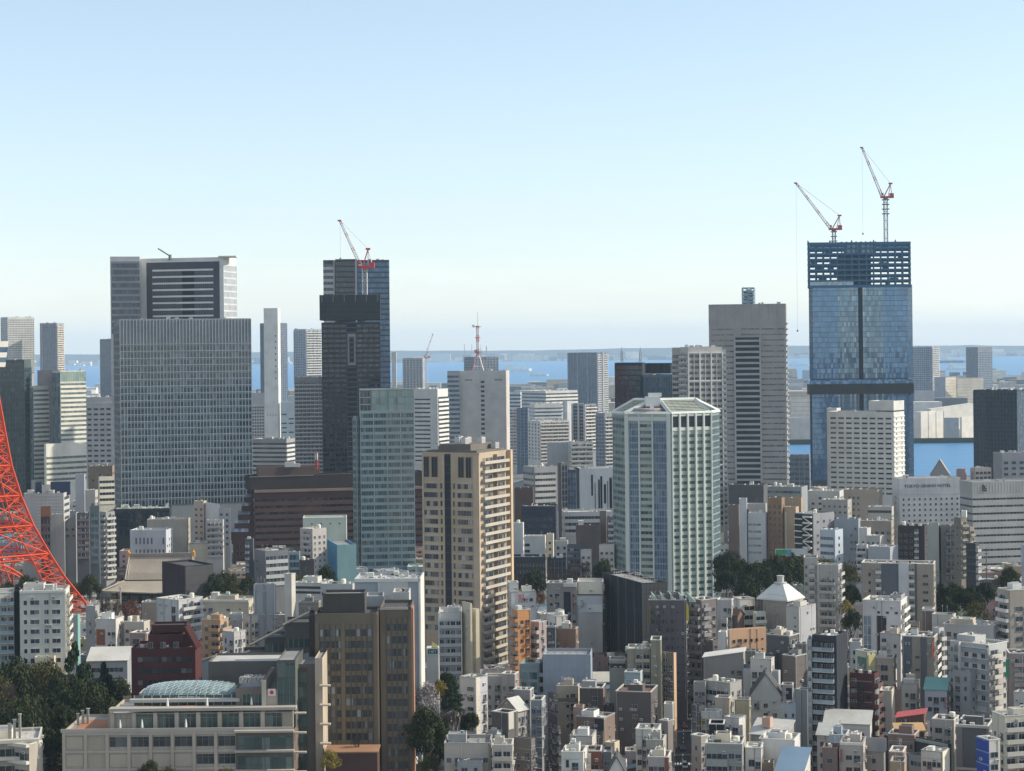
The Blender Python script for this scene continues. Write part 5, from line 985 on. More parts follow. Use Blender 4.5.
bd = B('office_block', 'dark grey building stepping up in terraces towards the brown hotel block', 'building', 282, 313, 314, 622, 772, (.105, .1, .095), vb=662, d=14, eq=0, roof='dark', L=[band(2.6, 4.4, 1.6, 4.4, .1, .95, HT, sp=(.12, .115, .11))])
for (xl, xr, top, o_) in ((262, 282.3, 637, 0), (240, 262.3, 653, 0), (225, 240.3, 661, -2)):
    bd.block(xl, xr, xr + .3, top, bd.D + 2 + o_, (.105, .1, .095), d=14, zv=bd.zv, free=True, roof='dark', L=[band(2.6, 4.4, 1.6, 1.2, .08, .95, HT, sp=(.12, .115, .11))])
for (xa, ya, xb_, yb_) in ((226, 660, 250, 651), (250, 645, 283, 628), (283, 625, 310, 612)):
    p0, p1 = at(xa, ya, bd.D - 1) - Vector((bd.P.x, bd.P.y, 0)), at(xb_, yb_, bd.D - 1) - Vector((bd.P.x, bd.P.y, 0)); mb = MB(); mb.bar(p0, p1, .45); obj('sloping_coping', mb.mesh('sloping_coping', wallm((.46, .4, .32))), bd.root)

# ------------------------------------------------------------------ maroon stepped office mass behind the teal tower
RB = (.085, .048, .047); RG = glassm(dark=(.012, .012, .014), light=(.07, .065, .06), share=.2, pane=1.8)
bd = B('office_block', 'long dark maroon office mass with a stepped greenhouse slope at its left end', 'office building', 250, 253, 424, 490, 574, RB, vb=545, d=30, eq=0, roof='brown',
  R=[pane(0, 1, 0, 1.6, (.26, .19, .165), .8, 'pale_ledge'), band(1.5, 3.9, 1.8, 4.2, 0, .99, RG, fr=(.05, .04, .04), sp=(.098, .056, .054), spd=.3)], L=[band(1.5, 3.9, 1.8, 4.2, 0, .99, RG, sp=(.094, .053, .052))])
b = bd.blocks[0]
bd.block(244, 248, 424, 476.5, bd.D + 7, (.035, .03, .032), z0=b['z1'] - 1, d=18, free=True, roof='dark', R=[pane(.0, .36, 0, .6, (.16, .16, .16), .3), pane(.62, .63, 0, 0, (.1, .07, .065), .4)])
bd.block(255, 257, 318, 467.5, bd.D + 14, (.12, .085, .08), z0=b['z1'] - 1, d=12, free=True, roof='grey')
bd.block(231, 250.5, 253, 541, bd.D - 2, RB, d=22, free=True, zv=bd.zv, roof='brown', L=[band(1.5, 3.9, 1.8, 1.2, 0, .99, RG, sp=(.094, .053, .052))])
for k in range(6):
    x1 = 252.6; x0 = 229 + k * 3.6; top = 532 - k * 8.6; bb = bd.block(x0, x1, x1 + .5, top, bd.D + .5 + k * 3, RB, d=8, free=True, z0=at(240, top + 12, bd.D)[2], roof='brown', name='terrace_wall')
    mb = MB(); w_ = bb['wl'] * .75; mb.quad((0, 0, 0), (w_, 0, 0), (w_, 3.4, 2.2), (0, 3.4, 2.2)); mb.quad((0, 0, -.1), (0, 3.4, -.1), (0, 3.4, 2.2), (0, 0, 0)); o = bb['FL'].put('sloping_glasshouse', mb.mesh('sloping_glasshouse', glassm(dark=(.12, .13, .15), light=(.4, .42, .45), share=.4, pane=2.)), 0, bb['z1'] + .2, .3)
mb = MB(); p = at(290, 467, bd.D + 18) - Vector((bd.P.x, bd.P.y, 0)); mb.box(-3, 3, -1, 1, 0, 3); mb.box(3, 6, -1, 1, 0, 2); obj('roof_plant', mb.mesh('roof_plant', wallm((.6, .6, .58))), bd.root, tuple(p))
p = at(316.5, 468, bd.D + 18); t = thing('antenna_mast', 'small red and white mast on the maroon office roof', 'antenna', tuple(p)); mb = MB(); lattice_mast(mb, (0, 0, -1), 10, 1.4, 0, .16, None, 1); obj('shaft', mb.mesh('shaft', RW), t); mb = MB(); mb.lathe([(.9, 9), (.9, 9.5)], 8); obj('mast_head', mb.mesh('mast_head', RW), t)

# ------------------------------------------------------------------ every other building, back to front
KN = {'a': ('apartment_building', 'apartment block'), 'o': ('office_building', 'office building'), 'h': ('house', 'house'), 't': ('apartment_tower', 'apartment tower'), 's': ('shop_house', 'small building'), 'c': ('chimney', 'chimney'), 'w': ('warehouse', 'warehouse')}
RQ = random.Random(4)
def Q(k, label, xL, xC, xR, top, yb, *a, **kw):
    n, c = KN[k]; w = max(xC - xL, xR - xC)
    if k in 'hs' and yb > 745 and w > 23 and not kw.get('shape') and not any(q in label for q in ('slate', 'cafe', 'teal', 'taupe house', 'black edged')):
        cut = .36 * w
        if RQ.random() < .5: xL += cut
        else: xC -= cut; xR -= cut
        if xC <= xL: xC = xL + .6 * w
    return B(n, label, c, xL, xC, xR, top, yb, *a, **kw)
FW = (.58, .58, .56)
# far skyline
Q('t', 'pale gridded apartment tower at the far left skyline', 1, 8, 34, 317, 440, (.5, .49, .47), vb=362, L=[cur(3.3, 4, 2, 1, 0, 1, GBLU, (.3, .33, .33))], R=[cur(3.3, 2.4, 1.3, 2, 0, 1, GDRK, (.56, .56, .54), (.5, .5, .49), .2, .9, hz=.6)], d=30, eq=2, big=True)
Q('t', 'slim blue grey apartment tower with one sunlit edge at the far left', 40, 57, 64, 323, 440, (.26, .27, .31), vb=372, L=[cur(3.3, 3, 1.9, 4, .08, .92, GBLU, (.2, .22, .27), (.26, .27, .32), .3, .5), pane(.1, .15, 1, 0, (.45, .43, .43), .6)], R=[balc(3.3, 2, (.56, .48, .4), tm=3)], d=30, eq=2, big=True)
Q('t', 'dark blue apartment tower hugging the edge of the fin-clad tower', 100, 112.5, 113, 339, 430, (.1, .12, .17), vb=394, L=[cur(3.3, 4, 1.8, 2, 0, 1, GBLU, (.12, .14, .19), (.14, .17, .22), .4, .6)], eq=2, big=True)
Q('c', 'tall plain white slab chimney', 264, 278, 280.5, 308, 478, (.62, .62, .6), vb=434, d=14, eq=0, L=[pun(1, 1., 1.6, 6.3, 24, .72, .92, GDRK, nf=8), pun(4, .7, 1., 36, 76, .1, .9, GDRK)])
Q('t', 'dark blue tower peeping out behind the white slab chimney', 260.5, 274, 287, 323, 436, (.12, .145, .2), vb=388, L=[cur(3.4, 4, 2, 1, 0, 1, GBLU, (.14, .17, .22), (.15, .18, .24), .4, .6)], R=[cur(3.4, 4, 2, 1, 0, 1, GBLU, (.16, .19, .25), (.2, .22, .27), .4, .6)], eq=0)
Q('t', 'blue apartment tower with a white right side, left of the black netted tower', 294, 306, 321.5, 329, 448, (.34, .37, .42), vb=374, L=[cur(3.35, 4, 2.1, 2, 0, 1, GBLU, (.28, .33, .42), (.4, .43, .48), .4, .7)], R=[balc(3.35, 4, (.58, .58, .57), tm=1.5, dep=1.5)], eq=3, big=True, d=26)
Q('a', 'dark grey gridded apartment block at the foot of the black netted tower', 294, 322, 322.5, 377, 512, (.2, .205, .22), vb=464, L=[balc(3.25, 7, (.3, .31, .33), tm=3.4, dep=1.4, fin=(.33, .34, .36), g=glassm(dark=(.03, .035, .045), light=(.2, .2, .2)))], eq=5, big=True, roof='light')
Q('a', 'pale grey apartment block of tiny dark windows left of the white chimney', 251, 266, 266.3, 404, 474, (.38, .39, .41), vb=436, L=[pun(6, 1.7, 1.8, 3.3, 2, g=GDRK)], eq=0)
Q('o', 'plain grey block behind the tiny-windowed one left of the chimney', 250, 265, 265.3, 393, 462, (.36, .36, .38), vb=403, L=[lines(4, .2, (.3, .3, .32), .2)], eq=2)
Q('o', 'pale blue hotel block of zigzag windows right of the white chimney', 280, 294, 294.4, 402, 478, (.44, .5, .53), vb=436, L=[pun(2, 5, 1.2, 4.6, 5, g=GDRK, seed=4, skip=.25)], eq=2)
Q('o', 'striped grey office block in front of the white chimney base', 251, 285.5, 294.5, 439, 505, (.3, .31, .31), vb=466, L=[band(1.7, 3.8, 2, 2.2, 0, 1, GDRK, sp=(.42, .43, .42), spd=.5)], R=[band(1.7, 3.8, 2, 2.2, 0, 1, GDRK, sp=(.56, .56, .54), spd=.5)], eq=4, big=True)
Q('t', 'ribbed grey tower standing beside the slim red crane', 403, 422, 424.5, 358, 438, (.3, .3, .32), vb=384, L=[fins(5, .6, 1.6, (.36, .36, .37)), cur(3.5, 5, 2, 1, 0, 1, GBLU, (.3, .3, .32))], eq=1, big=True)
Q('o', 'white louvred office block left of the antenna tower', 411, 437, 447.5, 389, 497, (.56, .56, .55), vb=452, L=[band(1.3, 3.9, 8, 7, .12, .72, GDRK, sp=(.6, .6, .58), spd=.5), pane(.72, .95, 2, 0, (.58, .58, .57), .3)], R=[band(1.8, 3.9, 2, 6, .05, 1, GDRK, sp=(.62, .62, .6), spd=.8)], eq=6, big=True, roof='white', d=20)
Q('o', 'thin pale slab tower seen in the gap right of the dark blue tower', 391.5, 396, 396.3, 352, 462, (.5, .48, .48), vb=388, eq=0, d=10)
Q('t', 'dark blue residential tower standing alone before the bay', 568, 597, 607.5, 352.5, 432, (.13, .17, .23), vb=404, L=[cur(3.4, 5, 2, 1, 0, 1, GBLU, (.13, .17, .23), (.2, .24, .3), .5, .8), fins(14, .9, 2, (.22, .26, .32))], R=[balc(3.4, 3, (.42, .42, .42), tm=1), pane(.4, .55, 0, 0, (.25, .27, .3), 2)], eq=2, big=True, d=30)
# striped and white blocks at the centre, before the bay
Q('o', 'long white terraced office building highest in the central cluster', 519, 545, 577, 391, 458, (.5, .5, .49), vb=402, R=[band(1.9, 4.2, 2, 1.5, 0, 1, OFF, sp=(.62, .6, .56), spd=.8)], L=[band(1.9, 4.2, 2, 1.5, 0, 1, GBLU, sp=(.5, .53, .56))], eq=5, big=True, roof='light', d=24)
Q('o', 'blue tinted low block under the long white terraced building', 508, 520, 521, 392, 462, (.5, .52, .53), vb=404, L=[band(2, 4.2, 2, 1.5, 0, 1, GBLU, sp=(.55, .57, .58))], eq=2)
Q('o', 'cream and blue striped mid block in the central cluster', 529, 534, 561, 404, 468, (.52, .51, .49), vb=422, R=[band(1.8, 4, 2, 3, 0, 1, GBLU, sp=(.56, .56, .54), spd=.6)], L=[band(1.8, 4, 2, 3, 0, 1, GBLU, sp=(.5, .52, .54))], eq=6, big=True, roof='light')
Q('a', 'narrow dark blue block at the left of the central cluster', 516, 527, 528, 408, 474, (.14, .17, .24), vb=454, L=[cur(3.3, 4, 2, 1, 0, 1, GBLU, (.16, .19, .26), (.25, .28, .34), .4, .6)], eq=2)
Q('a', 'striped white block beside the tall antenna tower', 508.5, 515.8, 516, 408, 474, (.5, .5, .5), vb=455, L=[balc(3.3, 2, (.56, .56, .55))], eq=2)
Q('a', 'white gridded apartment block low in the central cluster', 527, 539.5, 568.5, 421, 486, (.54, .54, .53), vb=452, L=[pun(4, 2.4, 1.7, 3.3, 2, g=WG)], R=[balc(3.3, 5, (.6, .58, .55), dep=1.5)], eq=6, big=True, roof='light')
Q('t', 'slim white slab tower in the centre of the cluster', 562, 567, 572, 401, 478, (.5, .51, .54), vb=440, L=[pane(.6, 1, 0, 0, (.58, .58, .58), .5)], eq=0)
Q('a', 'dark ribbed tower with white banded right flank and a slanted white roof sail', 572, 584, 595.5, 404, 484, (.24, .26, .3), vb=440, L=[fins(9, .8, 2.4, (.42, .43, .46)), cur(3.3, 4, 2, 1, 0, 1, GDRK, (.22, .24, .28))], R=[balc(3.3, 2, (.6, .58, .55), dep=1.5)], eq=0)
Q('o', 'white topped block with a dark left side at the right of the cluster', 595, 604, 614, 413, 488, (.25, .27, .31), vb=458, R=[balc(3.4, 3, (.5, .5, .5), tm=3)], L=[cur(3.4, 4, 2, 2, 0, 1, GBLU, (.22, .25, .32))], eq=4, big=True, roof='white')
Q('a', 'white apartment building with broad balconies in the middle distance', 568, 570, 592, 442, 532, (.5, .49, .46), vb=460, R=[balc(3.3, 3, (.6, .57, .52), dep=1.6)], eq=3, roof='light')
Q('o', 'blank grey box beside the broad-balconied apartments', 546, 567, 568, 443, 530, (.36, .38, .4), vb=460, eq=2)
Q('o', 'office block striped grey and white left of the barcode windows', 522, 533, 556.5, 467, 548, (.3, .31, .32), vb=498, R=[band(1.6, 4.0, 2, 2.5, .02, .9, OFF, sp=(.42, .42, .41), spd=.4)], L=[band(1.6, 4.0, 2, 2.5, .02, .98, OFF, sp=(.42, .42, .41), spd=.4)], eq=6)
Q('o', 'white office block with black barcode slots across its front', 575, 578, 617, 468.5, 562, (.56, .57, .58), vb=508, L=[pane(0, 1, 0, 0, (.05, .055, .065), .1)], R=[pane(.30 + .078 * k + .012 * ((k * 7) % 3), .30 + .078 * k + (.045, .03, .065, .05, .066, .04, .064, .055)[k], 4 + (k * 5) % 7, (17, 26, 30, 31, 22, 32, 31, 24)[k], (.02, .022, .028), .12, 'slot_window') for k in range(8)] , eq=4, roof='light')
Q('o', 'tall brown and grey slabs just left of the barcode building', 556.5, 560, 566, 463, 550, (.14, .12, .115), vb=500, L=[pane(0, .5, 0, 0, (.2, .17, .16), .3)], R=[cur(4, 3, 3, 1, 0, 1, GDRK, (.08, .09, .1))], eq=1)
Q('o', 'dark narrow glass block squeezed beside the brown and grey slabs', 566.3, 574.6, 574.8, 470, 552, (.06, .08, .12), vb=502, L=[cur(4, 2, 3, 1, 0, 1, GBLU, (.07, .09, .12))], eq=1)
Q('s', 'low brown flat block with a plain front beside the tan tower', 513, 531.5, 532, 488, 556, (.14, .095, .085), vb=503, eq=2, roof='brown')
Q('s', 'low hall with a bright blue roof beyond the tan tower', 509, 523, 523.4, 480, 542, (.35, .37, .38), vb=488, eq=0, roof='blue', shape=('mx', 3))
Q('o', 'square navy office block with a dark glass front', 520, 554, 556, 506, 582, (.04, .05, .075), vb=535, L=[cur(3.8, 2.2, 2.4, 5, .02, .98, glassm(dark=(.02, .03, .05), light=(.05, .07, .1)), (.045, .055, .08), (.05, .06, .085))], eq=3, roof='light')
Q('o', 'low white offices with dark ribbon windows beneath the barcode building', 560, 562, 614, 512, 576, (.5, .49, .47), vb=524, R=[band(1.7, 3.8, 2, 1.4, .02, .98, OFF, sp=(.52, .51, .49), spd=.4)], eq=6, roof='light')
Q('s', 'taupe brown block with a taller slab at its right end', 574, 598, 598.4, 525, 590, (.13, .11, .115), vb=548, eq=2, L=[pane(.35, .75, 0, 0, (.115, .1, .1), .4)])
Q('s', 'tall taupe slab rising behind the taupe brown block', 597.8, 604.5, 605, 511, 588, (.19, .165, .16), vb=545, eq=0)
Q('a', 'dark apartment block with bright balcony edges left of the gabled glass hotel', 604.8, 606, 620, 517, 590, (.15, .155, .165), vb=545, R=[balc(3.2, 2, (.42, .42, .42))], eq=2)
Q('a', 'white block with two small windows behind the tan tower', 505, 521, 522, 523, 602, (.52, .53, .53), vb=556, L=[pun(2, 1.2, 1.5, 12, 12, .3, .9, nf=1)], eq=2, roof='white')
Q('o', 'white building with three windows on its left edge', 522, 543, 544, 536, 606, (.54, .53, .5), vb=556, L=[pun(1, 2.4, 1.4, 3.2, 3, .03, .28, GDRK)], eq=5, roof='white')
Q('s', 'slim cream building with a small rooftop box', 544.5, 551, 552, 534, 604, (.5, .48, .44), vb=558, L=[pun(1, 1.2, 1.2, 3.2, 3)], eq=1, roof='light')
Q('s', 'white flat-roofed house beside the slim cream building', 553, 565.5, 566, 541, 606, (.52, .51, .47), vb=558, L=[pun(2, 1.2, 1.4, 3.2, 2)], eq=3, roof='white')
Q('s', 'dark flat-fronted low block in front of white houses', 504, 542, 543.6, 557, 618, (.04, .045, .055), vb=574, L=[band(1.6, 3.4, 1.6, 2.4, .02, .98, GDRK)], eq=3, roof='grey')
Q('o', 'dark navy low office right of the dark flat-fronted block', 545, 563.5, 564, 558, 614, (.05, .06, .08), vb=574, L=[cur(3.4, 2, 2.4, 1, 0, 1, GDRK, (.06, .07, .09))], eq=2)
Q('a', 'dark blue narrow apartments between navy office and white houses', 565, 577.5, 578, 545, 612, (.1, .115, .15), vb=572, L=[balc(3.1, 2, (.15, .17, .2))], eq=1)
Q('s', 'small grey white house with two windows left of bare trees', 578.5, 589, 589.5, 550, 614, (.42, .41, .4), vb=570, L=[pun(2, 1.3, 1.3, 3.2, 2.2)], eq=1, roof='light')
Q('s', 'small white house with a rooftop hut near the gabled glass hotel', 597, 612, 613, 545, 612, (.52, .5, .48), vb=560, L=[pun(3, 1.2, 1.2, 3.2, 2.5)], eq=2, roof='white')
# left: between the lattice tower and the fin-clad tower
bd = Q('o', 'dark green glass tower behind the orange lattice tower', -12, 24, 31, 360, 516, (.07, .1, .1), vb=490, L=[cur(4.1, 2.4, 3.1, 1.2, 0, 1, glassm(dark=(.025, .045, .045), light=(.1, .14, .14)), (.07, .095, .095), (.12, .14, .14), .3, .3)], R=[cur(4.1, 2.4, 3.1, 6, 0, 1, GTEAL, (.06, .1, .1), (.09, .12, .12))], eq=2, big=True, d=30)
bd = B('office_tower', 'sunlit pale tower of white stripes with a mint glass top, left of the fin-clad tower', 'office tower', 52, 60, 85.5, 371, 516, (.5, .5, .46), vb=470, a=.8, eq=2, big=True, R=[cur(8, 2.2, 7.8, .6, 0, 1, GGRN, (.42, .5, .44), (.45, .52, .46), .1, .15, nf=1), band(1.7, 3.75, 1.8, 9., 0, 1, glassm(dark=(.1, .13, .12), light=(.25, .3, .25)), sp=(.62, .6, .54), spd=.3)], L=[cur(3.75, 2, 2.9, 1.5, 0, 1, GTEAL, (.1, .13, .13))])
bd.block(30, 33, 52, 386, bd.D + 3, (.45, .45, .42), a=.8, d=12, free=True, zv=bd.zv, R=[band(1.7, 3.75, 1.8, 2., 0, 1, glassm(dark=(.1, .13, .12), light=(.25, .3, .25)), sp=(.6, .58, .52), spd=.3)], L=[cur(3.75, 2, 2.9, 1.5, 0, 1, GTEAL, (.12, .16, .16))])
bd.block(37, 59, 61, 370, bd.D + 14, (.25, .24, .25), d=14, free=True, zv=at(50, 388, bd.D)[2], roof='grey')
bd.block(43, 45, 85.3, 444, bd.D - 12, (.66, .64, .58), a=.75, d=8, free=True, zv=bd.zv, roof='light', R=[band(1.9, 4.4, 1.8, 9, 0, 1, glassm(dark=(.1, .13, .12), light=(.25, .3, .25)), sp=(.64, .62, .55), spd=.3)])
Q('o', 'pale grey office block with paired windows left of the fin-clad tower', 85.5, 111, 114.5, 397, 520, (.4, .4, .41), vb=470, L=[pun(4, 3.2, 1.5, 4.1, 7, g=GDRK), pane(0, 1, 4., 5., (.5, .5, .5), .4)], eq=5, big=True)
Q('o', 'brown trimmed terrace block right of the white striped tower', 87, 111, 113, 466, 560, (.3, .24, .19), vb=478, eq=6, roof='brown')
Q('s', 'small sunlit office with cream stripes at the foot of the fin-clad tower', 97, 98, 113, 477, 572, (.52, .5, .42), vb=496, a=.4, R=[band(1.6, 3.6, 1.8, 1.2, 0, 1, GDRK, sp=(.62, .58, .48), spd=.4)], eq=1)
Q('o', 'blank pale grey slab building left of the fin-clad tower base', 74, 83, 84, 474, 580, (.36, .37, .4), vb=508, eq=1, roof='light')
Q('o', 'pale building with a rooftop box stair and sunlit right wall', 83.5, 93.5, 96.5, 490, 582, (.42, .4, .37), vb=507, L=[pun(2, 1.2, 1.4, 5, 5, skip=.3)], R=[pun(2, 1.2, 1.4, 3.4, 3)], eq=3, roof='light')
bd = Q('o', 'long white low building with navy rooftop screens behind the lattice tower', 22, 62, 68, 493, 598, (.42, .42, .41), vb=522, L=[lines(1.8, .5, (.5, .5, .49), .15, .3, .95, 1)], R=[band(1.6, 3.6, 1.8, 1.2, .1, .9, OFF)], eq=4, roof='light')
bd.block(49, 68.5, 69, 482, bd.D + 8, (.03, .045, .1), z0=at(55, 496, bd.D)[2], d=5, free=True, roof='dark', name='rooftop_screen'); bd.block(34, 40, 41, 482.5, bd.D + 9, (.04, .055, .1), z0=at(38, 495, bd.D)[2], d=5, free=True, name='rooftop_screen'); bd.block(40.5, 49, 49.4, 485.5, bd.D + 6, (.36, .36, .36), z0=at(45, 495, bd.D)[2], d=5, free=True, name='rooftop_box')
Q('s', 'narrow dark building with an orange brown top behind the lattice tower', 39, 48.5, 49.3, 507, 606, (.055, .055, .055), vb=545, L=[pane(0, 1, 0, 5, (.24, .11, .06), .2), band(2, 3.8, 1.6, 6, 0, 1, GDRK, sp=(.1, .1, .1))], eq=1)
Q('o', 'light grey plain building beside the orange-topped narrow one', 49.5, 62, 63, 514, 604, (.38, .38, .37), vb=530, eq=3, roof='light')
Q('s', 'grey building with a slanted pale roof left of the teal-windowed block', 63, 74, 76, 513, 602, (.24, .26, .28), vb=530, L=[pun(2, 1.6, 1.4, 3.4, 2)], eq=1, shape=('mx', 5), roof='light')
Q('a', 'dark grey block beside teal-windowed narrow offices', 75, 87.5, 88, 513, 604, (.1, .105, .12), vb=548, L=[balc(3.3, 3, (.16, .165, .18))], eq=3)
Q('o', 'narrow building with stacked teal windows', 88, 97.5, 98, 506, 600, (.12, .15, .17), vb=556, L=[band(2.3, 3.9, 2.2, 3, .08, .9, glassm(dark=(.06, .13, .15), light=(.16, .26, .28)), sp=(.2, .23, .24))], eq=2, roof='blue')
Q('a', 'pale apartment block with zigzag outside stairs left of the dark green long roof', 98, 104, 113, 512, 598, (.3, .3, .31), vb=568, L=[balc(3.2, 1, (.42, .42, .41))], R=[balc(3.2, 2, (.48, .47, .45))], eq=5)
Q('o', 'long dark green glass hall at the foot of the fin-clad tower', 112, 168, 170, 508, 574, (.03, .04, .045), vb=528, L=[cur(5, 3, 4.5, 1, 0, 1, GDRK, (.03, .045, .05), (.04, .055, .06))], eq=12, roof='light', big=True)
Q('o', 'beige blank building with four small windows behind the temple', 145, 185, 188.5, 519, 586, (.38, .35, .3), vb=552, d=12, L=[pun(1, 1.1, 1.4, 4.4, 4.5, .55, .68, GDRK)], R=[pun(1, 1, 1.2, 3.4, 3)], eq=5, roof='light')
Q('o', 'bluish white building of short slot windows behind the temple roof', 128, 164, 170.5, 530, 594, (.44, .47, .52), vb=555, d=14, L=[pun(8, .9, 3.4, 6.4, 2.2, .12, .98, g=GBLU, seed=3, skip=.15)], eq=3, roof='light')
Q('o', 'cream box building with white rooftop units right of the temple', 187, 224, 229.5, 543, 590, (.42, .405, .34), vb=572, d=14, L=[lines(4.2, .14, (.33, .32, .28), .06, 0, 1, 0), lines(20, .5, (.28, .26, .23), .2)], R=[pun(2, 2.4, 1.6, 4.2, 3, g=GDRK)], eq=9, roof='light')
Q('o', 'narrow beige building at the right foot of the fin-clad tower', 192, 202, 205, 501, 586, (.44, .37, .31), vb=540, L=[pun(2, 1.2, 1.2, 3.3, 3)], eq=4)
Q('o', 'white narrow building with one big dark opening', 203, 216, 218, 504, 588, (.5, .5, .5), vb=525, L=[pun(1, 4.5, 2.6, 9, 6.5, .2, .95, GDRK, nf=1)], eq=3, roof='light')
Q('s', 'white gridded building below the one with the big dark opening', 205, 221, 222, 520, 596, (.42, .42, .42), vb=545, L=[balc(3.2, 4, (.36, .37, .38))], eq=4)
Q('s', 'low grey building beside the maroon stepped slope', 217, 228, 229, 508, 590, (.34, .35, .37), vb=540, L=[pun(2, 1.5, 1.4, 3.3, 2)], eq=4, roof='light')
Q('o', 'square black building with a matt concrete right face', 160, 183, 211, 566, 642, (.035, .035, .04), vb=602, a=.6, L=[fins(3, .12, .15, (.05, .05, .055))], R=[pane(0, 1, .3, 0, (.085, .085, .09), .15), lines(4.4, .1, (.065, .065, .07), .2)], eq=0, roof='dark')
# middle left
Q('o', 'mint white blank-walled hall before the maroon mass', 301, 344.5, 345, 517, 614, (.48, .53, .46), vb=546, d=14, L=[pane(.0, 1, 0, .5, (.55, .58, .52), .2), pun(4, .7, .6, 9, 2., .1, .95, GDRK, nf=1, sill=7.5)], eq=0, roof='light')
bd = Q('s', 'building wrapped in bright blue and teal netting', 324, 335, 354, 545, 622, (.1, .3, .5), vb=572, a=.25, R=[pane(0, 1, .2, 0, (.2, .34, .36), .15, 'netting'), fins(1.9, .08, .1, (.3, .4, .42))], L=[fins(2., .08, .1, (.12, .34, .52))], eq=0, roof='grey')
Q('a', 'grey apartment building with twin stacks of small balconies before the mint hall', 298, 310.5, 324.5, 529, 622, (.38, .36, .35), vb=574, L=[balc(2.9, 1, (.44, .42, .4), .2, .9, .8)], R=[pun(3, 1.3, 1.4, 2.9, 3, g=WG, fr=(.5, .5, .5))], eq=4, roof='light')
Q('o', 'grey offices with pale stripes and a bare left bay', 252, 263, 286.5, 551, 626, (.17, .18, .2), vb=574, R=[band(1.7, 3.6, 2, 1.8, .02, .96, OFF, sp=(.42, .43, .44), spd=.4)], eq=4)
Q('s', 'narrow dark building with white stacked balconies left of striped grey offices', 243, 251, 252, 539, 622, (.1, .11, .125), vb=574, L=[balc(3.1, 1, (.4, .41, .42), 0, .5)], eq=1)
Q('s', 'small teal fronted shop building beside the twin-balcony apartments', 287, 297.4, 298, 552, 628, (.24, .31, .31), vb=570, L=[band(2.4, 3.6, 1.5, 1, .05, .95, GTEAL)], eq=1)
Q('s', 'dark plum low building below the twin-balcony apartments', 297, 312, 313, 560, 632, (.09, .075, .08), vb=575, eq=1)
# around the orange tower's right foot
Q('o', 'grey building with an uneven stepped side at the lattice tower foot', 83, 92, 97, 606, 698, (.3, .3, .3), vb=642, L=[pun(1, .8, 1, 3.2, 2, skip=.3)], R=[balc(3.2, 1, (.3, .3, .3))], eq=2)
Q('s', 'white house with a red brown wall panel', 93, 113, 121, 619, 705, (.52, .5, .47), vb=646, L=[pane(.02, .45, 4, 10, (.26, .1, .06), .12), pun(2, 1.1, 1.2, 4.6, 2.6, .55, 1, GDRK)], R=[pun(1, 1.2, 1.3, 3.2, 2)], eq=3, roof='white')
Q('c', 'slim grey slab with a turquoise edge right of the white flats', 69.5, 74.5, 77.3, 615, 715, (.36, .38, .38), vb=648, R=[pane(.0, .8, 0, 0, (.2, .4, .36), .15)], eq=0, d=4)
Q('s', 'small beige building with a white flat roof left of the flagpole', 121, 141, 147, 622, 704, (.44, .4, .35), vb=640, L=[pun(3, 1.2, 1.2, 3.2, 2)], eq=6, roof='white')
Q('s', 'rusty fronted little house below the flagpole', 127, 143, 150, 633, 716, (.33, .24, .2), vb=648, L=[pun(1, 3, 2, 3.2, 2, GDRK and .1, .7)], eq=3, roof='light')
Q('o', 'plain beige brown block behind the pale blue apartments', 139, 154, 155, 602, 684, (.34, .28, .23), vb=622, eq=1)
Q('a', 'pale blue grey apartment block with white balconies on its right half', 154, 176, 200, 600, 694, (.42, .43, .44), vb=640, d=12, L=[pun(1, 2, 2.6, 3.4, 3, .6, .95, GDRK), fins(4, .2, .3, (.36, .37, .38))], R=[balc(3.3, 2, (.48, .48, .47), 0.1, .95, 1.5)], eq=5, roof='light')
Q('o', 'long cream low building with a bright roof edge', 199, 246, 254, 600, 672, (.46, .41, .33), vb=620, L=[pun(5, 1.4, 1, 3.6, 2, skip=.5), pane(0, 1, 0, .8, (.62, .6, .52), .4)], R=[pun(2, 1.2, 1.2, 3.2, 2)], eq=2, roof='light')
Q('a', 'orange tan apartment block with dark recessed balconies', 199, 217, 226, 620, 706, (.44, .27, .15), vb=650, L=[balc(3.3, 1, (.44, .28, .16), .45, 1, 1.2, g=GDRK), pun(1, 1.2, 1.4, 3.3, 2, .1, .4)], R=[balc(3.3, 2, (.4, .27, .17))], eq=2, roof='light')
Q('s', 'blank grey wall building between orange flats and cream house', 227, 239, 240, 614, 700, (.38, .38, .38), vb=632, eq=1, roof='light')
Q('s', 'cream house with a sunlit side wall near the spiral stair tower', 240, 248, 255.5, 616, 702, (.48, .44, .38), vb=632, L=[pun(1, 1.3, 1.3, 3.2, 2)], R=[pun(2, 1, 1.2, 3.2, 2)], eq=2, roof='white')
Q('s', 'white boxy house with narrow windows beside the blue glass canopy', 220, 231, 243, 632, 716, (.42, .41, .42), vb=655, L=[pun(2, .9, 1.8, 3.4, 2)], R=[pun(3, .8, 1.2, 3.2, 2)], eq=2, roof='light')
bd = B('office_building', 'grey ribbed slab tower with an outdoor spiral stair and a pale right slab', 'office building', 252, 272, 273, 584, 700, (.3, .31, .33), vb=628, d=12, eq=4, roof='light', L=[fins(4.5, .25, .9, (.22, .23, .25)), fins(9, .4, .5, (.42, .43, .44))])
bd.block(282, 289, 293, 574, bd.D - 3, (.48, .46, .42), d=10, free=True, zv=bd.zv)
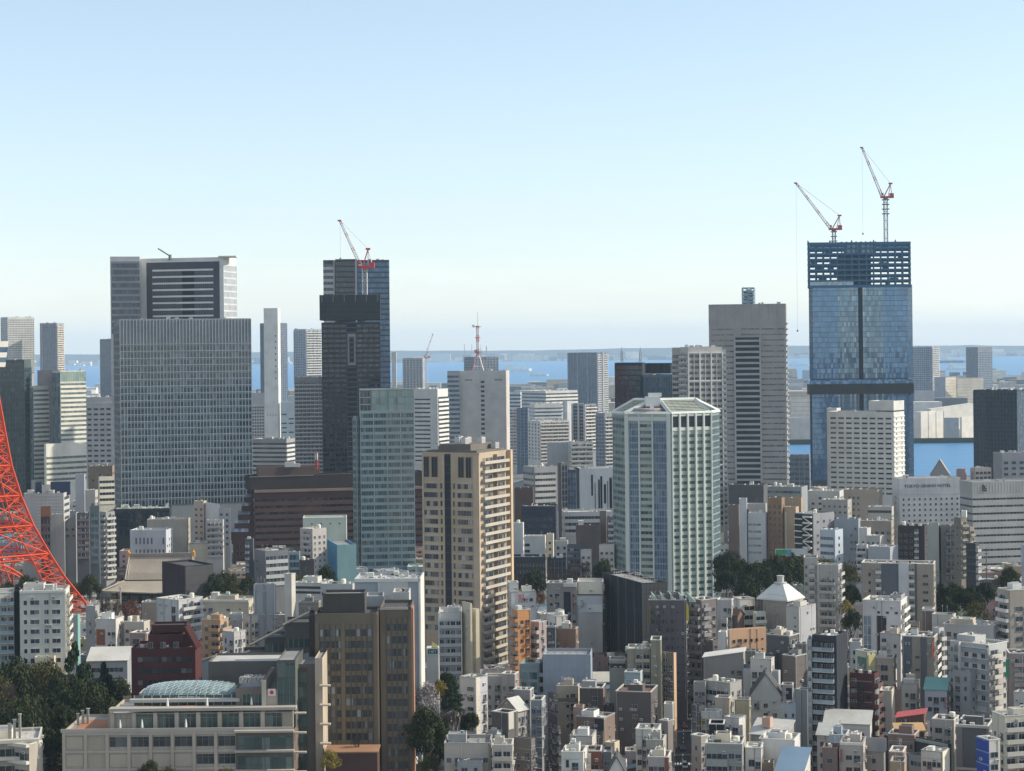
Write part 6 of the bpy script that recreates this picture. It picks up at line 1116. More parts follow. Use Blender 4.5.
for k in range(9):
    mb = MB(); z_ = 3 + k * 3.3; p = at(277.5, 620, bd.D)
    for i in range(14): a = i * math.pi / 7 * .93; mb.poly([(0, 0, i * .22), (1.9 * math.cos(a), 1.9 * math.sin(a), i * .22), (1.9 * math.cos(a + .45), 1.9 * math.sin(a + .45), i * .22)]); mb.bar((1.9 * math.cos(a), 1.9 * math.sin(a), i * .22), (1.9 * math.cos(a), 1.9 * math.sin(a), i * .22 + 1), .05); mb.bar((1.9 * math.cos(a), 1.9 * math.sin(a), i * .22 + 1), (1.9 * math.cos(a + .45), 1.9 * math.sin(a + .45), i * .22 + 1.2), .08)
    obj('stair_flight', mb.mesh('stair_flight', wallm((.34, .35, .36), .5)), bd.root, (p.x - bd.P.x, 0, z_))
Q('o', 'low white stepped building with two dark stripes', 291, 320, 330, 583, 668, (.48, .48, .46), vb=606, L=[pane(.05, 1, 1.5, 2.6, (.06, .06, .065), .12), pane(.05, 1, 3.6, 4.6, (.06, .06, .065), .12)], eq=2, roof='light')
Q('o', 'white and grey roofed hall with rooftop terraces behind the brown hotel', 318, 350, 356, 584, 700, (.42, .43, .43), vb=595, eq=8, roof='light', L=[pun(4, 1.4, 1.2, 3.4, 2)])
Q('s', 'dark hall with a green flat roof near low white stepped building', 296, 316, 318, 602, 705, (.2, .19, .17), vb=612, eq=2, roof='green')
bd = Q('a', 'tall white edged block with a blank blue grey flank, behind the brown hotel', 352, 417.5, 421, 578, 778, (.34, .37, .41), vb=680, d=16, eq=9, roof='light', L=[pane(.36, .385, .3, 0, (.6, .6, .58), .5), pane(.385, .82, .3, 0, (.54, .54, .52), .3), pun(3, 1.7, 1.5, 3.6, 3, .39, .65, GDRK), pun(1, 1.2, 1.5, 3.6, 3, .69, .8, GDRK), pane(0, 1, 0, 1.1, (.62, .62, .6), .6), pane(.975, 1, 0, 0, (.62, .62, .6), .6)], R=[pane(.0, 1, 0, 0, (.6, .58, .54), .2)])
bd = Q('s', 'white box house with two small dark windows just above the brown hotel', 381, 406.5, 408, 592, 796, (.5, .49, .46), vb=610, d=10, eq=1, L=[pun(1, 1, .8, 3.4, 1.8, .62, .88, GDRK)])
bd.block(364, 381, 381.4, 596, bd.D + 1, (.34, .35, .36), d=10, free=True, zv=20)
bd = Q('a', 'white gridded apartment block with two cream blank slabs on its right', 436, 458.5, 459, 612, 726, (.5, .5, .49), vb=678, d=14, eq=6, roof='light', L=[balc(3.25, 4, (.4, .41, .42), 0, 1, 1.1, 1., 2.2, fin=(.55, .55, .54)), fins(9.2, 1.3, .35, (.62, .62, .6))])
bd.block(459.2, 467.5, 469.3, 603.5, bd.D - 4, (.5, .46, .36), d=14, free=True, zv=bd.zv, a=.5); bd.block(469.5, 473, 476.5, 609, bd.D - 3, (.5, .46, .36), d=14, free=True, zv=bd.zv, a=.6)
# sign tower
D0 = dist(430, 740); t = thing('sign_tower', 'white sign tower with a dark green name board', 'sign', (pX(429.5, D0), D0, 0)); z1 = at(430, 648, D0)[2]; wd = 6.2 * D0 / F
mb = MB(); mb.box(-wd, wd * .95, 0, 5, 0, z1); obj('tower_body', mb.mesh('tower_body', wallm((.5, .5, .46))), t); mb = MB(); mb.box(-wd, wd, -.35, 0, z1 - 2.3, z1); mb.box(-wd + .45, wd - .45, -.4, -.35, z1 - 1.95, z1 - .35, 1); obj('sign_board', mb.mesh('sign_board', [wallm((.6, .62, .6)), wallm((.01, .09, .075))]), t)
mb = MB()
for k, bars in enumerate(([(0, .12, 0, 1), (.12, .5, .4, .6), (.12, .4, 0, .15)], [(0, .14, .2, 1), (.2, .7, .1, .4), (.35, .6, .4, .8)], [(0, .45, .75, 1), (.15, .3, 0, .75)], [(0, .12, .1, .9), (.3, .42, .1, .9), (.12, .3, .75, .9)])):
    for a, b, c, d_ in bars: mb.box(-1.2 + k * .68 + a * .75, -1.2 + k * .68 + b * .75, -.46, -.4, z1 - 1.65 + c * .95, z1 - 1.65 + d_ * .95)
obj('lettering', mb.mesh('lettering', wallm((.65, .68, .65))), t)
mb = MB(); mb.quad((-.4, -.2, z1 + .4), (1.9, -.2, z1 + .2), (1.4, .1, z1 + 1.2), (-.2, .1, z1 + 2.2)); mb.box(-.4, 1.9, -.1, .1, z1, z1 + .4); obj('roof_flag', mb.mesh('roof_flag', wallm((.55, .5, .2))), t)

# ------------------------------------------------------------------ right half
Q('o', 'blank dark grey building behind blue white offices', 727, 762, 766, 485, 572, (.1, .105, .11), vb=502, eq=3, L=[lines(4, .1, (.12, .125, .13), .05)])
Q('o', 'low grey green-roofed block between the stone tower and tan slabs', 764, 800, 806, 487, 560, (.25, .27, .28), vb=497, eq=8, roof='green', L=[band(1.5, 3.6, 2, 1.4)])
Q('s', 'dark brown flat block beside the white slab offices', 726.5, 737, 738, 505, 590, (.19, .15, .14), vb=540, eq=1)
bd = Q('o', 'white office building with a tall white slab and dark recess at its left', 746, 763.5, 766, 513, 598, (.48, .5, .54), vb=548, eq=2, roof='light', L=[band(1.1, 3.7, 2, 4, .02, .75, GBLU, fr=(.45, .47, .5))])
bd.block(737.5, 745, 745.4, 499, bd.D + 1, (.5, .51, .54), d=9, free=True, zv=bd.zv); bd.block(745, 746.5, 747, 509, bd.D + 3, (.05, .065, .08), d=8, free=True, zv=bd.zv)
Q('o', 'pale flat-roofed block seen above the white office building', 745, 764, 765, 504, 588, (.42, .42, .41), vb=513, eq=1, roof='light')
Q('a', 'tall brown narrow apartment tower with three window columns', 766, 780, 783, 498, 598, (.25, .17, .115), vb=553, eq=2, L=[pun(3, 1.1, 1.3, 3.2, 3, g=GDRK, fr=(.2, .14, .1))])
Q('a', 'tan flat fronted slab right of the brown narrow tower', 779, 799.5, 801, 498, 590, (.36, .27, .19), vb=520, eq=1)
Q('a', 'peach slab with a sunlit edge in front of the tan slab', 782.5, 794, 797, 507, 598, (.44, .34, .25), vb=545, eq=1, L=[pane(.05, .2, 3, 0, (.6, .55, .48), .3)])
bd = Q('a', 'dark building with white zigzag fire stairs down its front', 793, 811.5, 832.5, 514, 606, (.24, .25, .27), vb=552, d=None, a=.78, eq=3, L=[pane(0, .95, .5, 0, (.03, .035, .045), .1)])
f_ = bd.blocks[0]['FL']
for k in range(13):
    mb = MB(); W = f_.W; s = 1 if k % 2 else -1; z0_ = f_.z1 - 4.6 - k * 3.15
    if z0_ < bd.zv: break
    mb.bar((W * (.5 if s > 0 else .92), -1., z0_), (W * (.92 if s > 0 else .5), -1., z0_ + 2.6), .3); mb.box(W * .5, W * .95, -1.4, 0, z0_ + 2.6, z0_ + 3.4, 0); mb.box(0, W * .42, -.8, 0, z0_ + 1.4, z0_ + 1.9); f_.put('stair_flight', mb.mesh('stair_flight', wallm(FW)), 0, 0)
Q('o', 'sky blue white offices with four window bands', 818, 833, 841, 530, 612, (.4, .46, .52), vb=558, eq=2, L=[band(1.5, 3.7, 2, 2.4, .03, .9, GBLU, sp=(.5, .54, .58))])
Q('o', 'large plain grey blue building behind the sky blue offices', 834, 856.5, 858.5, 519, 604, (.26, .29, .33), vb=560, eq=2, roof='blue', L=[pun(2, 1.2, 1.2, 3.5, 3, .6, .95, skip=.3)])
Q('o', 'long white low block beneath the white slot-windowed front', 806, 838, 842, 491, 556, (.48, .48, .46), vb=506, eq=3, roof='light')
Q('o', 'beige hall with a flat brown tiled roof', 842, 876, 881, 490, 566, (.36, .31, .26), vb=510, eq=3, roof='brown', L=[pun(3, 1.3, 1.5, 3.6, 3, .1, .5)])
Q('o', 'grey block with small windows left of the lettered hotel', 820, 846, 850, 500, 574, (.34, .33, .31), vb=514, eq=5, roof='light', L=[pun(5, 1.2, 1.1, 3.4, 2)])
Q('o', 'beige square windowed building left of the lettered hotel', 856, 889.5, 892, 521, 592, (.32, .28, .24), vb=542, eq=4, roof='light', L=[pun(4, 1.7, 1.5, 4.2, 4, .3, 1, GDRK)])
Q('o', 'pale building with dark gap under its roof beside the lettered hotel', 866, 890, 892, 507, 580, (.4, .39, .37), vb=521, eq=3, roof='light', L=[pane(0, 1, 2, 3.4, (.08, .08, .08), .12)])
Q('s', 'slim white building with one dark window left of the plain beige one', 857, 865, 869, 528, 606, (.5, .5, .5), vb=546, eq=2, L=[pun(1, 1.2, 1.2, 4, 5, nf=1)], roof='light')
bd = Q('o', 'white hotel with square window rows and a lettered blank top', 890.5, 898, 959, 478.5, 566, (.52, .52, .52), vb=545, eq=2, big=True, a=.12, roof='light', L=[pun(1, 2.2, 1.6, 3.22, 10.5, .1, .9, GDRK)], R=[pun(11, 1.15, 1.35, 3.22, 10.9, .02, .99, glassm(dark=(.015, .018, .022), light=(.16, .17, .18), share=.25, pane=3), (.45, .45, .45), sill=.8), pane(0, 1, 9.6, 10., (.4, .4, .4), .12), fins(3.7, .04, .1, (.44, .44, .44), 0, 1, 0, 9.6)])
f_ = bd.blocks[0]['FR']; tc = bpy.data.curves.new('lettering', 'FONT'); tc.body = 'TOKYO GRAND HOTEL'; tc.size = 2.5; tc.extrude = .12; tc.align_x = 'LEFT'; tc.materials.append(wallm((.09, .09, .11)))
tc.size = 2.7; tmp = bpy.data.objects.new('lettering', tc); C.objects.link(tmp); bpy.context.view_layer.update(); lm_ = bpy.data.meshes.new_from_object(tmp.evaluated_get(bpy.context.evaluated_depsgraph_get())); bpy.data.objects.remove(tmp)
o = f_.put('lettering', lm_, f_.W * .075, f_.z1 - 5.6, -.3); o.rotation_euler = (math.pi / 2, 0, f_.rz)
bd = Q('o', 'broad grey office block with dark horizontal bands at the right edge', 958.5, 971, 1045, 482, 580, (.36, .36, .355), vb=566, eq=3, big=True, d=14, a=.2, R=[band(1.1, 4.1, 2, 7.2, 0, 1, glassm(dark=(.02, .02, .025), light=(.14, .13, .13), share=.25), sp=(.38, .38, .375), spd=.15), fins(1.8, .1, .4, (.4, .4, .395), 0, 1, .2, 6.6)], L=[band(1.1, 4.1, 2, 7.2, 0, 1, OFF, sp=(.34, .345, .35), spd=.15), fins(1.6, .1, .4, (.33, .34, .35), 0, 1, .2, 6.6)])
f_ = bd.blocks[0]['FR']; mb = MB(); z_ = f_.z1 - 5; mb.box(0, .7, -.25, 0, 0, 2.8); mb.box(0, 2.8, -.25, -.001, -.9, -.3); mb.box(1.2, 1.8, -.25, 0, .1, 2.2); mb.box(1.8, 2.6, -.25, 0, .1, .7); mb.box(.7, 1.2, -.25, 0, 1.6, 2.2); f_.put('logo', mb.mesh('logo', wallm((.05, .05, .06))), f_.W * .13, z_ + .6, -.1)
Q('o', 'grey building with dark square windows above the banded office block', 992, 1001, 1032, 453, 524, (.22, .23, .26), vb=480, eq=4, big=True, R=[pun(4, 3.2, 2, 4.2, 5, g=GDRK)], L=[lines(4, .2, (.25, .26, .28), .1)])
Q('o', 'pinkish latticed small block beside the dark navy edge tower', 969, 974, 990, 468, 520, (.36, .33, .33), vb=481, eq=5, R=[pun(4, 2.2, 1.8, 3.6, 2, g=GDRK)])
Q('s', 'grey hall with a pointed gable roof before the canal', 929, 948, 948.4, 460, 520, (.25, .25, .255), vb=478, eq=0, shape=('gy', 11), roof='grey', d=20)
Q('s', 'tiny striped kiosk block right of the pointed gable hall', 955, 964, 965, 469, 520, (.33, .24, .24), vb=478, eq=1)
Q('w', 'sunlit white wharf warehouse beyond the canal', 913, 920, 943, 412, 440, (.62, .6, .56), vb=433, a=.7, eq=0, roof='white', R=[fins(18, .5, 1.2, (.55, .53, .5))])
Q('w', 'long white shed roof behind the sunlit wharf warehouse', 926, 930, 973, 405, 437, (.5, .49, .46), vb=415, a=.7, eq=0, roof='white', shape=('mx', 6))
Q('w', 'small white wharf store beside the dark navy edge tower', 959, 961, 976, 417, 440, (.6, .58, .54), vb=430, a=.7, eq=0, roof='white')
Q('w', 'low pale blue wharf shed in front of the white warehouses', 943, 945, 958, 418, 440.5, (.36, .4, .43), vb=427, eq=0, roof='light')
Q('t', 'grey blue twin apartment tower right of the cranes tower', 912.5, 932, 939, 346.5, 415, (.28, .31, .37), vb=392, eq=2, big=True, L=[cur(3.4, 4, 2, 1, 0, 1, GBLU, (.3, .34, .41), (.32, .36, .43), .4, .6), pane(.72, .8, 0, 0, (.16, .2, .27), .5)], R=[balc(3.4, 2, (.5, .5, .5))], d=30)
Q('t', 'grey apartment tower with a dark left half near the right horizon', 966, 978, 992, 347, 410, (.22, .25, .3), vb=386, eq=1, big=True, L=[cur(3.4, 4, 2, 1, 0, 1, GBLU, (.17, .2, .26))], R=[cur(3.4, 4, 2, 8, 0, 1, GBLU, (.32, .35, .41), (.36, .38, .44), .3, .5)], d=30)
Q('o', 'long cream striped wharf office beyond the canal', 956, 957, 983, 378, 420, (.58, .54, .47), vb=404, eq=0, a=.3, R=[lines(5, 1.2, (.5, .47, .42), .4)], roof='light')
Q('o', 'cream and blue sided wharf office left of the long striped one', 934, 945, 955.5, 377, 420, (.3, .33, .4), vb=405, eq=0, R=[pane(0, 1, 0, 0, (.6, .56, .48), .3), lines(5, 1.2, (.5, .47, .42), .6)])
Q('w', 'square grey wharf hall with one round sign beneath the twin tower', 914, 916, 934, 391, 425, (.4, .41, .44), vb=405, eq=0, roof='white')
Q('w', 'white flat sheds by the water left of the cranes tower', 789, 791, 812, 398, 436, (.55, .53, .5), vb=416, eq=0, roof='white', R=[lines(6, 1, (.4, .4, .4), .4)])
Q('w', 'pale wharf sheds nearest the water, left of the cranes tower', 788, 790, 811, 418, 440, (.5, .5, .5), vb=436, eq=0, roof='white')
Q('o', 'small dark windowed block below the water gap left of the cranes tower', 788, 808, 809, 455, 512, (.2, .22, .25), vb=482, eq=2, L=[cur(3.8, 4, 2.2, 1, 0, 1, GBLU, (.2, .22, .25), (.25, .27, .3), .2, .5)])
# in front of the lettered hotel
Q('a', 'very dark brown apartment block with white balcony flecks', 896, 922.5, 925.5, 526, 612, (.05, .042, .045), vb=562, eq=4, L=[pun(3, 1.1, 1.1, 3.1, 3, 0, .6, GDRK), balc(3.1, 1, (.42, .42, .41), .62, .78, 1.)])
bd = Q('a', 'taupe apartment block with a pale blank left slab', 937, 939, 960, 526, 622, (.19, .18, .175), vb=570, eq=3, R=[balc(3.2, 2, (.2, .19, .185), .2, .7)])
bd.block(925.5, 936.8, 937.2, 524.5, bd.D - 1, (.36, .37, .35), d=10, free=True, zv=bd.zv)
bd = Q('a', 'stepped olive taupe tower with a sunlit white tank box on top', 952, 959, 965, 518, 628, (.2, .18, .155), vb=566, eq=1, L=[pun(1, 1.2, 1.4, 3.3, 3)], R=[balc(3.3, 1, (.26, .24, .2))])
bd.block(959.5, 964.5, 965.2, 511, bd.D + 2, (.66, .64, .58), z0=at(960, 518, bd.D)[2], d=4, free=True, name='tank_box'); bd.block(965, 968, 972.5, 527, bd.D + 2, (.36, .3, .25), d=8, free=True, zv=bd.zv, R=[balc(3.3, 1, (.44, .38, .32))])
Q('a', 'narrow black apartment block right of the stepped taupe tower', 964, 973.5, 976.8, 543, 636, (.05, .055, .065), vb=572, eq=2, L=[lines(3.2, .3, (.12, .13, .14), .5)], R=[balc(3.2, 1, (.35, .35, .35))])
Q('s', 'grey blue plain block with flat roof before the dark brown flats', 866, 888, 896, 547, 624, (.36, .38, .41), vb=566, eq=3, roof='light')
Q('s', 'white house with small balconies near the plain blue block', 854, 864.5, 866, 545, 622, (.44, .44, .44), vb=562, eq=2, L=[balc(3.1, 1, (.45, .45, .44))], roof='light')
Q('s', 'small white house left of the dark brown flats', 864, 878, 884, 536, 612, (.42, .41, .4), vb=548, eq=5, roof='white', L=[pun(3, 1, 1.1, 3.2, 2)])
Q('o', 'low billboard building with a pale blue advert panel at the right edge', 1019, 1026, 1034, 545, 630, (.4, .42, .48), vb=565, eq=0, d=6)
# middle right row
bd = Q('a', 'grey beige twin apartment tower with stacked barrel balconies', 815, 836, 839.5, 565, 690, (.34, .335, .32), vb=634, eq=3, L=[balc(3.25, 2, (.34, .34, .33), .12, .86, 1.4, 1.0, 4.4, fin=(.32, .32, .31)), pane(0, .1, 0, 0, (.38, .375, .36), .3)], R=[balc(3.25, 1, (.4, .39, .37))])
bd.block(801.5, 815, 815.5, 557.5, bd.D + 4, (.33, .325, .32), d=9, free=True, zv=bd.zv, L=[balc(3.25, 1, (.38, .375, .36), .35, .8, 1.1), pun(1, .7, 1.2, 3.25, 2, .08, .25)])
bd = Q('a', 'wide tan apartment block with white and dark grey centre panels', 859, 931, 933, 564, 676, (.3, .265, .225), vb=630, d=12, eq=4, roof='light', L=[pun(1, .8, 1.3, 3.3, 3, .05, .18, GDRK), balc(3.3, 1, (.56, .56, .55), .20, .28, 1.1), pane(.28, .52, .3, 0, (.12, .135, .16), .3), pane(.52, .66, -.6, 0, (.54, .55, .57), .6), balc(3.3, 1, (.56, .56, .55), .66, .74, 1.3), pane(.745, .77, 0, 0, (.12, .12, .12), .2), pun(1, 2.1, 1., 3.3, 3, .82, .96, GDRK)])
bd = Q('o', 'white building with a black wall panel and zigzag stairs on its sunny side', 860, 898, 904.5, 601, 726, (.5, .49, .49), vb=656, d=13, eq=4, roof='light', L=[pane(.36, .62, 5.5, 0, (.045, .035, .04), .12, 'black_panel'), pane(0, .02, 0, 0, (.55, .55, .54), .2), cur(3.4, 1.4, 3.2, 5.5, .02, .22, GBLU, (.45, .46, .47), (.5, .5, .5), .1, .15), pun(3, 1., .7, 3.9, 1.6, .3, 1, GDRK, nf=1), pun(1, 1.2, .6, 4.2, 6, .66, .92, GDRK)], R=[balc(3.3, 1, (.6, .58, .53), .05, .95, 1.2)])
bd = B('hall', 'pale hall with a faceted white hipped roof and small roof drum', 'hall', 757, 784, 799, 600, 706, (.34, .31, .27), vb=640, d=16, a=.9, eq=0, L=[pane(.0, .12, 0, 0, (.12, .13, .14), .1), pane(.2, .22, 2, 0, (.25, .22, .2), .1)], R=[balc(3.2, 1, (.5, .49, .46), .5, 1), pane(.0, .35, 0, 0, (.12, .13, .15), .1)])
b = bd.blocks[0]; wr, wl = b['wr'], b['wl']; zz = b['z1']; hgt = at(770, 586.5, bd.D)[2] - zz; mb = MB(); i_ = 3.6
o_ = [(-.9, -.9), (wr + .9, -.9), (wr + .9, wl + .9), (-.9, wl + .9)]; n_ = [(i_, i_), (wr - i_, i_), (wr - i_, wl - i_), (i_, wl - i_)]
for k in range(4): j = (k + 1) % 4; mb.quad((*o_[k], zz + .02), (*o_[j], zz + .02), (*n_[j], zz + hgt), (*n_[k], zz + hgt)); mb.bar((o_[k][0] * .7 + n_[k][0] * .3, o_[k][1] * .7 + n_[k][1] * .3, zz + hgt * .3 + .1), (o_[j][0] * .7 + n_[j][0] * .3, o_[j][1] * .7 + n_[j][1] * .3, zz + hgt * .3 + .1), .12)
mb.quad(*[(*p, zz + hgt) for p in n_]); mb.box(-.9, wr + .9, -.9, wl + .9, zz - .5, zz); bd.roofput(b, 'hipped_roof', mb.mesh('hipped_roof', wallm((.6, .6, .58), .6)), 0, 0, 0)
mb = MB(); mb.lathe([(2.4, 0), (2.4, .6)], 12); mb.lathe([(1.3, .6), (1.3, 2.8), (1.45, 2.8), (1.45, 3.1)], 12); bd.roofput(b, 'roof_drum', mb.mesh('roof_drum', wallm((.42, .42, .41))), wr / 2, wl / 2, zz + hgt)
bd = Q('a', 'white slab apartments with a plain grey right wall beside the hipped hall', 783.5, 797, 813, 607, 712, (.5, .49, .46), vb=642, a=.9, eq=1, roof='light', L=[pun(1, .6, .5, 3.2, 2, .5, .8), pane(.9, 1, 0, 0, (.58, .57, .53), .3)], R=[pane(.02, .96, .4, 0, (.36, .37, .4), .12)])
bd = B('tower_under_construction', 'black netted block under construction with scaffolding along its top', 'building', 600.5, 640, 664, 583, 700, (.028, .032, .04), vb=652, a=.35, eq=0, roof='grey', L=[fins(2.2, .12, .16, (.04, .046, .055)), lines(3.6, .1, (.045, .05, .06), .1), fins(8, .2, .3, (.13, .15, .18))], R=[pane(0, 1, .2, 0, (.075, .075, .078), .12, 'netting'), fins(1.8, .2, .12, (.12, .12, .125)), lines(1.8, .1, (.11, .11, .115), .24)])
b = bd.blocks[0]
for k in range(16):
    mb = MB(); x, y = b['wr'] * RND.uniform(.03, .97), b['wl'] * RND.uniform(.03, .97); h_ = RND.uniform(1.2, 3.0); mb.bar((x, y, 0), (x, y, h_), .09); mb.bar((x - 1.5, y, h_ * .7), (x + 1.5, y, h_ * .7), .07); mb.bar((x, y - 2, h_ * .9), (x, y + 2, h_ * .9), .07); bd.roofput(b, 'scaffold_post', mb.mesh('scaffold_post', wallm((.4, .37, .35), .5)), 0, 0)
bd = Q('o', 'plain grey white building with a cream framed top storey', 544, 574, 576, 583, 690, (.24, .235, .23), vb=615, eq=2, roof='light', L=[pun(2, 1.1, 1., 3.4, 3, .05, .45, GDRK), pane(.57, .8, 3.5, 0, (.03, .035, .05), .1), pun(1, 1.3, 1.2, 3.4, 3, .84, .98, GDRK), pane(.56, 1, 0, 1.5, (.55, .53, .5), .5)])
bd.block(575, 600.5, 601, 581.5, bd.D + .5, (.6, .57, .48), z0=at(590, 594.5, bd.D)[2], d=11, free=True, roof='light', L=[pun(4, 1., 2.1, 4.4, 1.1, .05, .9, GDRK, nf=1)])
bd.block(569.5, 600, 600.8, 595.5, bd.D - .4, (.44, .46, .5), z0=at(590, 612, bd.D)[2], d=10, free=True, L=[pane(.5, .98, 3.5, 8.6, (.56, .57, .58), .2), pun(2, 1.2, .8, 4, 1.4, .05, .4, GBLU, nf=1)])
bd.block(569, 599.7, 600.5, 611.8, bd.D - .2, (.37, .37, .36), d=11, free=True, zv=bd.zv, L=[pun(1, 1.3, 1.7, 9, 9.5, .58, .72, GDRK, nf=1), fins(3.5, .05, .1, (.33, .33, .32)), pun(1, 1., 1.4, 6.6, 2., .06, .2, GDRK)])
bd = Q('a', 'dark purple grey apartments with sawtooth green glass roof lights', 646, 683, 684, 600, 722, (.115, .105, .11), vb=655, d=12, eq=3, L=[pun(7, 1.2, 1.3, 3.1, 3, .04, .98, WG, (.14, .13, .13)), fins(4.5, .3, .25, (.15, .14, .145))])
for k in range(5):
    p = at(653 + k * 9, 599.5, bd.D + 3) - Vector((bd.P.x, bd.P.y, 0)); mb = MB(); w_ = 2.6; mb.poly([(0, 0, -1.), (w_, 0, -1.), (-.4, 0, 2.3)]); mb.quad((w_, 0, -1), (w_, 6, -1), (-.4, 6, 2.3), (-.4, 0, 2.3)); mb.quad((-.4, 0, 2.3), (-.4, 6, 2.3), (0, 6, -1), (0, 0, -1)); obj('sawtooth_light', mb.mesh('sawtooth_light', wallm((.36, .44, .38), .5)), bd.root, tuple(p))
bd = Q('a', 'mauve grey apartments with slanted balconies on a slim corner pier', 684, 699, 714.5, 600, 716, (.16, .145, .148), vb=660, a=.7, eq=4, L=[balc(3.1, 1, (.24, .225, .23), .1, .95, 1.6)], R=[pun(1, 1.6, 1.5, 3.1, 2.5, .6, .95, GDRK), balc(3.1, 1, (.26, .25, .25), .05, .5, .9)])
Q('a', 'slim white apartment wall building right of the mauve apartments', 714.5, 729, 731, 600, 706, (.42, .42, .42), vb=640, eq=2, roof='light', L=[pun(2, 1.2, 1.3, 3.3, 2, .4, 1)])
Q('s', 'sunlit white building with three stacked window bays', 730, 737, 752, 599, 700, (.6, .58, .53), vb=632, a=.3, eq=4, roof='white', R=[band(1.5, 3.5, 1.8, 1.8, .3, .98, GDRK, fr=(.5, .48, .45))])
Q('s', 'sunlit cream annexe with balconies above the peach building', 750, 752, 763, 612, 706, (.6, .57, .5), vb=630, a=.3, eq=2, roof='white', R=[balc(3.2, 1, (.62, .6, .54))])
Q('s', 'brown gabled house among sunlit white buildings', 726, 735, 741, 610, 706, (.2, .14, .12), vb=630, eq=1, shape=('gx', 2), roof='brown')
Q('a', 'peach orange building with small square windows in two rows', 725, 727, 763, 629.5, 722, (.58, .37, .24), vb=656, a=.35, eq=4, roof='white', R=[pun(6, 1.1, 1.1, 3.6, 2.2, .03, .98, GDRK, (.45, .3, .2))], L=[pane(0, 1, 0, 0, (.62, .6, .55), .1)])
Q('s', 'white blank wall building left of the peach building', 715, 722.5, 724.5, 632, 722, (.6, .59, .55), vb=654, eq=1, roof='white')
Q('a', 'dark grey flats with white balcony ends below the hipped hall', 763, 786, 796, 636, 728, (.11, .11, .118), vb=665, a=.95, eq=3, L=[pane(0, 1, 0, .5, (.2, .2, .2), .1)], R=[balc(3.1, 1, (.4, .39, .37), .05, .9)])
Q('s', 'taupe narrow house beside the dark grey flats', 792, 803, 804, 644, 735, (.19, .175, .16), vb=660, eq=1)
bd = Q('o', 'dark taupe blank box building beside ash grey slab flats', 779, 792, 803, 656, 738, (.16, .145, .14), vb=700, a=.8, eq=2, roof='grey', R=[lines(3.3, .12, (.13, .12, .115), .05)])
Q('s', 'grey house with a slanted white roof', 700, 740, 742, 652, 738, (.27, .255, .25), vb=690, d=10, eq=1, roof='white', L=[pun(2, 1., 1.2, 3.3, 3, .65, .98, GDRK)], shape=('mx', 2.2))
Q('s', 'small white block house with three odd windows', 747, 768, 771, 659, 742, (.52, .51, .48), vb=675, eq=2, roof='light', L=[pun(3, 1.4, 1.3, 3.2, 3.6, .05, .95, GDRK, seed=5)])
Q('s', 'olive brown small block behind the three odd windows house', 741, 752, 754, 651, 728, (.24, .235, .19), vb=662, eq=1)
bd = Q('h', 'white house with a steep dark slate gable and narrow slits', 747, 777, 777.6, 674, 752, (.46, .47, .46), vb=710, d=12, eq=0, shape=('gy', 6.8), roof='dark', L=None)
Q('h', 'white ribbed house behind the steep slate gable', 740, 775, 777, 671, 742, (.42, .44, .45), vb=690, d=10, eq=1, roof='light', L=[fins(2, .1, .12, (.55, .55, .54))])
Q('s', 'pinkish grey box with one big dark glass pane right of the slate gable', 778, 789, 790, 685, 752, (.36, .33, .325), vb=708, eq=1, L=[pane(.4, .98, 1, 4.8, (.03, .04, .06), .1)])
bd = B('apartment_tower', 'slim black apartment tower with white balcony edges', 'apartment tower', 809, 833, 843.5, 636, 785, (.04, .045, .055), vb=735, a=1.12, eq=8, roof='light', L=[balc(3.2, 4, RAILG, .05, .92, 1.3, 1.05, 1.4, fin=(.08, .08, .09), g=glassm(dark=(.03, .035, .04), light=(.3, .3, .3), share=.35, pane=1.2)), lines(3.2, .22, (.45, .46, .46), 1.36, .05, .92, 1.4 + 3.2)], R=[pane(0, 1, 0, 0, (.03, .034, .045), .12), fins(2.5, .15, .1, (.05, .055, .07))])
bd.block(804, 808.5, 809, 640, bd.D + 2, (.33, .36, .38), d=10, free=True, zv=bd.zv, L=[balc(3.2, 1, (.36, .39, .4), .1, .9, .7)])
Q('a', 'deep maroon apartment block right of the slim black tower', 846, 871, 876, 674, 782, (.085, .035, .035), vb=728, eq=4, roof='light', L=[pun(3, 1.2, 1.2, 3.2, 2.4, .04, .9, GDRK, (.06, .03, .03)), balc(3.2, 1, (.12, .06, .055), .04, .3, .8)], R=[balc(3.2, 1, (.13, .07, .065))])
bd = Q('a', 'two-tone taupe and slate apartment block with lit balconies on the right', 899, 931, 936, 637, 752, (.28, .245, .21), vb=680, d=12, eq=4, roof='light', L=[pane(0, .3, .2, 0, (.12, .13, .15), .15), pane(.58, .76, .3, 0, (.12, .13, .15), .25), pun(1, 1.4, .9, 4.2, 4, .38, .56, GDRK)], R=[balc(3.2, 1, (.5, .48, .45))])
bd.block(930, 936, 941, 628, bd.D + 8, (.42, .42, .43), d=9, free=True, zv=bd.zv, R=[balc(3.2, 2, (.48, .48, .48))])
Q('s', 'white low house with narrow balconies left of the two-tone block', 877, 897, 901, 634, 735, (.44, .43, .43), vb=655, eq=3, roof='light', L=[balc(3.2, 1, (.44, .44, .44), .05, .35), pun(1, .9, 1.2, 3.2, 2.6, .6, .9)])
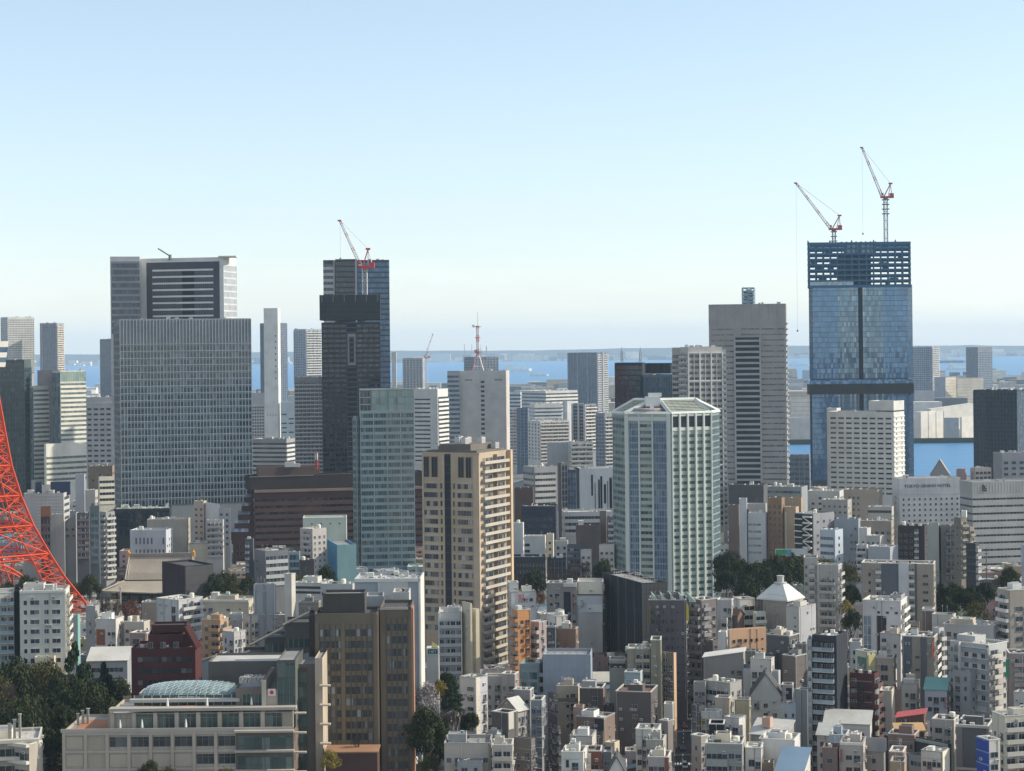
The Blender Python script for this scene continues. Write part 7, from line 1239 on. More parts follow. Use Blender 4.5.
bd = Q('a', 'long white apartment block with slate bands and glazed balconies', 947, 985, 1004, 645, 770, (.4, .41, .41), vb=712, a=.75, eq=8, roof='light', L=[balc(3.3, 2, (.3, .33, .34), 0, .28, 1.2, fin=(.5, .5, .49)), pun(3, 1.4, 1.4, 3.3, 2, .32, .98, GDRK), lines(3.3, 1.2, (.25, .28, .3), .25, .3, 1, 1.6), lines(3.3, .2, (.56, .56, .55), .35, .3, 1, 1.2), pane(.285, .305, 0, 0, (.56, .56, .55), 1.4)], R=[balc(3.3, 1, (.52, .51, .48), .05, .6, 1.2), pun(1, 1.2, 1.4, 3.3, 2, .7, .98, GDRK)])
bd = Q('o', 'tan office with white balcony strips at the far right', 995.5, 1006, 1040, 590, 722, (.3, .27, .235), vb=652, a=.3, d=9, eq=4, R=[pun(3, 3., 1.6, 3.6, 5, .2, 1, OFF)], L=[balc(3.5, 1, (.55, .54, .52), 0, 1, 1.2)])
Q('a', 'pinkish brown apartment block at the right edge', 1003, 1006, 1044, 653, 775, (.28, .225, .21), vb=700, eq=4, R=[balc(3.1, 4, (.36, .3, .28), .12, 1, 1.2)])
Q('s', 'low white annexe before the wide tan apartment block', 929, 950, 953, 615, 712, (.5, .49, .46), vb=630, eq=3, roof='white', L=[pun(1, 1.2, 1.2, 3.4, 2, .7, .95)])
Q('s', 'plum fronted porch block of the wide tan apartments', 919.5, 930.5, 931.5, 609, 708, (.2, .16, .15), vb=630, eq=0, L=[pane(0, 1, 0, .8, (.56, .54, .5), .3)], roof='light')
Q('o', 'long low grey building behind the long white apartment block', 940, 990, 998, 626, 722, (.34, .34, .35), vb=640, eq=7, roof='light', L=[pun(6, 1.6, 1.6, 3.4, 2, .05, .9, GDRK, skip=.3)])
# centre foreground
Q('a', 'bright orange tall narrow flats right of the tan tower', 509, 515, 527.5, 610, 730, (.56, .26, .1), vb=660, a=.5, eq=1, R=[pun(2, 1.2, 1.2, 3.3, 2.6, .1, .98, GDRK, (.4, .2, .1))], L=[balc(3.3, 1, (.4, .22, .13))])
Q('a', 'pinkish stair-fronted flats beside the bright orange flats', 527.5, 536, 543.5, 622, 728, (.36, .29, .28), vb=660, eq=2, L=[balc(3.2, 1, (.42, .36, .34), 0, 1, 1.3)], R=[pun(1, 1.2, 1.3, 3.2, 2)])
bd = Q('o', 'white commercial building with faded red signs', 506, 508.5, 533.5, 592, 690, (.58, .58, .57), vb=612, a=.18, eq=1, roof='white', d=8)
f_ = bd.blocks[0]['FR']; mb = MB(); r_ = random.Random(2)
for (x0, x1, z0, z1) in ((.26, .40, 1.0, 1.3), (.3, .34, 1.3, 2.2), (.37, .4, 1.2, 2.2), (.27, .44, 2.3, 2.6), (.46, .5, .9, 2.0), (.45, .52, 2.2, 2.4), (.30, .33, 2.9, 4.3), (.33, .4, 2.9, 3.2), (.38, .41, 3.2, 4.3), (.45, .48, 2.9, 4.2), (.57, .68, 2.9, 3.2), (.61, .64, 3.2, 4.4)): mb.box(f_.W * x0, f_.W * x1, -.12, -.02, f_.z1 - z1, f_.z1 - z0)
f_.put('lettering', mb.mesh('lettering', wallm((.5, .1, .14))), 0, 0)
bd.block(505, 506.5, 516, 582.5, bd.D + 3, (.6, .6, .58), d=6, free=True, zv=bd.zv)
Q('s', 'brown sided box building with a navy left wing', 552, 572.5, 575, 628.5, 716, (.26, .17, .12), vb=650, eq=2, L=[lines(1.1, .1, (.22, .145, .1), .06)], R=[pun(1, 1, 2, 3.3, 2)])
Q('s', 'navy slate small block left of the brown sided box', 543, 552.5, 553, 627, 718, (.08, .1, .13), vb=648, eq=1)
Q('s', 'white house rising behind the brown sided box', 543, 553.5, 565, 616, 704, (.5, .5, .48), vb=628, a=.4, eq=2, roof='light', L=[pun(2, 1.3, 1.3, 3.2, 2)], R=[pun(1, .8, .8, 3.2, 2)])
bd = B('building_under_renovation', 'building wholly wrapped in pale blue grey scaffold sheeting', 'building', 540, 587, 589, 654.5, 756, (.26, .31, .38), vb=690, d=13, eq=0, roof='grey', L=[fins(2.0, .05, .06, (.22, .265, .33)), lines(5.2, .08, (.22, .265, .33), .06), fins(13, .12, .2, (.32, .37, .44))])
b = bd.blocks[0]
for k in range(12): mb = MB(); mb.bar((0, 0, 0), (0, 0, 1.6), .06); mb.bar((0, -.8, 1.4), (0, .9, 1.4), .05); bd.roofput(b, 'scaffold_post', mb.mesh('scaffold_post', wallm((.2, .2, .21), .5)), b['wr'] * .06 if k % 2 else b['wr'] * .9, b['wl'] * (.04 + .08 * k))
Q('o', 'teal blue small office with a flat roof left of the wrapped building', 516, 536, 541, 664, 754, (.2, .27, .3), vb=715, d=10, eq=4, L=[cur(3.3, 1.8, 2.3, 1.8, .1, .9, GTEAL, (.22, .29, .32), (.3, .36, .38), .1, .15)], R=[balc(3.2, 1, (.3, .34, .36))])
bd = Q('a', 'olive beige stepped apartments split by a tall blank slab', 624, 647, 648, 649, 748, (.26, .245, .2), vb=712, d=11, eq=4, roof='light', L=[balc(3.3, 2, (.3, .285, .24), .35, 1, 1.3, g=GDRK)])
bd.block(647.5, 657.5, 658.5, 640, bd.D - 2.2, (.27, .255, .195), d=9, free=True, zv=bd.zv); bd.block(658.8, 670, 672.5, 653, bd.D - 1, (.2, .175, .15), d=12, free=True, zv=bd.zv, roof='light', a=1.0, L=[pun(2, 1.1, 1.3, 3.3, 3, .1, .95, GDRK), balc(3.3, 1, (.22, .2, .17), .05, .5, .7, g=GDRK)], R=[pane(0, 1, 0, 0, (.52, .36, .24), .2)])  # orange side panel of the last block paints a sunlit strip in colour
for (xl, xr, top) in ((622, 648, 650), (606, 622, 660)): bd.block(xl, xr, xr + .5, top, bd.D + 5, (.3, .3, .28), d=8, free=True, zv=bd.zv, roof='light', L=[pane(0, 1, 1.2, 2.6, (.05, .05, .05), .1)])
Q('a', 'pale concrete terraced flats behind the olive beige slab', 658, 684, 690, 646, 694, (.38, .38, .36), vb=690, eq=2, roof='light', L=[balc(3.3, 2, (.42, .42, .4), 0, 1, 1.5, g=GDRK)])
Q('h', 'light blue small house with four white framed windows', 621, 637, 640, 672, 752, (.36, .44, .48), vb=696, d=8, eq=1, roof='white', L=[pun(2, 1.7, 1.5, 3.3, 2, g=GBLU, fr=(.6, .6, .6)), lines(3.3, .3, (.45, .52, .55), .5)])
bd = Q('h', 'large dark taupe house with a brown flat roof', 612, 647, 654, 692, 775, (.12, .105, .1), vb=738, d=13, eq=0, roof='brown', L=[pun(1, 1.6, 1.3, 3, 3.4, .4, .7)])
Q('h', 'plain dark brown house with two small lit windows', 576, 599, 602, 688, 770, (.1, .085, .08), vb=712, d=9, eq=3, roof='light', L=[pun(1, 1.6, 1.2, 3.2, 1.6, .5, .85, WGL)], R=[pane(.0, .4, 0, 0, (.22, .15, .13), .2)])
Q('s', 'beige low house with a cream upper floor beside the dark brown house', 553, 574, 576, 686, 764, (.42, .38, .3), vb=710, eq=3, roof='light', L=[pun(2, .8, .9, 3.2, 1.5, .4, .9, GDRK), pane(0, 1, 4, 5, (.2, .17, .15), .2)])
Q('s', 'small brick pink stair hut house on the street corner', 569.5, 579, 580.5, 707, 778, (.34, .25, .22), vb=720, eq=1, L=[pun(1, .8, .6, 3, 1.6)])
Q('h', 'brown house with a wide pale roof behind the cream flat-roofed house', 557, 600, 611, 718, 790, (.2, .15, .13), vb=735, d=9, eq=5, roof='light', L=[pun(2, 1.2, 1., 3, 1.6, .5, .8), pane(.68, 1, .4, 3.8, (.04, .042, .05), .3)], R=[pun(1, 1, 1, 3, 2)])
Q('h', 'cream flat-roofed house with dark openings by the left street', 553, 588, 592, 736, 812, (.48, .46, .42), vb=760, d=9, eq=6, roof='light', L=[pun(3, 1.5, 1.9, 3.1, 2.0, .2, 1, GDRK, skip=.2)])
Q('h', 'red brick fronted house with a green flat roof', 582, 597, 598, 751, 826, (.24, .1, .07), vb=771, d=8, eq=1, roof='green', L=[pun(1, 2.4, 1.3, 3.3, 2.8, .2, .9, GDRK)])
Q('h', 'tall white house at the bottom beside the left street', 557, 579, 583, 752, 836, (.56, .55, .51), vb=771, d=9, eq=3, roof='white', L=[pun(2, .8, 2., 3.2, 2, .1, .8, GDRK)])
Q('h', 'white low house with a bright roof ledge', 619, 654, 657, 729, 800, (.56, .55, .52), vb=742, d=8, eq=1, roof='white', L=[pun(4, 1.2, 1.5, 3.1, 2.4, .05, .98, GDRK, skip=.15), lines(1.6, .3, (.6, .6, .56), .3, 0, 1, 0, 1)])
Q('h', 'house with an olive grey flat roof at the bottom centre', 632, 659, 662, 740, 815, (.38, .37, .33), vb=757, d=8, eq=3, roof='green', L=[pun(3, 1.2, 1.2, 3.1, 1.8)])
Q('h', 'narrow grey house with a dark side next to the middle street', 655, 664, 669, 721, 792, (.22, .2, .2), vb=745, d=8, eq=1, roof='light', L=[pun(1, .7, 1.3, 3.2, 2)])
Q('s', 'small bright white blank hut under the olive beige slab', 660, 669, 670, 704, 770, (.6, .58, .52), vb=722, d=5, eq=0, L=[pun(1, .6, .6, 6, 5, .05, .3, nf=1)])
Q('h', 'grey house with a rust brown wall panel', 632, 664, 667, 757, 830, (.36, .34, .33), vb=771, d=9, eq=3, roof='grey', L=[pun(3, 1.4, 1.2, 3.1, 1.8, 0, .8), pane(.82, 1, .3, 4, (.24, .1, .06), .3)])
Q('h', 'white gabled cottage at the bottom centre edge', 605, 619, 620, 757, 838, (.58, .57, .52), vb=771, d=9, eq=0, shape=('gy', 3.5), roof='dark', L=[pun(1, .9, 1., 3.2, 1)])
Q('h', 'dark grey little house between brick and white gable', 598, 607, 608, 752, 826, (.13, .13, .15), vb=771, d=8, eq=2, roof='light', L=[pun(1, 1.4, 1.2, 3.1, 1.6)])
Q('a', 'mid grey concrete flats with four window rows facing the middle street', 701, 738, 741, 744, 838, (.27, .27, .26), vb=771, d=11, eq=5, roof='light', L=[band(1.3, 3.3, 1.6, 1.8, .03, .6, GDRK, sp=(.3, .3, .29), spd=.9), pun(2, 1.5, 1.4, 3.3, 1.7, .62, .98, WG)])
Q('s', 'small black box house above the grey concrete flats', 705, 720, 721, 724, 800, (.022, .025, .032), vb=744, d=7, eq=0, roof='dark')
Q('h', 'narrow taupe house with slit windows along the middle street', 687, 697, 704, 736, 818, (.3, .27, .25), vb=771, eq=2, a=.8, roof='brown', L=[pun(1, .7, 1.3, 3.2, 2)], R=[pun(2, .9, 1.2, 3.2, 2)])
Q('a', 'grey flats with white balcony panels left of the slate gable house', 700, 726, 738, 683, 762, (.32, .32, .31), vb=712, a=.9, d=10, eq=3, roof='green', L=[band(1.4, 3.3, 1.6, 2, .06, .95, GDRK, sp=(.36, .36, .35), spd=.5)], R=[pun(2, 1., 1.4, 3.3, 2)])
Q('s', 'beige little house before the grey flats with white panels', 711, 725, 728, 698, 770, (.44, .38, .31), vb=714, eq=2, L=[pun(1, 1.4, .8, 3.2, 3, .1, .5, GDRK)])
Q('s', 'sandy yellow box house left of the steep slate gable', 731, 745.5, 747, 700, 768, (.42, .38, .27), vb=715, eq=2, L=[pun(1, 1.6, .8, 4, 4, .2, .7, GDRK)])
Q('a', 'grey weathered flats beside the middle street, above the white round tank', 690, 702, 703, 682, 760, (.27, .265, .265), vb=712, d=9, eq=4, L=[pun(3, 1.3, 1.2, 3.2, 2.2, .1, .95)], roof='light')
Q('h', 'low white house with small windows left of the sandy box house', 697, 722, 727, 712, 786, (.48, .47, .44), vb=724, eq=5, roof='white', L=[pun(3, 1.1, 1.1, 3.1, 1.6)])
Q('h', 'white cube house with a blue grey annexe', 720, 735, 742, 718, 792, (.54, .54, .53), vb=734, eq=3, roof='light', L=[pun(2, 1.1, 1.2, 3.2, 2)])
bd = Q('h', 'long taupe tiled-roof house with a pink rooftop hut', 746, 782, 790, 726, 800, (.3, .28, .25), vb=742, d=9, eq=2, roof='light', shape=('my', 3.2)); bd.block(758, 766, 769, 718, bd.D + 5, (.48, .33, .26), z0=at(762, 728, bd.D + 5)[2], d=4, free=True, L=[pun(1, .8, 1., 3, 1.2, nf=1)])
Q('o', 'big plain white building at the bottom right of the concrete flats', 755, 790, 796, 740, 828, (.52, .52, .52), vb=758, d=10, eq=4, roof='light', L=[pun(2, 1.4, 1.3, 3.3, 2.4, .6, .98, GDRK)])
Q('h', 'white house with porch openings at the bottom beside concrete flats', 741, 757, 759, 748, 834, (.56, .55, .52), vb=768, d=8, eq=2, roof='light', L=[pun(2, 1.7, 1.8, 3.2, 2.8, .2, 1, GDRK)])
Q('h', 'house with a big blue grey slanted roof at the bottom', 771, 798, 806, 757, 846, (.5, .49, .46), vb=771, d=12, eq=0, shape=('my', 4.5), roof='blue')
Q('s', 'blue grey narrow building behind the big plain white building', 778, 786, 792, 704, 786, (.3, .34, .38), vb=738, d=9, eq=2, L=[pun(1, .9, 1.2, 3.2, 2)], R=[pun(1, 1., 1.2, 3.2, 2)], roof='light')
Q('a', 'ash grey slab flats left of the slim black tower', 791, 803.5, 809, 690, 774, (.29, .31, .32), vb=735, d=10, eq=2, L=[fins(2.2, .2, .3, (.34, .36, .37))])
Q('h', 'long white gabled shed roof right of the slim black tower base', 820, 866, 868, 715, 792, (.5, .5, .48), vb=732, d=9, eq=2, roof='light', shape=('my', 3), L=[pun(4, 1.2, 1., 3, 1.4, .3, .9)])
Q('h', 'pale pink white house with steep roof by the narrow lane', 813, 832, 838, 727, 806, (.48, .43, .41), vb=745, d=9, eq=1, shape=('gx', 2.5), roof='light', L=[pun(2, 1., 1.3, 3.2, 1)])
Q('h', 'light blue flat house wall at the bottom right lane', 825, 852, 855, 735, 815, (.33, .4, .46), vb=752, d=8, eq=4, roof='light')
Q('h', 'pinkish grey house with a white cornice at the bottom', 836, 859, 862, 743, 830, (.42, .37, .34), vb=771, d=9, eq=3, roof='light', L=[pun(2, 1.6, 1.2, 3.3, 2.4, .2, .9, GDRK), pane(0, 1, 0, .7, (.62, .6, .56), .4)])
Q('s', 'grey gabled concrete house at the bottom between white roofs', 859, 880, 881, 739, 825, (.3, .29, .285), vb=762, d=8, eq=1, shape=('gx', 2.6), roof='grey')
Q('h', 'maroon and brown low house in the narrow lane', 818, 833, 835, 748, 830, (.2, .15, .14), vb=771, d=7, eq=1, roof='brown', L=[pun(1, 1.4, 1.3, 3.2, 2)])
Q('h', 'cream small house between maroon block and teal roof', 875, 888, 891, 691, 772, (.46, .43, .37), vb=712, d=8, eq=3, roof='light', L=[pun(1, 1.2, 1.3, 3.3, 4, .1, .6)])
Q('s', 'light stone narrow flats left of the teal-roofed house', 897, 913, 916, 684, 765, (.4, .38, .33), vb=708, d=9, eq=3, roof='light', L=[pun(2, 1., 1.3, 3.2, 2, .2, .95, GDRK)])
Q('h', 'pale blue house with a teal roof and three rows of windows', 921, 943, 945, 683, 768, (.36, .39, .44), vb=714, d=9, eq=0, roof='teal', shape=('my', 2.4), L=[pun(3, 1.2, 1.3, 3.2, 1.2, .1, .95, GDRK, skip=.2)])
bd = Q('s', 'cafe house with a red roof terrace and an orange awning', 892, 920, 922.5, 714, 790, (.14, .085, .07), vb=733, d=9, eq=0, roof='red', shape=('mx', 1.6), L=[band(1.6, 2.9, 1.3, .4, .2, .8, WGL, fr=(.5, .5, .5), nf=1)])
p = at(892, 722.5, bd.D - 1) - Vector((bd.P.x, bd.P.y, 0)); q_ = at(922.5, 722.5, bd.D - 1) - Vector((bd.P.x, bd.P.y, 0)); mb = MB(); mb.quad((p.x, -1.2, p.z), (q_.x, -1.2, p.z), (q_.x + .5, -3.6, p.z - 2.0), (p.x + .3, -3.6, p.z - 2.0)); mb.quad((p.x, -1.2, p.z - .08), (p.x + .3, -3.6, p.z - 2.08), (q_.x + .5, -3.6, p.z - 2.08), (q_.x, -1.2, p.z - .08)); mb.box(p.x + .3, q_.x + .5, -3.62, -3.55, p.z - 2.35, p.z - 2.); obj('awning', mb.mesh('awning', wallm((.62, .4, .2))), bd.root)
Q('s', 'pinkish brown parapet block under the orange awning', 884, 925, 930, 735, 805, (.24, .165, .14), vb=744, d=8, eq=6, roof='brown', L=[pun(4, 1., 1.4, 3.1, 2)])
Q('s', 'long flat black edged roof with air conditioners', 880, 944, 948, 744, 812, (.05, .055, .06), vb=752, d=7, eq=7, roof='light', L=[pane(0, 1, .1, .9, (.26, .3, .31), .3)])
Q('h', 'white house with dark windows at the bottom near the slanted parapet', 905, 938, 945, 752, 835, (.54, .53, .5), vb=771, d=9, eq=4, roof='light', L=[pun(4, 1., 1.3, 3.2, 2, .05, .95, GDRK)], R=[pane(0, 1, 0, 0, (.62, .59, .5), .1)])
Q('h', 'beige grey house with a wide flat roof below the teal roof', 928, 950, 955, 720, 800, (.36, .33, .29), vb=735, d=8, eq=4, roof='brown', L=[pun(2, 2., 1.5, 3.2, 1.8, .1, .9, GDRK)])
bd = Q('a', 'dark slate apartment house with a pale rimmed roof', 952, 984, 989, 726, 822, (.11, .115, .125), vb=771, d=11, eq=5, roof='light', L=[pane(0, .2, 0, 0, (.2, .18, .18), .2), lines(12, .7, (.42, .4, .36), .3)])
Q('a', 'white narrow flats with a cobalt blue side strip', 973, 985, 996, 740, 845, (.52, .5, .46), vb=771, a=.35, d=8, eq=2, R=[pun(1, 2.2, 1.4, 3.3, 2.4, .1, .8, GDRK)], L=[pane(0, 1, 0, 0, (.03, .07, .32), .2), lines(3.3, .3, (.2, .26, .4), .4)], roof='light')
Q('a', 'stepped cream flats with balconies in the bottom right corner', 988, 1001, 1045, 716, 832, (.46, .44, .38), vb=771, a=.25, d=10, eq=6, roof='light', L=[pun(2, 1., 1.1, 3.2, 4)], R=[balc(3.3, 4, (.48, .46, .42), 0, 1, 1.5, g=GDRK)])
Q('s', 'pale grey green annexe at the right edge above the cream flats', 1010, 1014, 1040, 693, 790, (.4, .4, .38), vb=712, eq=3, R=[pun(4, 1.4, 1.5, 3.2, 2, .05, 1)], roof='light')
Q('h', 'small brown flat-roofed house among grey walls at the bottom right', 885, 899, 902, 752, 840, (.3, .22, .18), vb=762, d=8, eq=2, roof='light', L=[pun(2, 1, 1.1, 3.1, 2)])
Q('h', 'tan flat-roofed little house at the bottom edge', 886, 900, 902, 762, 850, (.36, .26, .17), vb=771, d=7, eq=1, roof='brown')
Q('a', 'slim green and yellow shop house left of the pinkish stone house', 852, 864, 873, 652, 752, (.46, .48, .36), vb=672, d=8, a=.5, eq=2, L=[pane(.2, .9, 2, 6, (.12, .18, .16), .1)], R=[pane(.1, .95, 1, 5, (.5, .45, .22), .2)])
Q('h', 'pinkish stone house with a picture-frame window', 873, 889, 892, 658, 752, (.38, .3, .26), vb=680, d=8, eq=3, L=[pun(1, 2.2, 1.8, 3.2, 2)], roof='light')
Q('s', 'silver grey flat shed left of the white black-panelled building', 846, 857, 859, 642, 735, (.4, .42, .43), vb=655, d=8, eq=1, roof='light')
# left of the street, below the tan tower
Q('a', 'white flats with a sunlit right side in the trees below the tan tower', 456, 472, 484, 678, 768, (.46, .47, .5), vb=712, a=.95, d=9, eq=3, roof='light', L=[pun(1, 2.4, 1.2, 3.2, 2, .4, .95, GDRK)], R=[pun(2, .8, 1, 3.2, 5), pane(0, .35, 0, 0, (.6, .56, .5), .1)])
Q('s', 'grey house with rooftop clutter right of the white flats', 481, 498, 500, 676, 760, (.33, .33, .33), vb=698, eq=5, L=[pun(2, 1.4, 1.2, 3.2, 2)], roof='light')
Q('s', 'grey house with a pinkish red flat roof', 498, 511, 515, 674, 762, (.3, .29, .3), vb=700, eq=2, L=[pun(2, 1.1, 1.2, 3.2, 3)], roof='red')
Q('h', 'grey house with a pointed pale gable roof', 494, 514, 524, 700, 785, (.33, .31, .29), vb=712, d=9, a=.9, eq=0, shape=('gy', 3.4), roof='light', R=[pun(3, .9, 1.2, 3.2, 1)])
Q('h', 'large dark grey plain house with a cut corner roof', 479, 504, 514, 713, 800, (.13, .125, .125), vb=740, d=11, a=.95, eq=2, roof='brown', L=[pun(1, 1., .8, 6, 5, .5, .8, nf=1)], R=[pane(0, .5, 0, 5, (.5, .47, .42), .3)])
Q('h', 'grey brown corner house at the left street', 510, 527, 531, 739, 826, (.17, .155, .15), vb=771, d=9, a=.95, eq=2, roof='light', L=[pun(2, .8, 1, 3.2, 3)], R=[pun(2, .9, 1.2, 3.2, 2)])
Q('a', 'cream flats with two pale balcony bands at the bottom left street', 488, 508, 509.5, 745, 838, (.48, .44, .37), vb=771, d=9, eq=4, roof='light', L=[balc(3.2, 2, (.52, .47, .4), .05, .95, 1.1, g=GDRK)])
Q('o', 'beige grey building with cluttered flat roof in front of the trees', 440, 486, 488, 743, 836, (.4, .36, .31), vb=771, d=12, eq=12, roof='grey', L=[pun(5, 1.2, 1.2, 3.2, 3)])
Q('s', 'low grey house in front of the one with a pinkish red roof', 500, 526, 530, 690, 772, (.28, .28, .28), vb=702, eq=4, L=[pun(3, 1.1, 1.2, 3.2, 2)])
Q('a', 'grey blue flats with stacked windows on the left street', 527, 538, 541.5, 700, 782, (.24, .27, .3), vb=745, d=8, eq=1, L=[pun(2, 1.2, 1.5, 3.2, 2, g=GBLU)])
# lower left
bd = Q('a', 'white apartment block with a black vertical strip and dark paired windows', 17, 62.5, 67, 590, 748, (.54, .53, .49), vb=655, d=14, eq=8, roof='light', L=[pun(1, 1.1, 1.5, 3.27, 2.4, .08, .17, GDRK, (.6, .6, .58)), pun(1, 3.1, 1.5, 3.27, 2.4, .22, .44, WG, (.6, .6, .58)), pun(1, 1.5, 1.5, 3.27, 2.4, .52, .65, WG, (.6, .6, .58)), pun(1, 2.8, 1.5, 3.27, 2.4, .68, .92, WG, (.6, .6, .58)), pane(0, 1, 0, .8, (.6, .59, .55), .5)], R=[balc(3.27, 1, (.58, .56, .5), .1, .9, 1.3)])
bd.block(11.5, 17, 17.3, 590.5, bd.D + .5, (.012, .013, .016), d=12, free=True, zv=bd.zv, roof='dark'); bd.block(-30, 11.3, 11.6, 592, bd.D + 1, (.5, .5, .47), d=12, free=True, zv=bd.zv, L=[balc(3.27, 6, RAILG, 0, 1, 1.3)])
bd = Q('o', 'dark maroon stepped building above the glass vault hotel', 128, 192, 198.5, 647, 780, (.085, .028, .028), vb=690, d=15, eq=2, roof='brown', L=[band(1.5, 3.6, 1.5, 1.8, .1, .95, glassm(dark=(.03, .03, .035), light=(.2, .19, .19), share=.25), fr=(.12, .06, .06), sp=(.09, .03, .03)), pun(3, 1.4, 1.7, 3.6, -2.6, .2, .8, WG, nf=1)])
b1 = bd.block(145, 188, 190, 634, bd.D + 3, (.08, .027, .027), z0=at(160, 648, bd.D)[2], d=11, free=True, roof='brown', L=[pun(3, 1.3, 1.2, 3.4, 1.2, .1, .9, WG)]); bd.block(149, 184, 186, 624.5, bd.D + 6, (.075, .026, .026), z0=at(160, 635, bd.D)[2], d=8, free=True, roof='dark')
p0, p1 = at(186, 626, bd.D + 2) - Vector((bd.P.x, bd.P.y, 0)), at(198, 648, bd.D + 2) - Vector((bd.P.x, bd.P.y, 0)); mb = MB(); mb.bar(p0, p1, 1.4); obj('sloping_side', mb.mesh('sloping_side', wallm((.08, .027, .027))), bd.root)
Q('s', 'low hall with a broad sloping pale roof left of the maroon building', 84, 124, 128, 652, 742, (.3, .31, .33), vb=668, d=12, eq=4, roof='light', L=[band(1.4, 3.4, 1.6, 1.2, .1, .9)], shape=('my', 3))
Q('s', 'pale sloping-roofed shed right of the maroon building', 196, 214, 222, 655, 752, (.34, .36, .4), vb=668, d=9, eq=1, roof='light', shape=('mx', 2.5))
Q('h', 'narrow black house squeezed between the left street and the wrapped building', 545, 553.5, 556, 716, 800, (.06, .062, .068), vb=771, d=9, a=.35, eq=1, L=[pun(2, .9, 1.2, 3.2, 2)], R=[pun(2, .9, 1.2, 3.2, 2)])  # near-black walls put the street's shade into the colour
Q('h', 'narrow house coloured dark for shade at the top of the left street', 544, 551, 554, 694, 770, (.085, .09, .1), vb=716, d=8, a=.35, eq=1, L=[pun(2, .9, 1.2, 3.2, 2)], R=[pun(2, .9, 1.2, 3.2, 2)])  # dark wall colour stands in for shade at the street's end
Q('h', 'narrow dark house on the far corner of the middle street', 688, 695, 701, 706, 785, (.1, .1, .105), vb=740, d=8, a=.5, eq=1, L=[pun(2, .9, 1.2, 3.2, 2)], R=[pun(2, .9, 1.2, 3.2, 2)])

# ------------------------------------------------------------------ elevated road and rail line
def deck(name, pts, wd, zd, piers=True):
    P = [Vector((pX(px, dist(px, py)), dist(px, py), zd)) for px, py in pts]; mb = MB()
    for a, b in zip(P, P[1:]):
        t = (b - a).normalized(); n = Vector((t.y, -t.x, 0)) * (wd / 2); up = Vector((0, 0, 1))
        for (o0, o1, z0, z1, m) in ((-1, 1, -1.6, 0, 0), (-1, -.96, 0, 1.1, 1), (.96, 1, 0, 1.1, 1)):
            c = [a + n * o0 + up * z0, a + n * o1 + up * z0, b + n * o1 + up * z0, b + n * o0 + up * z0]; d_ = [v + up * (z1 - z0) for v in c]
            mb.quad(*d_, m); mb.quad(*c[::-1], m)
            for k in range(4): j = (k + 1) % 4; mb.quad(c[k], c[j], d_[j], d_[k], m)
        L = (b - a).length; k = 8.
        while k < L: q = a + t * k; mb.box(q.x - 1, q.x + 1, q.y - 1, q.y + 1, 0, zd - 1.6, 0); k += 28
    struct(name, mb.mesh(name, [wallm((.2, .2, .2)), wallm((.4, .41, .42))]))
    FOOT.append([(P[0].x, P[0].y - wd), (P[-1].x, P[-1].y - wd), (P[-1].x, P[-1].y + wd), (P[0].x, P[0].y + wd)]); return P
dk1 = deck('elevated_road', [(716, 566), (740, 572), (775, 592), (800, 600)], 11, 9.5)
dk2 = deck('elevated_road', [(928, 602), (960, 606), (1000, 609), (1045, 612)], 10, 8)

# ------------------------------------------------------------------ trees
def leafm(c1, c2):
    m, t, b = mnew('leaves'); N = t.nodes.new; Lk = t.links.new; g = N('ShaderNodeNewGeometry'); n = N('ShaderNodeTexNoise'); n.inputs['Scale'].default_value = .35; n.inputs['Detail'].default_value = 3; Lk(g.outputs['Position'], n.inputs['Vector'])
    r = N('ShaderNodeValToRGB'); r.color_ramp.elements[0].position = .35; r.color_ramp.elements[0].color = (*c1, 1); r.color_ramp.elements[1].position = .65; r.color_ramp.elements[1].color = (*c2, 1); Lk(n.outputs['Fac'], r.inputs[0]); Lk(r.outputs[0], b.inputs['Base Color']); b.inputs['Roughness'].default_value = .8; b.inputs['Specular IOR Level'].default_value = .08; return m
BARK = wallm((.07, .055, .045))
TREES = {'broad': leafm((.018, .028, .012), (.055, .066, .026)), 'olive': leafm((.045, .048, .017), (.105, .095, .034)), 'conifer': leafm((.012, .026, .015), (.036, .055, .026)), 'bare': leafm((.055, .045, .04), (.10, .08, .07)), 'dark': leafm((.014, .023, .011), (.042, .052, .022)), 'yellow': leafm((.16, .13, .03), (.24, .19, .05)), 'grey': leafm((.22, .2, .2), (.34, .3, .31)), 'rust': leafm((.12, .05, .04), (.17, .08, .06))}
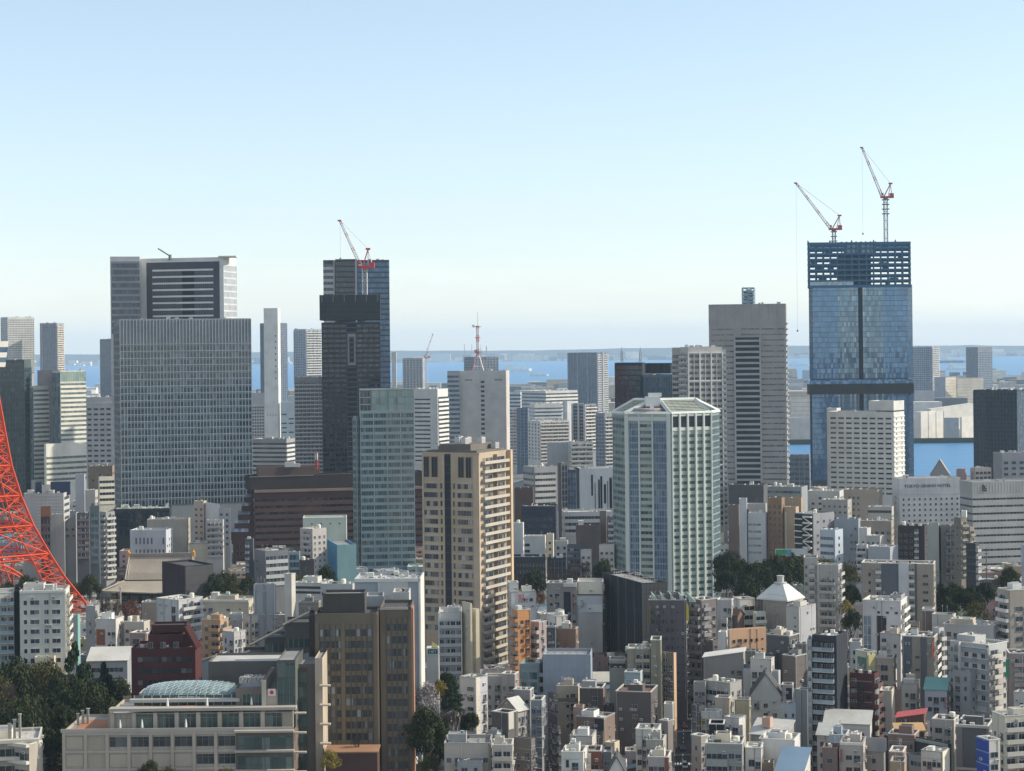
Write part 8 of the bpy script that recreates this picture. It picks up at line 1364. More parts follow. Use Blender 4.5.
def crownmesh(kind, seed, n=2600):
    r = random.Random(seed); mb = MB(); R_, Hc = 1., 1.; cl = []
    if kind in ('conifer', 'cedar'):
        tiers = 11
        for i in range(tiers):
            f = i / (tiers - 1); rad = (1 - f) ** .8 * .95 + .06; z = .12 + f * .86
            for k in range(max(3, int(11 * rad))): a = r.uniform(0, 6.28); q = rad * r.uniform(.25, 1); cl.append((q * math.cos(a), q * math.sin(a), z - .10 * q, .22 * rad + .08, .05))
    else:
        for i in range(46):
            a = r.uniform(0, 6.28); v = r.uniform(-.35, 1); q = math.sqrt(max(0, 1 - max(0, v) ** 2)) * r.uniform(.35, .92); cl.append((q * math.cos(a) * r.uniform(.85, 1.1), q * math.sin(a), .42 + v * .44 * r.uniform(.8, 1.1), r.uniform(.2, .36), r.uniform(.14, .24)))
    per = n // len(cl)
    for (x, y, z, rr_, rz_) in cl:
        for k in range(per):
            d_ = Vector((r.gauss(0, 1), r.gauss(0, 1), r.gauss(0, 1))).normalized(); q = r.uniform(.55, 1) ; c = Vector((x, y, z)) + Vector((d_.x * rr_ * q, d_.y * rr_ * q, d_.z * rz_ * q))
            nn = (d_ + Vector((r.uniform(-.7, .7), r.uniform(-.7, .7), r.uniform(-.2, .9)))).normalized(); a = nn.orthogonal().normalized(); b = nn.cross(a); s = r.uniform(.016, .036); t = r.uniform(0, 6.28); a, b = a * math.cos(t) + b * math.sin(t), b * math.cos(t) - a * math.sin(t)
            mb.quad(c - a * s - b * s * .8, c + a * s - b * s * .6, c + a * s * .8 + b * s, c - a * s * .9 + b * s * .7)
    return mb
def baremesh(seed):
    r = random.Random(seed); mb = MB()
    def br(p, d, L, rad, lev):
        q = p + d * L; mb.bar(p, q, rad, 0, 3, rad * .6)
        if lev == 0: return
        for k in range(4 if lev > 1 else 5): nd = (d + Vector((r.uniform(-.8, .8), r.uniform(-.8, .8), r.uniform(-.1, .6)))).normalized(); br(p + d * L * r.uniform(.55, 1), nd, L * r.uniform(.5, .75), rad * .55, lev - 1)
    for k in range(6): a = k * 1.05; br(Vector((0, 0, .1)), Vector((.5 * math.cos(a), .5 * math.sin(a), .9)).normalized(), .36, .022, 4)
    return mb
def trunkmesh(seed):
    r = random.Random(seed); mb = MB(); mb.bar((0, 0, 0), (.03, 0, .5), .035, 0, 7, .022)
    for k in range(6): a = r.uniform(0, 6.28); z = r.uniform(.25, .5); mb.bar((.01, 0, z), (.5 * math.cos(a), .5 * math.sin(a), z + r.uniform(.15, .35)), .014, 0, 5, .004)
    mb.bar((.03, 0, .5), (0, 0, .88), .022, 0, 6, .005); return mb.mesh('trunk', BARK)
CR = {}
for kind, shape_ in (('broad', 'b'), ('olive', 'b'), ('dark', 'b'), ('conifer', 'conifer'), ('yellow', 'b'), ('grey', 'b'), ('rust', 'b')):
    CR[kind] = [crownmesh(shape_, hash(kind) % 1 + s * 7 + len(kind), 6500 if kind in ('broad', 'dark', 'conifer') else 3000).mesh('crown', TREES[kind]) for s in range(3 if kind in ('broad', 'dark', 'conifer') else 1)]
CR['bare'] = [baremesh(s).mesh('crown', TREES['bare']) for s in (1, 2)]
TR = [trunkmesh(s) for s in range(3)]
TN = {'broad': 'broadleaf_tree', 'olive': 'broadleaf_tree', 'dark': 'broadleaf_tree', 'conifer': 'conifer_tree', 'bare': 'bare_tree', 'yellow': 'broadleaf_tree', 'grey': 'blossom_tree', 'rust': 'broadleaf_tree'}
rt = random.Random(21)
def tree(kind, label, px, top, yb, wpx, group, z0=0., D=None):
    D = D or dist(px, yb); p = at(px, top, D); h = p.z - z0; wd = wpx * D / F / 2
    t = thing(TN[kind], label, 'tree', (p.x, D, z0), rt.uniform(0, 6.28), group)
    a = obj('trunk', rt.choice(TR), t); b = obj('crown', rt.choice(CR[kind]), t); hc = min(h, wd * (2.6 if kind == 'conifer' else 2.0)); b.scale = (wd, wd, hc); b.location.z = h - hc; a.scale = (hc * .6, hc * .6, h * .96)
    FOOT.append([(p.x - wd * .6, D - wd * .6), (p.x + wd * .6, D - wd * .6), (p.x + wd * .6, D + wd * .6), (p.x - wd * .6, D + wd * .6)]); return t
mb = MB()                                               # the wooded rise behind the vault hotel
for i in range(16):
    for j in range(8):
        def hp(i, j): x, y = -190 + i * 7.2, (955 + j * 26) * K; e = max(0, 1 - ((i - 7) / 9.) ** 2) * max(0, 1 - ((j - 3.4) / 4.6) ** 2); return (x, y, 24 * e ** .6 + .1)
        mb.quad(hp(i, j), hp(i + 1, j), hp(i + 1, j + 1), hp(i, j + 1))
struct('hill', mb.mesh('hill', wallm((.05, .05, .03), .95, .4)))
G1 = 'trees of the wooded rise behind the vault hotel'
for (k, l, px, top, D, w_, z0) in (
    ('conifer', 'tall dark cedar with flat tiers, highest of the wooded rise', 76, 644, 1070, 64, 14), ('conifer', 'dark cedar half merged with the tallest one, on its right', 104, 664, 1050, 50, 10), ('broad', 'dark green tree under the white apartment block at the left edge', 12, 656, 1090, 60, 14), ('olive', 'olive green tree lit from the right at the top of the wooded rise', 45, 656, 1100, 50, 14),
    ('dark', 'dense dark round tree before the cedar', 60, 674, 1030, 56, 16), ('broad', 'dark round tree left of the hotel terrace corner', 86, 678, 1000, 56, 14), ('broad', 'big dark tree at the left edge behind the lamp posts', 22, 692, 985, 66, 10), ('bare', 'brown bare tree among evergreens at the left edge', 8, 678, 1040, 44, 18),
    ('dark', 'low dark tree right beside the vault hotel wall', 108, 702, 985, 44, 6), ('olive', 'sunlit olive crown at the extreme left', -6, 672, 1060, 40, 16), ('dark', 'dark tree between the lamp posts and the hotel terrace', 60, 704, 960, 52, 6), ('broad', 'dark bushy tree below the maroon building', 118, 676, 1075, 30, 4), ('dark', 'dark tree low behind the cream corner building', 32, 716, 945, 60, 1)): tree(k, l, px, top, 0, w_, G1, z0, D * K)
G2 = 'trees beside the brown hotel block'
for (k, l, px, top, yb, w_) in (
    ('broad', 'tall dark evergreen directly right of the brown hotel', 424, 706, 812, 50), ('dark', 'dark evergreen behind the tall one by the brown hotel', 436, 722, 800, 44), ('grey', 'pale pinkish grey blossom tree right of the brown hotel', 426, 682, 778, 34), ('yellow', 'yellow green tree beside the pale blossom tree', 439, 680, 762, 20), ('conifer', 'dark green conifer left of the white sunlit-sided flats', 452, 676, 772, 26),
    ('bare', 'brown bare tree between evergreen and conifer', 444, 702, 790, 48), ('bare', 'second brown bare tree further right by white flats', 458, 702, 786, 40), ('dark', 'small dark tree under the white sunlit-sided flats', 470, 712, 788, 22), ('broad', 'green tree at the top behind the pale blossom tree', 416, 672, 752, 24), ('olive', 'low green bush tree before the cluttered beige roof', 430, 752, 830, 24), ('dark', 'dark tree squeezed at the sign tower foot', 446, 672, 748, 22)): tree(k, l, px, top, yb, w_, G2)
G3 = 'trees around the temple'
for (k, l, px, top, yb, w_) in (
    ('broad', 'dark green round tree left of the temple roof', 89, 574, 622, 26), ('olive', 'brownish green tree close to the orange tower leg', 72, 580, 616, 22), ('broad', 'green tree seen through the orange tower arch', 28, 574, 650, 30), ('dark', 'second green tree under the orange tower arch', 8, 582, 654, 28), ('bare', 'bare brown tree before the temple eaves', 104, 592, 668, 34), ('bare', 'bare brown tree by the pole at the temple', 117, 596, 672, 26), ('rust', 'reddish bare tree before the temple columns', 131, 600, 664, 22),
    ('dark', 'dark tree right of the square black building', 214, 574, 642, 24), ('broad', 'dark green tree below the maroon mass stepped slope', 226, 570, 640, 26), ('olive', 'olive tree behind the long cream building', 238, 578, 646, 24), ('dark', 'dark tree beside the grey ribbed slab tower', 248, 576, 650, 18), ('olive', 'flat olive tree crown behind low white stepped building', 300, 572, 640, 26), ('dark', 'dark tree below the blue netting', 326, 566, 642, 22), ('broad', 'dark green tree beneath plum low building', 312, 574, 650, 18)): tree(k, l, px, top, yb, w_, G3)
G4 = 'trees of the park behind the wrapped building'
for (k, l, px, top, yb, w_) in (
    ('bare', 'bare brown tree left of the grey white framed building', 520, 572, 646, 34), ('dark', 'dark tree near the red sign building', 534, 570, 640, 28), ('bare', 'bare tree behind the cream framed storey, left', 552, 566, 636, 32), ('bare', 'bare tree rising behind the cream framed storey', 584, 556, 634, 34), ('rust', 'reddish brown tree beside the red signs', 540, 592, 668, 14), ('dark', 'dark green tree left of the glass hotel foot', 604, 560, 636, 24), ('bare', 'pale bare tree right of the dark navy low office', 570, 564, 640, 30), ('bare', 'brown bare tree right behind tan tower', 508, 578, 650, 22)): tree(k, l, px, top, yb, w_, G4)
G5 = 'trees of the dark park right of the glass hotel'
for i, (k, px, top, yb, w_, l) in enumerate((
    ('dark', 726, 552, 640, 30, 'dark tree touching the glass hotel right edge'), ('broad', 742, 558, 645, 32, 'dark green tree below the elevated road'), ('dark', 758, 562, 648, 32, 'dark tree left of the pale hipped hall'), ('bare', 734, 546, 630, 30, 'brown bare trees edge by the elevated road'), ('dark', 774, 556, 644, 34, 'dense dark tree behind the hall roof drum'), ('broad', 790, 552, 640, 36, 'rounded dark tree behind the barrel-balconied tower'), ('olive', 808, 552, 636, 30, 'olive crowned tree below the zigzag stairs'), ('dark', 726, 570, 660, 26, 'low dark tree at the glass hotel foot'), ('dark', 748, 576, 664, 30, 'low dark tree in front of the park edge'), ('olive', 846, 560, 652, 28, 'olive green tree right of the barrel-balconied tower'), ('broad', 850, 584, 672, 24, 'green tree between the twin towers'), ('yellow', 846, 600, 690, 16, 'yellowish tree above the silver grey shed'), ('olive', 826, 556, 640, 24, 'olive tree by the sky blue offices'), ('dark', 852, 610, 700, 22, 'dark tree left of the black-panelled white building'),
    ('dark', 942, 584, 660, 26, 'dark tree right of the wide tan block'), ('broad', 956, 582, 662, 28, 'broad dark tree in the row below the railway'), ('dark', 970, 586, 664, 28, 'dark tree in the middle of the row below the railway'), ('dark', 984, 582, 660, 28, 'dark tree at the right of the row below the railway'), ('olive', 976, 600, 672, 24, 'sunlit olive tree standing before the dark row'), ('dark', 946, 596, 668, 24, 'low dark tree at the left of the dark row'), ('bare', 996, 574, 650, 20, 'bare brown tree beside the tan office'), ('broad', 1010, 566, 640, 24, 'dark tree under the billboard at the right edge'))): tree(k, l, px, top, yb, w_, G5)
for (k, l, px, top, D, w_) in (('broad', 'dark green tree at the bottom before the hotel front', 149, 760, 890, 26), ('olive', 'olive bush tree right of the dark one at the bottom', 168, 765, 888, 20), ('yellow', 'yellow green tree at the foot of the brown hotel', 330, 750, 905, 22), ('olive', 'small olive tree at the bottom before the hotel corner', 226, 766, 888, 18), ('bare', 'brown bare tree on the brown hotel forecourt', 357, 731, 925, 26)): tree(k, l, px, top, 0, w_, 'trees on the hotel forecourts', 0, D * K)
# forecourt terrace before the brown hotel
t = thing('entrance_canopy', 'dark maroon low entrance block with an orange brown roof before the brown hotel', 'entrance', (pX(345, 915 * K), 915 * K, 0)); zt = at(345, 753, 915 * K)[2]; S = 915 * K / F
mb = MB(); mb.box(-24 * S, 28 * S, 0, 9, 0, zt); obj('wall', mb.mesh('wall', wallm((.09, .05, .045))), t); mb = MB(); mb.box(-25 * S, 29 * S, -.5, 9.5, zt, zt + .4); obj('roof', mb.mesh('roof', wallm((.3, .17, .1))), t)

# ------------------------------------------------------------------ lamp posts, poles, cars
pole = MB(); pole.bar((0, 0, 0), (0, 0, 11.5), .16, 0, 7, .1); pole = pole.mesh('pole', wallm((.33, .32, .31), .7))
arm = MB(); arm.box(-.9, .9, -.05, .05, 10.6, 10.72); arm.box(-.7, .7, -.05, .05, 9.9, 10.02)
for x in (-.8, -.3, .3, .8): arm.lathe([(.05, 10.72), (.07, 10.95)], 5, 0, x, 0)
arm = arm.mesh('crossarm', wallm((.3, .3, .29))); tank = MB(); tank.lathe([(.28, 8.3), (.3, 8.4), (.3, 9.3), (.2, 9.4)], 9, 0, .4, 0); tank = tank.mesh('transformer', wallm((.42, .43, .43)))
ends = {}
for si, (pts, sg) in enumerate((([(545, 800), (545, 768), (546, 742), (548, 716), (550, 694)], -1), ([(668, 800), (669, 765), (671, 742), (673, 722)], 1), ([(799, 800), (801, 772), (799, 752), (797, 736)], 1))):
    prev = None
    for k, (px, yb) in enumerate(pts):
        D = dist(px, yb); t = thing('utility_pole', 'grey utility pole with crossarms along the %s street, %s' % (('left', 'middle', 'right')[si], ('at the bottom edge of the picture', 'second from the bottom', 'third from the bottom', 'fourth from the bottom', 'farthest up the street')[k]), 'pole', (pX(px, D), D, 0), rt.uniform(-.2, .2), 'utility poles along the narrow streets')
        obj('pole', pole, t); obj('crossarm', arm, t)
        if k % 2 == 0: obj('transformer', tank, t)
        if prev:
            w_ = tag(obj('overhead_wires', None), 'bundle of thin overhead wires along the %s street, span %s' % (('left', 'middle', 'right')[si], ('nearest the bottom edge', 'second up the street', 'third up the street', 'farthest up the street')[k - 1]), 'wires', 'overhead wires over the narrow streets'); w_.location = prev
            mb = MB(); d_ = Vector(t.location) - Vector(prev)
            for x, z in ((-.8, 10.9), (.8, 10.9), (.3, 10.9), (0, 9.2)):
                q = [Vector((x, 0, z)) + d_ * (i / 6) - Vector((0, 0, 1.2 * (1 - (2 * i / 6 - 1) ** 2))) for i in range(7)]
                for a, b in zip(q, q[1:]): mb.bar(a, b, .035, 0, 3)
            obj('cable', mb.mesh('cable', wallm((.03, .03, .03))), w_)
        prev = tuple(t.location)
for k, (px, r0, r1) in enumerate(((9.5, 737, 724), (14.5, 737, 720), (20, 737, 714.5), (78, 722, 714), (83, 722, 711), (88, 722, 709))):
    D = 905 * K + (14 if k > 2 else 2); p = at(px, r0, D); t = thing('roof_post', 'plain grey post of %s, the %s of the three' % ('the cream corner building' if k < 3 else 'the hotel terracotta terrace', ('shortest', 'middle', 'tallest')[k % 3]), 'post', tuple(p), 0, 'posts on the rooftops'); p.z -= 0
    h = at(px, r1, D)[2] - p.z; mb = MB(); mb.box(-.3, .3, -.3, .3, -1, h); obj('post', mb.mesh('post', wallm((.3, .29, .27))), t); mb = MB(); mb.box(-.45, .45, -.45, .45, h, h + .2); obj('cap', mb.mesh('cap', wallm((.4, .39, .36))), t)
def car(label, P, rz, col, group, van=False):
    t = thing('van' if van else 'car', label, 'van' if van else 'car', P, rz, group); h = 1.95 if van else 1.0
    mb = MB(); sec = [(-2.1, .35), (-2.15, .75), (-1.95, .95), (2.0, .98), (2.1, .8), (2.1, .35)]; s2 = ([(-1.6, .95), (-1.2, 1.85), (1.95, 1.9), (2.05, .98)] if van else [(-1.1, .95), (-.55, 1.42), (1.15, 1.45), (1.75, .98)])
    def ext(m_, pr, w_, mi=0):
        k = len(pr); n = len(m_.v); m_.v += [(x, -w_, z) for x, z in pr] + [(x, w_, z) for x, z in pr]
        for i in range(k): j = (i + 1) % k; m_.f.append((n + i, n + k + i, n + k + j, n + j)); m_.m.append(mi)
        m_.f.append(tuple(n + i for i in range(k))); m_.m.append(mi); m_.f.append(tuple(n + k + i for i in reversed(range(k)))); m_.m.append(mi)
    ext(mb, sec, .84); mb.box(s2[1][0], s2[2][0], -.7, .7, s2[1][1], s2[1][1] + .07); obj('body', mb.mesh('body', wallm(col, .3, .05)), t)
    mb = MB(); ext(mb, s2, .76); obj('cabin_glass', mb.mesh('cabin_glass', GDRK), t)
    for x in (-1.35, 1.3):
        for y in (-.78, .78): mb = MB(); mb.lathe([(.32, -.1), (.32, .1)], 12); o = obj('wheel', mb.mesh('wheel', wallm((.015, .015, .015))), t, (x, y, .37)); o.rotation_euler = (math.pi / 2, 0, 0)
    for y in (-.6, .6): mb = MB(); mb.box(-2.19, -2.12, y - .18, y + .18, .62, .78); obj('headlight', mb.mesh('headlight', wallm((.7, .7, .66), .3)), t)
cars = (('white car at the bottom of the left street', 539, 762, (.6, .6, .6), 0), ('black car on the left street ahead of the white one', 540.5, 748, (.02, .02, .025), 0), ('silver van farther up the left street', 545, 718, (.42, .43, .45), 1), ('white taxi-like car at the far end of the left street', 547, 702, (.55, .56, .5), 0), ('white van at the bottom of the middle street', 680, 768, (.6, .6, .6), 1), ('dark grey car halfway along the middle street', 678, 750, (.07, .07, .08), 0), ('red car up the middle street', 681, 728, (.35, .03, .03), 0), ('light blue van on the right street', 806.5, 764, (.3, .4, .48), 1), ('black car up the right street', 802.5, 748, (.02, .02, .022), 0))
for (l, px, yb, c, v) in cars: D = dist(px, yb); car(l, (pX(px, D), D, .06), math.pi / 2 + .03, c, 'vehicles in the narrow streets', v)
for i, (l, c, v) in enumerate((('white van on the elevated road by the glass hotel', (.6, .6, .6), 1), ('grey car on the elevated road', (.25, .26, .28), 0), ('dark car nearest the green advert board', (.04, .04, .05), 0))):
    f = (.25, .55, .8)[i]; p = dk1[1].lerp(dk1[2], f); car(l, (p.x, p.y, p.z + .02), math.atan2(dk1[2].y - dk1[1].y, dk1[2].x - dk1[1].x), c, 'vehicles on the elevated road', v)
for i, (l, c, v) in enumerate((('white car leftmost on the railway side viaduct', (.6, .6, .6), 0), ('white van on the railway side viaduct', (.58, .58, .57), 1), ('black car on the railway side viaduct', (.03, .03, .03), 0), ('silver car rightmost on the railway side viaduct', (.4, .41, .42), 0))):
    p = dk2[0].lerp(dk2[2], (.08, .2, .34, .6)[i]); car(l, (p.x, p.y, p.z + .02), .02, c, 'vehicles on the railway side viaduct', v)
for i, px in enumerate((937, 948, 963, 984, 1004)):
    D = dist(px, 626); t = thing('railway_mast', 'tall dark steel mast by the railway, %s of five from the left' % ('first', 'second', 'third', 'fourth', 'fifth')[i], 'mast', (pX(px, D), D, 0), 0, 'masts along the railway'); h = at(px, (570, 562, 572, 548, 566)[i], D)[2]
    mb = MB(); mb.bar((0, 0, 0), (0, 0, h), .3, 0, 6, .2); obj('pole', mb.mesh('pole', wallm((.12, .11, .1))), t); mb = MB(); mb.box(-1.8, 1.8, -.1, .1, h - 1.2, h - .9); mb.box(-1.2, 1.2, -.1, .1, h - 2.8, h - 2.55); obj('crossarm', mb.mesh('crossarm', wallm((.12, .11, .1))), t)
D0 = dist(790, 612); t = thing('billboard', 'low green and white advert board above the dark park trees', 'billboard', (pX(786, D0), D0 - 12, 0)); zt = at(786, 549, D0 - 12)[2]; S = D0 / F
mb = MB(); mb.box(-16 * S, 16 * S, 0, .5, zt - 3, zt); mb.box(-15.5 * S, -5 * S, -.06, 0, zt - 2.8, zt - .2, 1); mb.box(-5 * S, 0, -.06, -.001, zt - 2.8, zt - .2, 2); obj('board', mb.mesh('board', [wallm((.5, .52, .52)), wallm((.05, .3, .15)), wallm((.12, .3, .42))]), t)
for x in (-12 * S, 12 * S): mb = MB(); mb.bar((x, .25, 0), (x, .25, zt - 3), .2); obj('post', mb.mesh('post', wallm(GREY)), t)

enrich(random.Random(17))
# ------------------------------------------------------------------ low houses in the gaps between the buildings
LM = [(450, 690, 'tan apartment tower'), (360, 815, 'brown hotel'), (564, 756, 'wrapped building'), (648, 748, 'olive stepped flats'), (640, 700, 'black netted block'), (826, 785, 'slim black tower'), (975, 770, 'long white flats'), (860, 782, 'maroon flats'), (918, 752, 'two-tone flats'), (762, 752, 'slate gable house'), (720, 838, 'concrete flats'), (895, 676, 'wide tan block'), (825, 690, 'barrel-balconied tower'), (778, 706, 'hipped hall'), (880, 726, 'black-panelled white building'), (745, 722, 'peach building'), (664, 617, 'glass hotel'), (450, 726, 'gridded flats'), (500, 838, 'cream banded flats'), (1010, 832, 'bottom right stepped flats'), (160, 780, 'maroon stepped building'), (40, 748, 'black-striped white flats'), (150, 612, 'temple'), (205, 622, 'cream box'), (290, 574, 'maroon mass'), (272, 700, 'spiral stair tower'), (925, 566, 'lettered hotel'), (1000, 580, 'banded office block'), (595, 562, 'barcode building'), (538, 582, 'navy block'), (750, 598, 'white slab offices'), (182, 568, 'fin-clad tower'), (380, 588, 'teal tower'), (748, 528, 'grey stone tower'), (865, 523, 'white slot-windowed block'), (65, 630, 'lattice tower'), (540, 458, 'white terraced block'), (480, 492, 'antenna tower'), (910, 790, 'red-roofed cafe'), (932, 768, 'teal-roofed house'), (780, 828, 'big plain white building'), (512, 800, 'cut-corner house')]
COLS = [('white', (.54, .53, .51)), ('cream', (.5, .46, .38)), ('grey', (.32, .32, .32)), ('pale grey', (.42, .42, .42)), ('beige', (.42, .37, .3)), ('brown', (.2, .15, .12)), ('dark grey', (.13, .13, .14)), ('blue grey', (.3, .34, .39)), ('tan', (.36, .28, .2)), ('pinkish', (.42, .34, .31)), ('taupe', (.23, .2, .17))]
FEAT = [('grey flat roof', 'grey', None), ('pale flat roof', 'light', None), ('white roof', 'white', None), ('green flat roof', 'green', None), ('gabled grey roof', 'grey', 'gx'), ('gabled dark roof', 'dark', 'gy'), ('sloping pale roof', 'light', 'my'), ('brown gabled roof', 'brown', 'gx'), ('slanted blue roof', 'blue', 'mx')]
used = set(); rf = random.Random(99); nf_ = 0; GI = {}
def rect(x, y, w_, d_, a): c, s = math.cos(a), math.sin(a); return [(x + c * p - s * q, y + s * p + c * q) for p, q in ((0, 0), (w_, 0), (w_, d_), (0, d_))]
LOTS = [(31.0,600.0,4.9,5.7,-0.0,5),(31.8,608.8,8.9,4.0,-0.01,7.5),(-36.3,615.4,6.5,7.9,0.26,6),(32.2,616.3,5.6,6.1,-0.06,9.5),(30.0,623.2,5.2,4.0,0.06,6),(30.5,649.3,5.2,8.3,0.06,9.5),(-23.1,673.6,5.4,7.9,0.29,8.5),(-21.7,684.0,7.9,6.3,-0.08,9.5),(-27.6,686.1,5.3,4.9,-0.07,9.5),(-26.8,691.7,6.4,7.1,0.1,5),(26.5,733.5,10.7,8.5,0.02,9.5),(-12.3,735.3,9.4,9.6,0.09,16),(22.2,746.4,12.1,9.3,0.0,11),(-38.9,747.2,8.3,11.4,0.06,14.7),(32.1,760.1,10.7,11.8,0.27,16),(-17.3,768.5,9.6,10.9,0.2,9.5),(124.0,788.7,11.4,10.3,-0.08,6.5),(200.1,789.9,12.9,9.4,0.04,16),(-175.5,799.5,9.7,11.3,-0.11,13),(-179.8,811.8,10.4,8.7,0.07,11),(209.6,824.6,9.9,9.1,-0.01,11),(-190.0,824.7,12.4,12.0,0.09,9.5),(128.8,840.5,11.9,9.5,0.3,6.5),(-189.3,842.9,10.3,8.9,0.02,13),(139.3,850.1,12.7,10.7,0.12,13),(-185.3,859.0,8.5,8.0,0.09,11),(-190.1,867.4,9.8,9.0,0.29,16),(149.3,871.3,10.5,10.3,-0.11,11),(-203.2,876.7,10.3,8.2,0.06,16),(137.2,880.2,9.4,10.6,0.01,16),(223.0,881.5,11.5,10.9,-0.0,9.5),(148.0,884.3,9.0,11.4,-0.09,11),(-108.8,889.3,8.3,9.4,0.24,16),(-195.3,889.7,9.2,11.7,0.27,16),(200.5,902.4,8.0,8.6,0.28,16),(-205.3,907.7,11.4,9.1,-0.04,13),(228.7,912.0,14.5,13.2,-0.12,16),(-206.0,919.2,12.7,15.6,0.08,9.5),(208.6,921.9,13.9,14.3,0.21,16),(-120.2,922.3,19.4,16.2,0.22,9.5),(151.4,929.6,12.8,13.6,-0.08,13),(10.4,931.4,12.3,15.8,0.19,9.5),(-208.3,935.9,16.8,13.8,0.19,11),(226.1,942.7,15.5,12.3,-0.06,7.5),(-118.4,945.0,14.5,12.2,0.17,6.5),(-178.1,945.6,12.2,15.6,-0.02,14.9),(113.6,945.9,13.6,12.9,0.11,13),(154.8,947.3,12.7,15.1,0.24,7.5),(4.1,952.2,19.4,13.0,0.17,9.5),(226.1,956.7,13.7,11.3,0.09,6.5),(242.2,957.9,17.4,12.2,0.25,11),(-205.8,959.0,14.2,14.6,0.14,13),(5.1,967.5,12.6,14.8,0.09,16),(229.5,969.2,12.3,16.3,0.16,9.5),(-183.9,971.5,19.2,15.2,0.22,6.5),(115.9,972.0,19.0,14.6,-0.11,9.5),(-194.0,984.9,15.7,12.7,0.21,7.5),(110.8,987.5,14.5,12.5,0.28,11),(-217.9,999.2,18.9,13.6,0.22,8.4),(-189.9,1002.4,17.8,13.1,0.02,6.5),(138.4,1003.3,14.1,12.2,-0.04,13),(-233.3,1017.3,18.5,12.5,0.25,11),(97.5,1020.8,13.2,16.8,0.24,9.5),(261.5,1032.3,14.4,14.6,-0.08,11),(-238.4,1035.5,17.7,15.5,0.18,7.5),(237.6,1036.5,13.4,12.3,-0.09,11),(230.0,1049.0,16.3,13.3,0.25,9.5),(260.4,1049.4,15.7,13.5,0.1,16),(-271.0,1055.5,15.3,14.4,0.22,13),(-73.4,1058.8,13.5,12.5,0.3,16),(264.9,1063.5,16.2,12.7,0.27,11),(245.8,1064.7,15.5,14.0,0.28,11),(-217.1,1066.0,12.8,15.7,0.21,6.5),(-152.9,1067.2,14.9,14.2,0.23,16.0),(-92.4,1068.3,13.3,12.5,0.29,16),(239.8,1081.3,15.7,12.9,0.13,11),(255.9,1082.9,13.5,16.5,0.14,11),(10.6,1084.1,18.8,14.2,-0.11,9.5),(-156.9,1086.4,13.8,16.0,-0.1,13),(275.8,1090.0,13.7,12.7,0.11,9.5),(257.2,1100.4,13.9,11.7,0.19,9.5),(-79.0,1101.4,17.1,12.6,0.02,11),(-284.4,1103.9,12.8,12.3,0.11,16),(-233.2,1104.0,17.4,13.8,0.15,13),(270.6,1104.4,16.8,13.3,0.15,9.5),(-60.8,1106.2,17.2,14.6,-0.01,13),(-153.3,1117.5,13.0,13.6,-0.08,9.5),(-234.3,1118.9,17.8,11.9,0.17,6.5),(-279.4,1119.9,16.5,16.1,0.13,16),(-161.7,1134.7,13.8,14.4,0.24,9.5),(-234.4,1138.2,19.0,14.0,-0.01,6.5),(-281.6,1141.4,17.3,14.1,0.15,9.5),(-59.3,1143.9,12.7,11.8,0.14,13),(-231.9,1157.0,18.0,16.7,0.28,6.5),(-300.3,1157.9,16.0,13.8,0.23,9.5),(-64.4,1158.2,13.0,16.1,0.17,7.5),(-162.1,1158.2,13.6,16.6,0.15,9.5),(-67.1,1174.1,19.5,12.3,0.18,16),(-174.4,1174.5,12.8,13.7,0.14,6.5),(-290.5,1176.3,14.6,15.7,0.11,6.5),(113.0,1176.8,13.3,12.7,0.22,16),(-234.3,1179.5,18.2,13.6,0.01,16),(-147.1,1180.1,15.7,11.2,0.19,16),(-308.6,1191.3,16.6,16.7,0.27,9.5),(-313.9,1212.1,16.1,11.8,0.04,7.5),(-307.3,1225.6,17.7,15.2,-0.04,9.5),(-178.5,1225.8,16.0,16.4,0.01,9.5),(-311.9,1251.8,18.2,11.6,-0.0,9.5),(134.2,1267.9,14.5,12.5,-0.02,11),(-328.6,1268.0,13.7,14.3,0.11,13),(-322.2,1288.7,13.9,13.9,0.05,9.5),(-330.1,1309.3,17.7,11.4,0.14,13),(-334.0,1330.0,14.9,14.5,0.08,13),(137.0,1349.7,12.1,13.1,0.15,6.5),(-350.1,1351.0,13.3,11.6,0.28,9.5),(-337.8,1357.6,18.5,16.1,0.18,6.5),(-356.1,1378.7,13.7,15.6,0.08,7.5),(-344.6,1396.6,12.8,12.3,-0.02,7.5),(135.9,1397.7,15.2,12.8,0.25,9.5),(-363.4,1403.0,19.5,11.3,0.29,16),(-365.2,1414.4,18.9,15.4,0.3,6.5),(-364.4,1449.4,18.9,12.9,0.2,9.5),(-379.8,1464.4,17.8,15.3,0.17,16),(-362.7,1473.9,15.6,13.5,0.19,16),(-331.3,1474.7,12.8,14.4,-0.06,16),(-384.4,1492.6,14.5,11.8,0.25,13),(-390.5,1510.3,16.0,11.9,0.28,9.5),(-348.4,1521.5,18.2,12.9,-0.04,11),(-383.5,1539.1,16.5,12.0,0.22,9.5),(-354.5,1546.0,19.4,15.3,0.09,16),(-392.8,1563.1,15.0,12.4,0.03,6.5),(-362.2,1563.4,17.8,11.3,0.13,13),(-358.3,1581.3,12.3,11.9,0.19,13),(-391.0,1587.0,16.3,11.4,0.09,9.5),(-351.5,1598.8,14.3,12.9,0.17,9.5),(-399.1,1603.7,18.3,12.6,0.25,11),(247.5,1629.4,16.8,16.5,0.29,16)]   # x, y, width, depth, angle, height of each low house
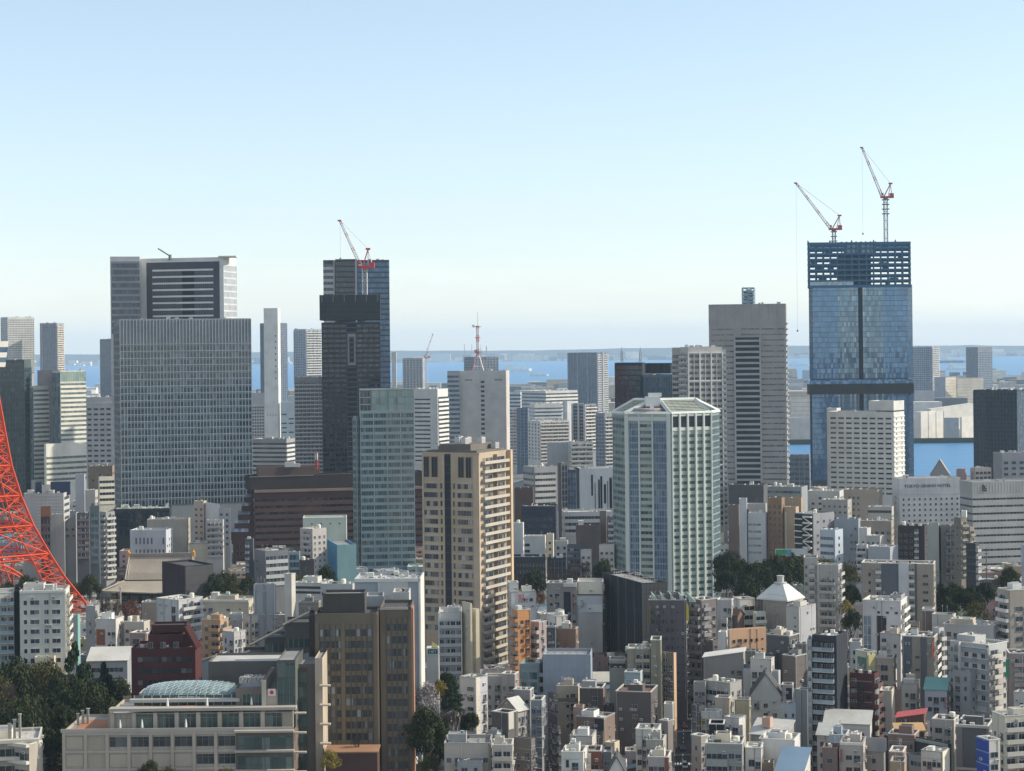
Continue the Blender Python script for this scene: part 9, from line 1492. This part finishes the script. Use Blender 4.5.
for (x, y, w_, d_, a, h) in LOTS:
    px0, row = project((x, y, 0)); P = rect(x, y, w_, d_, a)
    best = sorted(LM, key=lambda l: (l[0] - px0) ** 2 + ((l[1] - row) * 1.5) ** 2)[:7]
    for tries in range(200):
        cn, cc = rf.choice(COLS); fn, rfk, shp = rf.choice(FEAT); lm = best[0 if tries < 8 else min(6, tries // 20)]
        if h > 12 and shp: continue
        dx, dr = px0 - lm[0], row - lm[1]; rel = ('in front of' if dr > 0 else 'behind') if abs(dr) > abs(dx) * .8 else ('right of' if dx > 0 else 'left of')
        size = 'low' if h < 7 else ('three-storey' if h < 10.5 else 'tall narrow'); lab = '%s %s house with %s %s %s the %s' % (size, cn, 'an' if fn[0] in 'aeiou' else 'a', fn, rel, lm[2])
        if lab not in used and len(lab.split()) <= 16: break
    used.add(lab); cc = tuple(v * rf.uniform(.85, 1.1) for v in cc); FOOT.append(P)
    bd = Bd('house', lab, 'house', Vector((x, y, 0)), None); bd.zv = 0; bd.near = y < 1350 * K; n = max(1, int(w_ / 3.2))
    fr_ = rf.choice([pun(n, 1.3, 1.2, 3., 1.2 if shp else 1.7, .05, .95, rf.choice((WG, WG, GDRK, WGL)), skip=.2, seed=nf_), balc(3., max(1, n - 1), tuple(v * .95 for v in cc), .05, .95, 1.), pun(n, 1., 1.2, 3., 1.2, .05, .95, GDRK, skip=.1, seed=nf_)])
    ca, sa = math.cos(a), math.sin(a); O = (0, 0); wm = wallm(tuple(round(v, 2) for v in cc)); 
    # same block builder as the rest, driven by pixel edges
    pxs = [project((p[0], p[1], 0))[0] for p in (P[3], P[0], P[1])]
    top = project((x, y, h))[1]
    if pxs[0] > pxs[1]: pxs[0] = pxs[1]
    bd.block(pxs[0], pxs[1], pxs[2], top, y, wm, L=pun(2, 1., 1.2, 3., 1.4, skip=.3, seed=nf_) if pxs[1] - pxs[0] > 3 else None, R=fr_, d=d_, a=a, roof=rfk, taken=True, shape=(shp, min(2.4, h * .3)) if shp else None, zv=0)
    if not shp: equip(bd, bd.blocks[0], rf.randint(1, 4), rf)
    nf_ += 1
print('filler houses', nf_, 'buildings', len(ALL))
for bd in ALL: bd.finish()
print('objects', len(bpy.data.objects), 'meshes', len(bpy.data.meshes))
